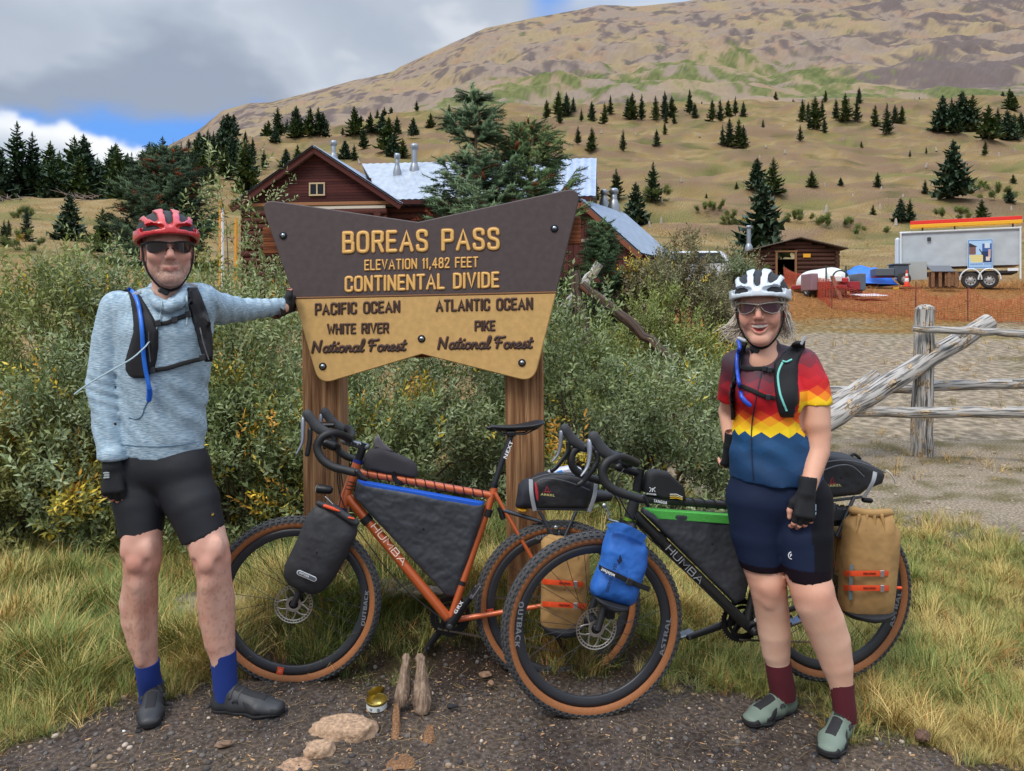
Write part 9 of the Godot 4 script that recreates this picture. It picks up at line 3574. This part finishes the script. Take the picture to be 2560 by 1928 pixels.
func rock(called: String,label: String,c: Vector3,size: Vector3,turn: float,sd: int,tone: Color,group := "") -> void:
	var q := PackedVector3Array()
	var nu := 30
	var nv := 18
	var b := Basis(Vector3.UP,turn)
	for j in nv + 1:
		var e := PI * (j + 0.01) / (nv + 0.02)
		for k in nu:
			var w := TAU * k / nu
			var dir := Vector3(sin(e) * cos(w),cos(e),sin(e) * sin(w))
			var r := 1.0 + 0.34 * nz.get_noise_3d(dir.x * 46.0 + sd * 31.0,dir.y * 46.0,dir.z * 46.0) + 0.1 * nz2.get_noise_3d(dir.x * 150.0 + sd * 7.0,dir.y * 150.0,dir.z * 150.0)
			var p := dir * r
			p.y = clampf(p.y,-0.7,0.62 + 0.1 * nz2.get_noise_2d(p.x * 60.0,p.z * 60.0 + sd))
			q.append(c + b * (p * size))
	var mb := MB.new()
	mb.sheet(q,nu,nv + 1,true)
	var m := mat("rock %d" % int(tone.r * 100.0),tone,0.9)
	grain(m,Vector3(5,5,5),0.5,0.4,0.035,5,151)
	tag(add(called,mb,m),label,"rock",group)

func chip(mb: MB,a: Vector3,b: Vector3,w: float,h: float,sd: int) -> void:      # a splintered,weathered piece of wood
	rng.seed = sd
	var p := PackedVector3Array()
	var rows := 15
	var ax := (b - a).normalized()
	var s := ax.cross(Vector3.FORWARD if absf(ax.y) > 0.7 else Vector3.UP).normalized()
	var u := s.cross(ax)
	for k in rows:
		var t := k / (rows - 1.0)
		for j in 12:
			var e := TAU * j / 12.0
			var rr := (1.0 + 0.8 * nz.get_noise_3d(cos(e) * 50.0 + sd * 9.0,sin(e) * 50.0,t * 60.0)) * lut([[0.0,0.45],[0.08,0.95],[0.25,1.15],[0.6,0.85],[0.85,0.6],[0.94,0.75],[1.0,0.3]],t)
			p.append(a.lerp(b,t) + s * cos(e) * w * rr + u * sin(e) * h * rr)
	mb.sheet(p,12,rows,true)

func make_small() -> void:
	# stones
	rock("rock","large flat pinkish tan rock lying on the dark dirt",P(862.0,1832.0,2.84),Vector3(0.125,0.066,0.07),-0.1,1,srgb(214,178,146))
	rock("rock","fist sized tan rock in front of the large flat one",P(797.0,1878.0,2.7),Vector3(0.056,0.040,0.04),0.4,2,srgb(214,178,146))
	rock("rock","tan rock half cut by the bottom edge below the small one",P(738.0,1922.0,2.62),Vector3(0.062,0.026,0.05),0.0,3,srgb(206,166,134))
	rock("rock","flat brown rock at the bottom edge in the middle",P(424.0,1924.0,2.62),Vector3(0.04,0.016,0.03),0.3,4,srgb(176,140,112))
	rock("rock","brownish stone in the dirt below the orange bicycle's front wheel",P(770.0,1640.0,3.38),Vector3(0.036,0.03,0.03),0.9,5,srgb(150,118,98))
	rock("rock","small stone beside the brownish one inside the orange front wheel",P(734.0,1607.0,3.45),Vector3(0.022,0.022,0.02),0.2,6,srgb(160,130,106))
	rock("rock","round tan pebble between the wood stumps and the rear wheel",P(1227.0,1708.0,3.16),Vector3(0.014,0.013,0.013),0.0,7,srgb(178,140,100))
	rock("rock","flat pale stone right of the old stumps near the orange rear wheel",P(1213.0,1686.0,3.24),Vector3(0.026,0.012,0.018),0.2,8,srgb(168,132,104))
	rock("rock","lumpy brown stone alone in the grass at lower right",P(2305.0,1838.0,2.75),Vector3(0.026,0.022,0.022),0.4,9,srgb(136,104,88))
	rock("rock","thin brown stone left of the large flat rock",P(560.0,1860.0,2.72),Vector3(0.03,0.012,0.014),0.3,10,srgb(160,122,100))
	# two rotten stubs of an old post, and what has crumbled off them
	var grey := wood_grain(mat("rotten wood",srgb(196,180,164),0.95),161,Color(0.42,0.36,0.32),Color(1.0,0.95,0.9),1.6,9.0,0.8)
	var mb := MB.new()
	chip(mb,P(1002.0,1768.0,2.98),P(1016.0,1634.0,3.06),0.024,0.022,11)
	tag(add("wood_stub",mb,grey),"left and narrower of two rotten wood stubs in the dirt","stub")
	mb = MB.new()
	chip(mb,P(1060.0,1788.0,2.96),P(1048.0,1634.0,3.06),0.029,0.024,12)
	tag(add("wood_stub",mb,grey),"right and thicker of two rotten wood stubs in the dirt","stub")
	var tan := wood_grain(mat("crumbled wood",srgb(176,142,108),0.95),163,Color(0.5,0.42,0.36),Color(1.0,0.95,0.9),1.6,9.0,0.6)
	mb = MB.new()
	chip(mb,P(988.0,1860.0,2.78),P(992.0,1756.0,3.0),0.016,0.008,13)
	tag(add("wood_strip",mb,tan),"long crumbling wood strip running from the left stub towards the camera","wood strip")
	mb = MB.new()
	chip(mb,P(1070.0,1862.0,2.76),P(1076.0,1812.0,2.88),0.02,0.006,14)
	tag(add("wood_strip",mb,tan),"short tan wood flake below the right stub","wood strip")
	mb = MB.new()
	chip(mb,P(1000.0,1926.0,2.6),P(1004.0,1886.0,2.7),0.05,0.008,15)
	tag(add("wood_strip",mb,tan),"broad crumbled wood patch at the bottom edge","wood strip")
	# weathered boards behind the bicycles
	var board := wood_grain(mat("silver board",srgb(160,152,142),0.92),165,Color(0.5,0.46,0.42),Color(1.0,0.98,0.95),5.0,1.2,0.6)
	for q in [[430.0,1540.0,700.0,1496.0,3.75,0.05,"weathered log lying in the grass behind the man's legs"],[930.0,1470.0,1120.0,1478.0,3.6,0.03,"silvery board seen through the orange bicycle's frame"],[440.0,1500.0,590.0,1506.0,3.9,0.028,"thin grey plank behind the man's left calf"]]:
		mb = MB.new()
		chip(mb,P(q[0],q[1],q[4]),P(q[2],q[3],q[4] - 0.05),0.06,q[5],int(q[0]))
		tag(add("driftwood",mb,board),q[6],"log")
	# the opened fish tin
	var c := P(942.0,1694.0,3.02)
	c.y = gh(c.x,3.02) + 0.001
	var o := thing("food_tin","opened low round tin with a white paper label on the dirt","tin",c)
	var xf := Transform3D(Basis(Vector3.RIGHT,0.1),c)
	mb = MB.new()
	mb.lathe([Vector2(0.0,0.002),Vector2(0.035,0.002),Vector2(0.0395,0.005),Vector2(0.0395,0.036),Vector2(0.041,0.037),Vector2(0.041,0.04),Vector2(0.0385,0.04),Vector2(0.0375,0.034),Vector2(0.037,0.006),Vector2(0.0,0.004)],xf,32)
	var tin := add("can",mb,mat("tin gold",srgb(176,156,84),0.3,0.8),o)
	mb = MB.new()
	var p3 := PackedVector3Array()
	for k in 25:
		var w := lerpf(-0.15,PI + 0.15,k / 24.0)
		for y in [0.008,0.03]:
			p3.append(xf * Vector3(0.0402 * cos(w),y,0.0402 * sin(w)))
	mb.sheet(p3,2,25,false,1,1,Vector3(0,0,1))
	var lab := add("paper_label",mb,mat("label paper",srgb(222,226,226),0.7),o)
	mb = MB.new()
	for q in [[-0.014,0.022,0.016],[-0.014,0.016,0.01],[0.012,0.022,0.012],[0.012,0.017,0.012],[0.012,0.012,0.012]]:
		mb.box(xf * Transform3D(Basis(),Vector3(q[0],q[1],sqrt(0.0405 * 0.0405 - q[0] * q[0]) + 0.0004)),Vector3(q[2],0.003,0.0006))
	add("label_print",mb,mat("label ink",srgb(70,92,108),0.7),lab)
	mb = MB.new()
	mb.lathe([Vector2(0.036,0.0),Vector2(0.036,0.0008),Vector2(0.0,0.0008)],Transform3D(Basis(Vector3.RIGHT,-1.05).rotated(Vector3.UP,0.5),c + Vector3(-0.008,0.052,-0.024)),24)
	add("lid",mb,mat("tin gold",Color.WHITE),o)
	# two bits of litter
	mb = MB.new()
	mb.ball(Transform3D(Basis(),P(309.0,1829.0,2.85)),Vector3(0.008,0.005,0.007),8,5)
	tag(add("paper_scrap",mb,mat("scrap white",srgb(214,218,210),0.6)),"tiny white scrap on the dirt below the man's right shoe","scrap")
	mb = MB.new()
	chip(mb,P(1118.0,1768.0,2.98),P(1146.0,1764.0,2.98),0.008,0.008,19)
	tag(add("charcoal",mb,mat("coal black",srgb(34,34,38),0.8)),"black lump of charcoal right of the rotten stubs","charcoal")
	# gravel, splinters and dry stalks over the dirt
	rng.seed = 55
	var stone := MB.new()
	stone.ball(Transform3D.IDENTITY,Vector3(1.0,0.62,0.8),6,4)
	var flake := MB.new()
	flake.box(Transform3D.IDENTITY,Vector3(2.4,0.3,0.7),0.12)
	var stalk := MB.new()
	stalk.tube([Vector3(-1,0,0),Vector3(-0.3,0.06,0.05),Vector3(0.4,0.05,-0.04),Vector3(1,0,0.08)],[0.014,0.016,0.014,0.008],4)
	var sets := [[[],[]],[[],[]],[[],[]]]
	for k in 26000:
		var d := 2.3 + 1.25 * rng.randf() if k % 5 else rng.randf_range(4.8,9.0)
		var x := rng.randf_range(-0.74,0.74) * d
		var g := grassy(x,d)
		if d > 4.0 and x < 1.5 or rng.randf() < g * 0.85:
			continue
		var which := 0 if rng.randf() < 0.80 or d > 4.0 else (1 if rng.randf() < 0.6 else 2)
		if which == 1 and rng.randf() > 0.25 + 0.75 * exp(-pow((x + 0.42) / 0.35,2.0)):
			which = 0
		var sz := 0.0022 * pow(rng.randf(),-0.42) if which == 0 else rng.randf_range(0.003,0.0085) if which == 1 else rng.randf_range(0.012,0.04)
		sz = minf(sz,0.014) * (1.0 if d < 4.0 else 1.9) if which == 0 else sz
		var b := Basis(Vector3.UP,rng.randf() * TAU) * Basis(Vector3.RIGHT,rng.randfn() * 0.25)
		sets[which][0].append(Transform3D(b.scaled(Vector3.ONE * sz),Vector3(x,gh(x,d) + sz * 0.2,-d)))
		var c0 := lin(112,106,102).lerp(lin(72,68,68),rng.randf())
		if rng.randf() < 0.16:
			c0 = lin(150,132,114)
		if rng.randf() < 0.04:
			c0 = lin(186,172,156)
		if d > 4.0:
			c0 = lin(170,156,138).lerp(lin(130,116,100),rng.randf())
		if which == 1:
			c0 = lin(190,152,112).lerp(lin(144,112,84),rng.randf())
		if which == 2:
			c0 = lin(186,158,108).lerp(lin(128,108,78),rng.randf())
		sets[which][1].append(c0)
	var gm := vmat("loose gravel",0.95,0.2)
	for w in 3:
		var s := stuff(["gravel","wood_splinters","dry_stalks"][w],[stone,flake,stalk][w].mesh(),gm,sets[w][0],sets[w][1])
		s.set_meta("label",["loose grey gravel strewn over the dirt","tan wood splinters round the rotten stubs","dry grass stalks lying on the dirt"][w])
		s.set_meta("category",["gravel","splinters","straw"][w])

func _ready() -> void:
	rng.seed = 7
	nz.seed = 3
	nz.frequency = 0.02
	nz.fractal_octaves = 4
	nz2.seed = 12
	nz2.frequency = 0.02
	nz2.fractal_octaves = 3
	make_world()
	make_ground()
	make_lodge()
	make_grey_roof_house()
	make_log_cabin()
	make_trailer()
	make_site()
	make_fences()
	make_far_trees()
	make_near_plants()
	make_sign()
	make_man()
	make_woman()
	make_orange_bike()
	make_black_bike()
	make_small()
	make_grass()
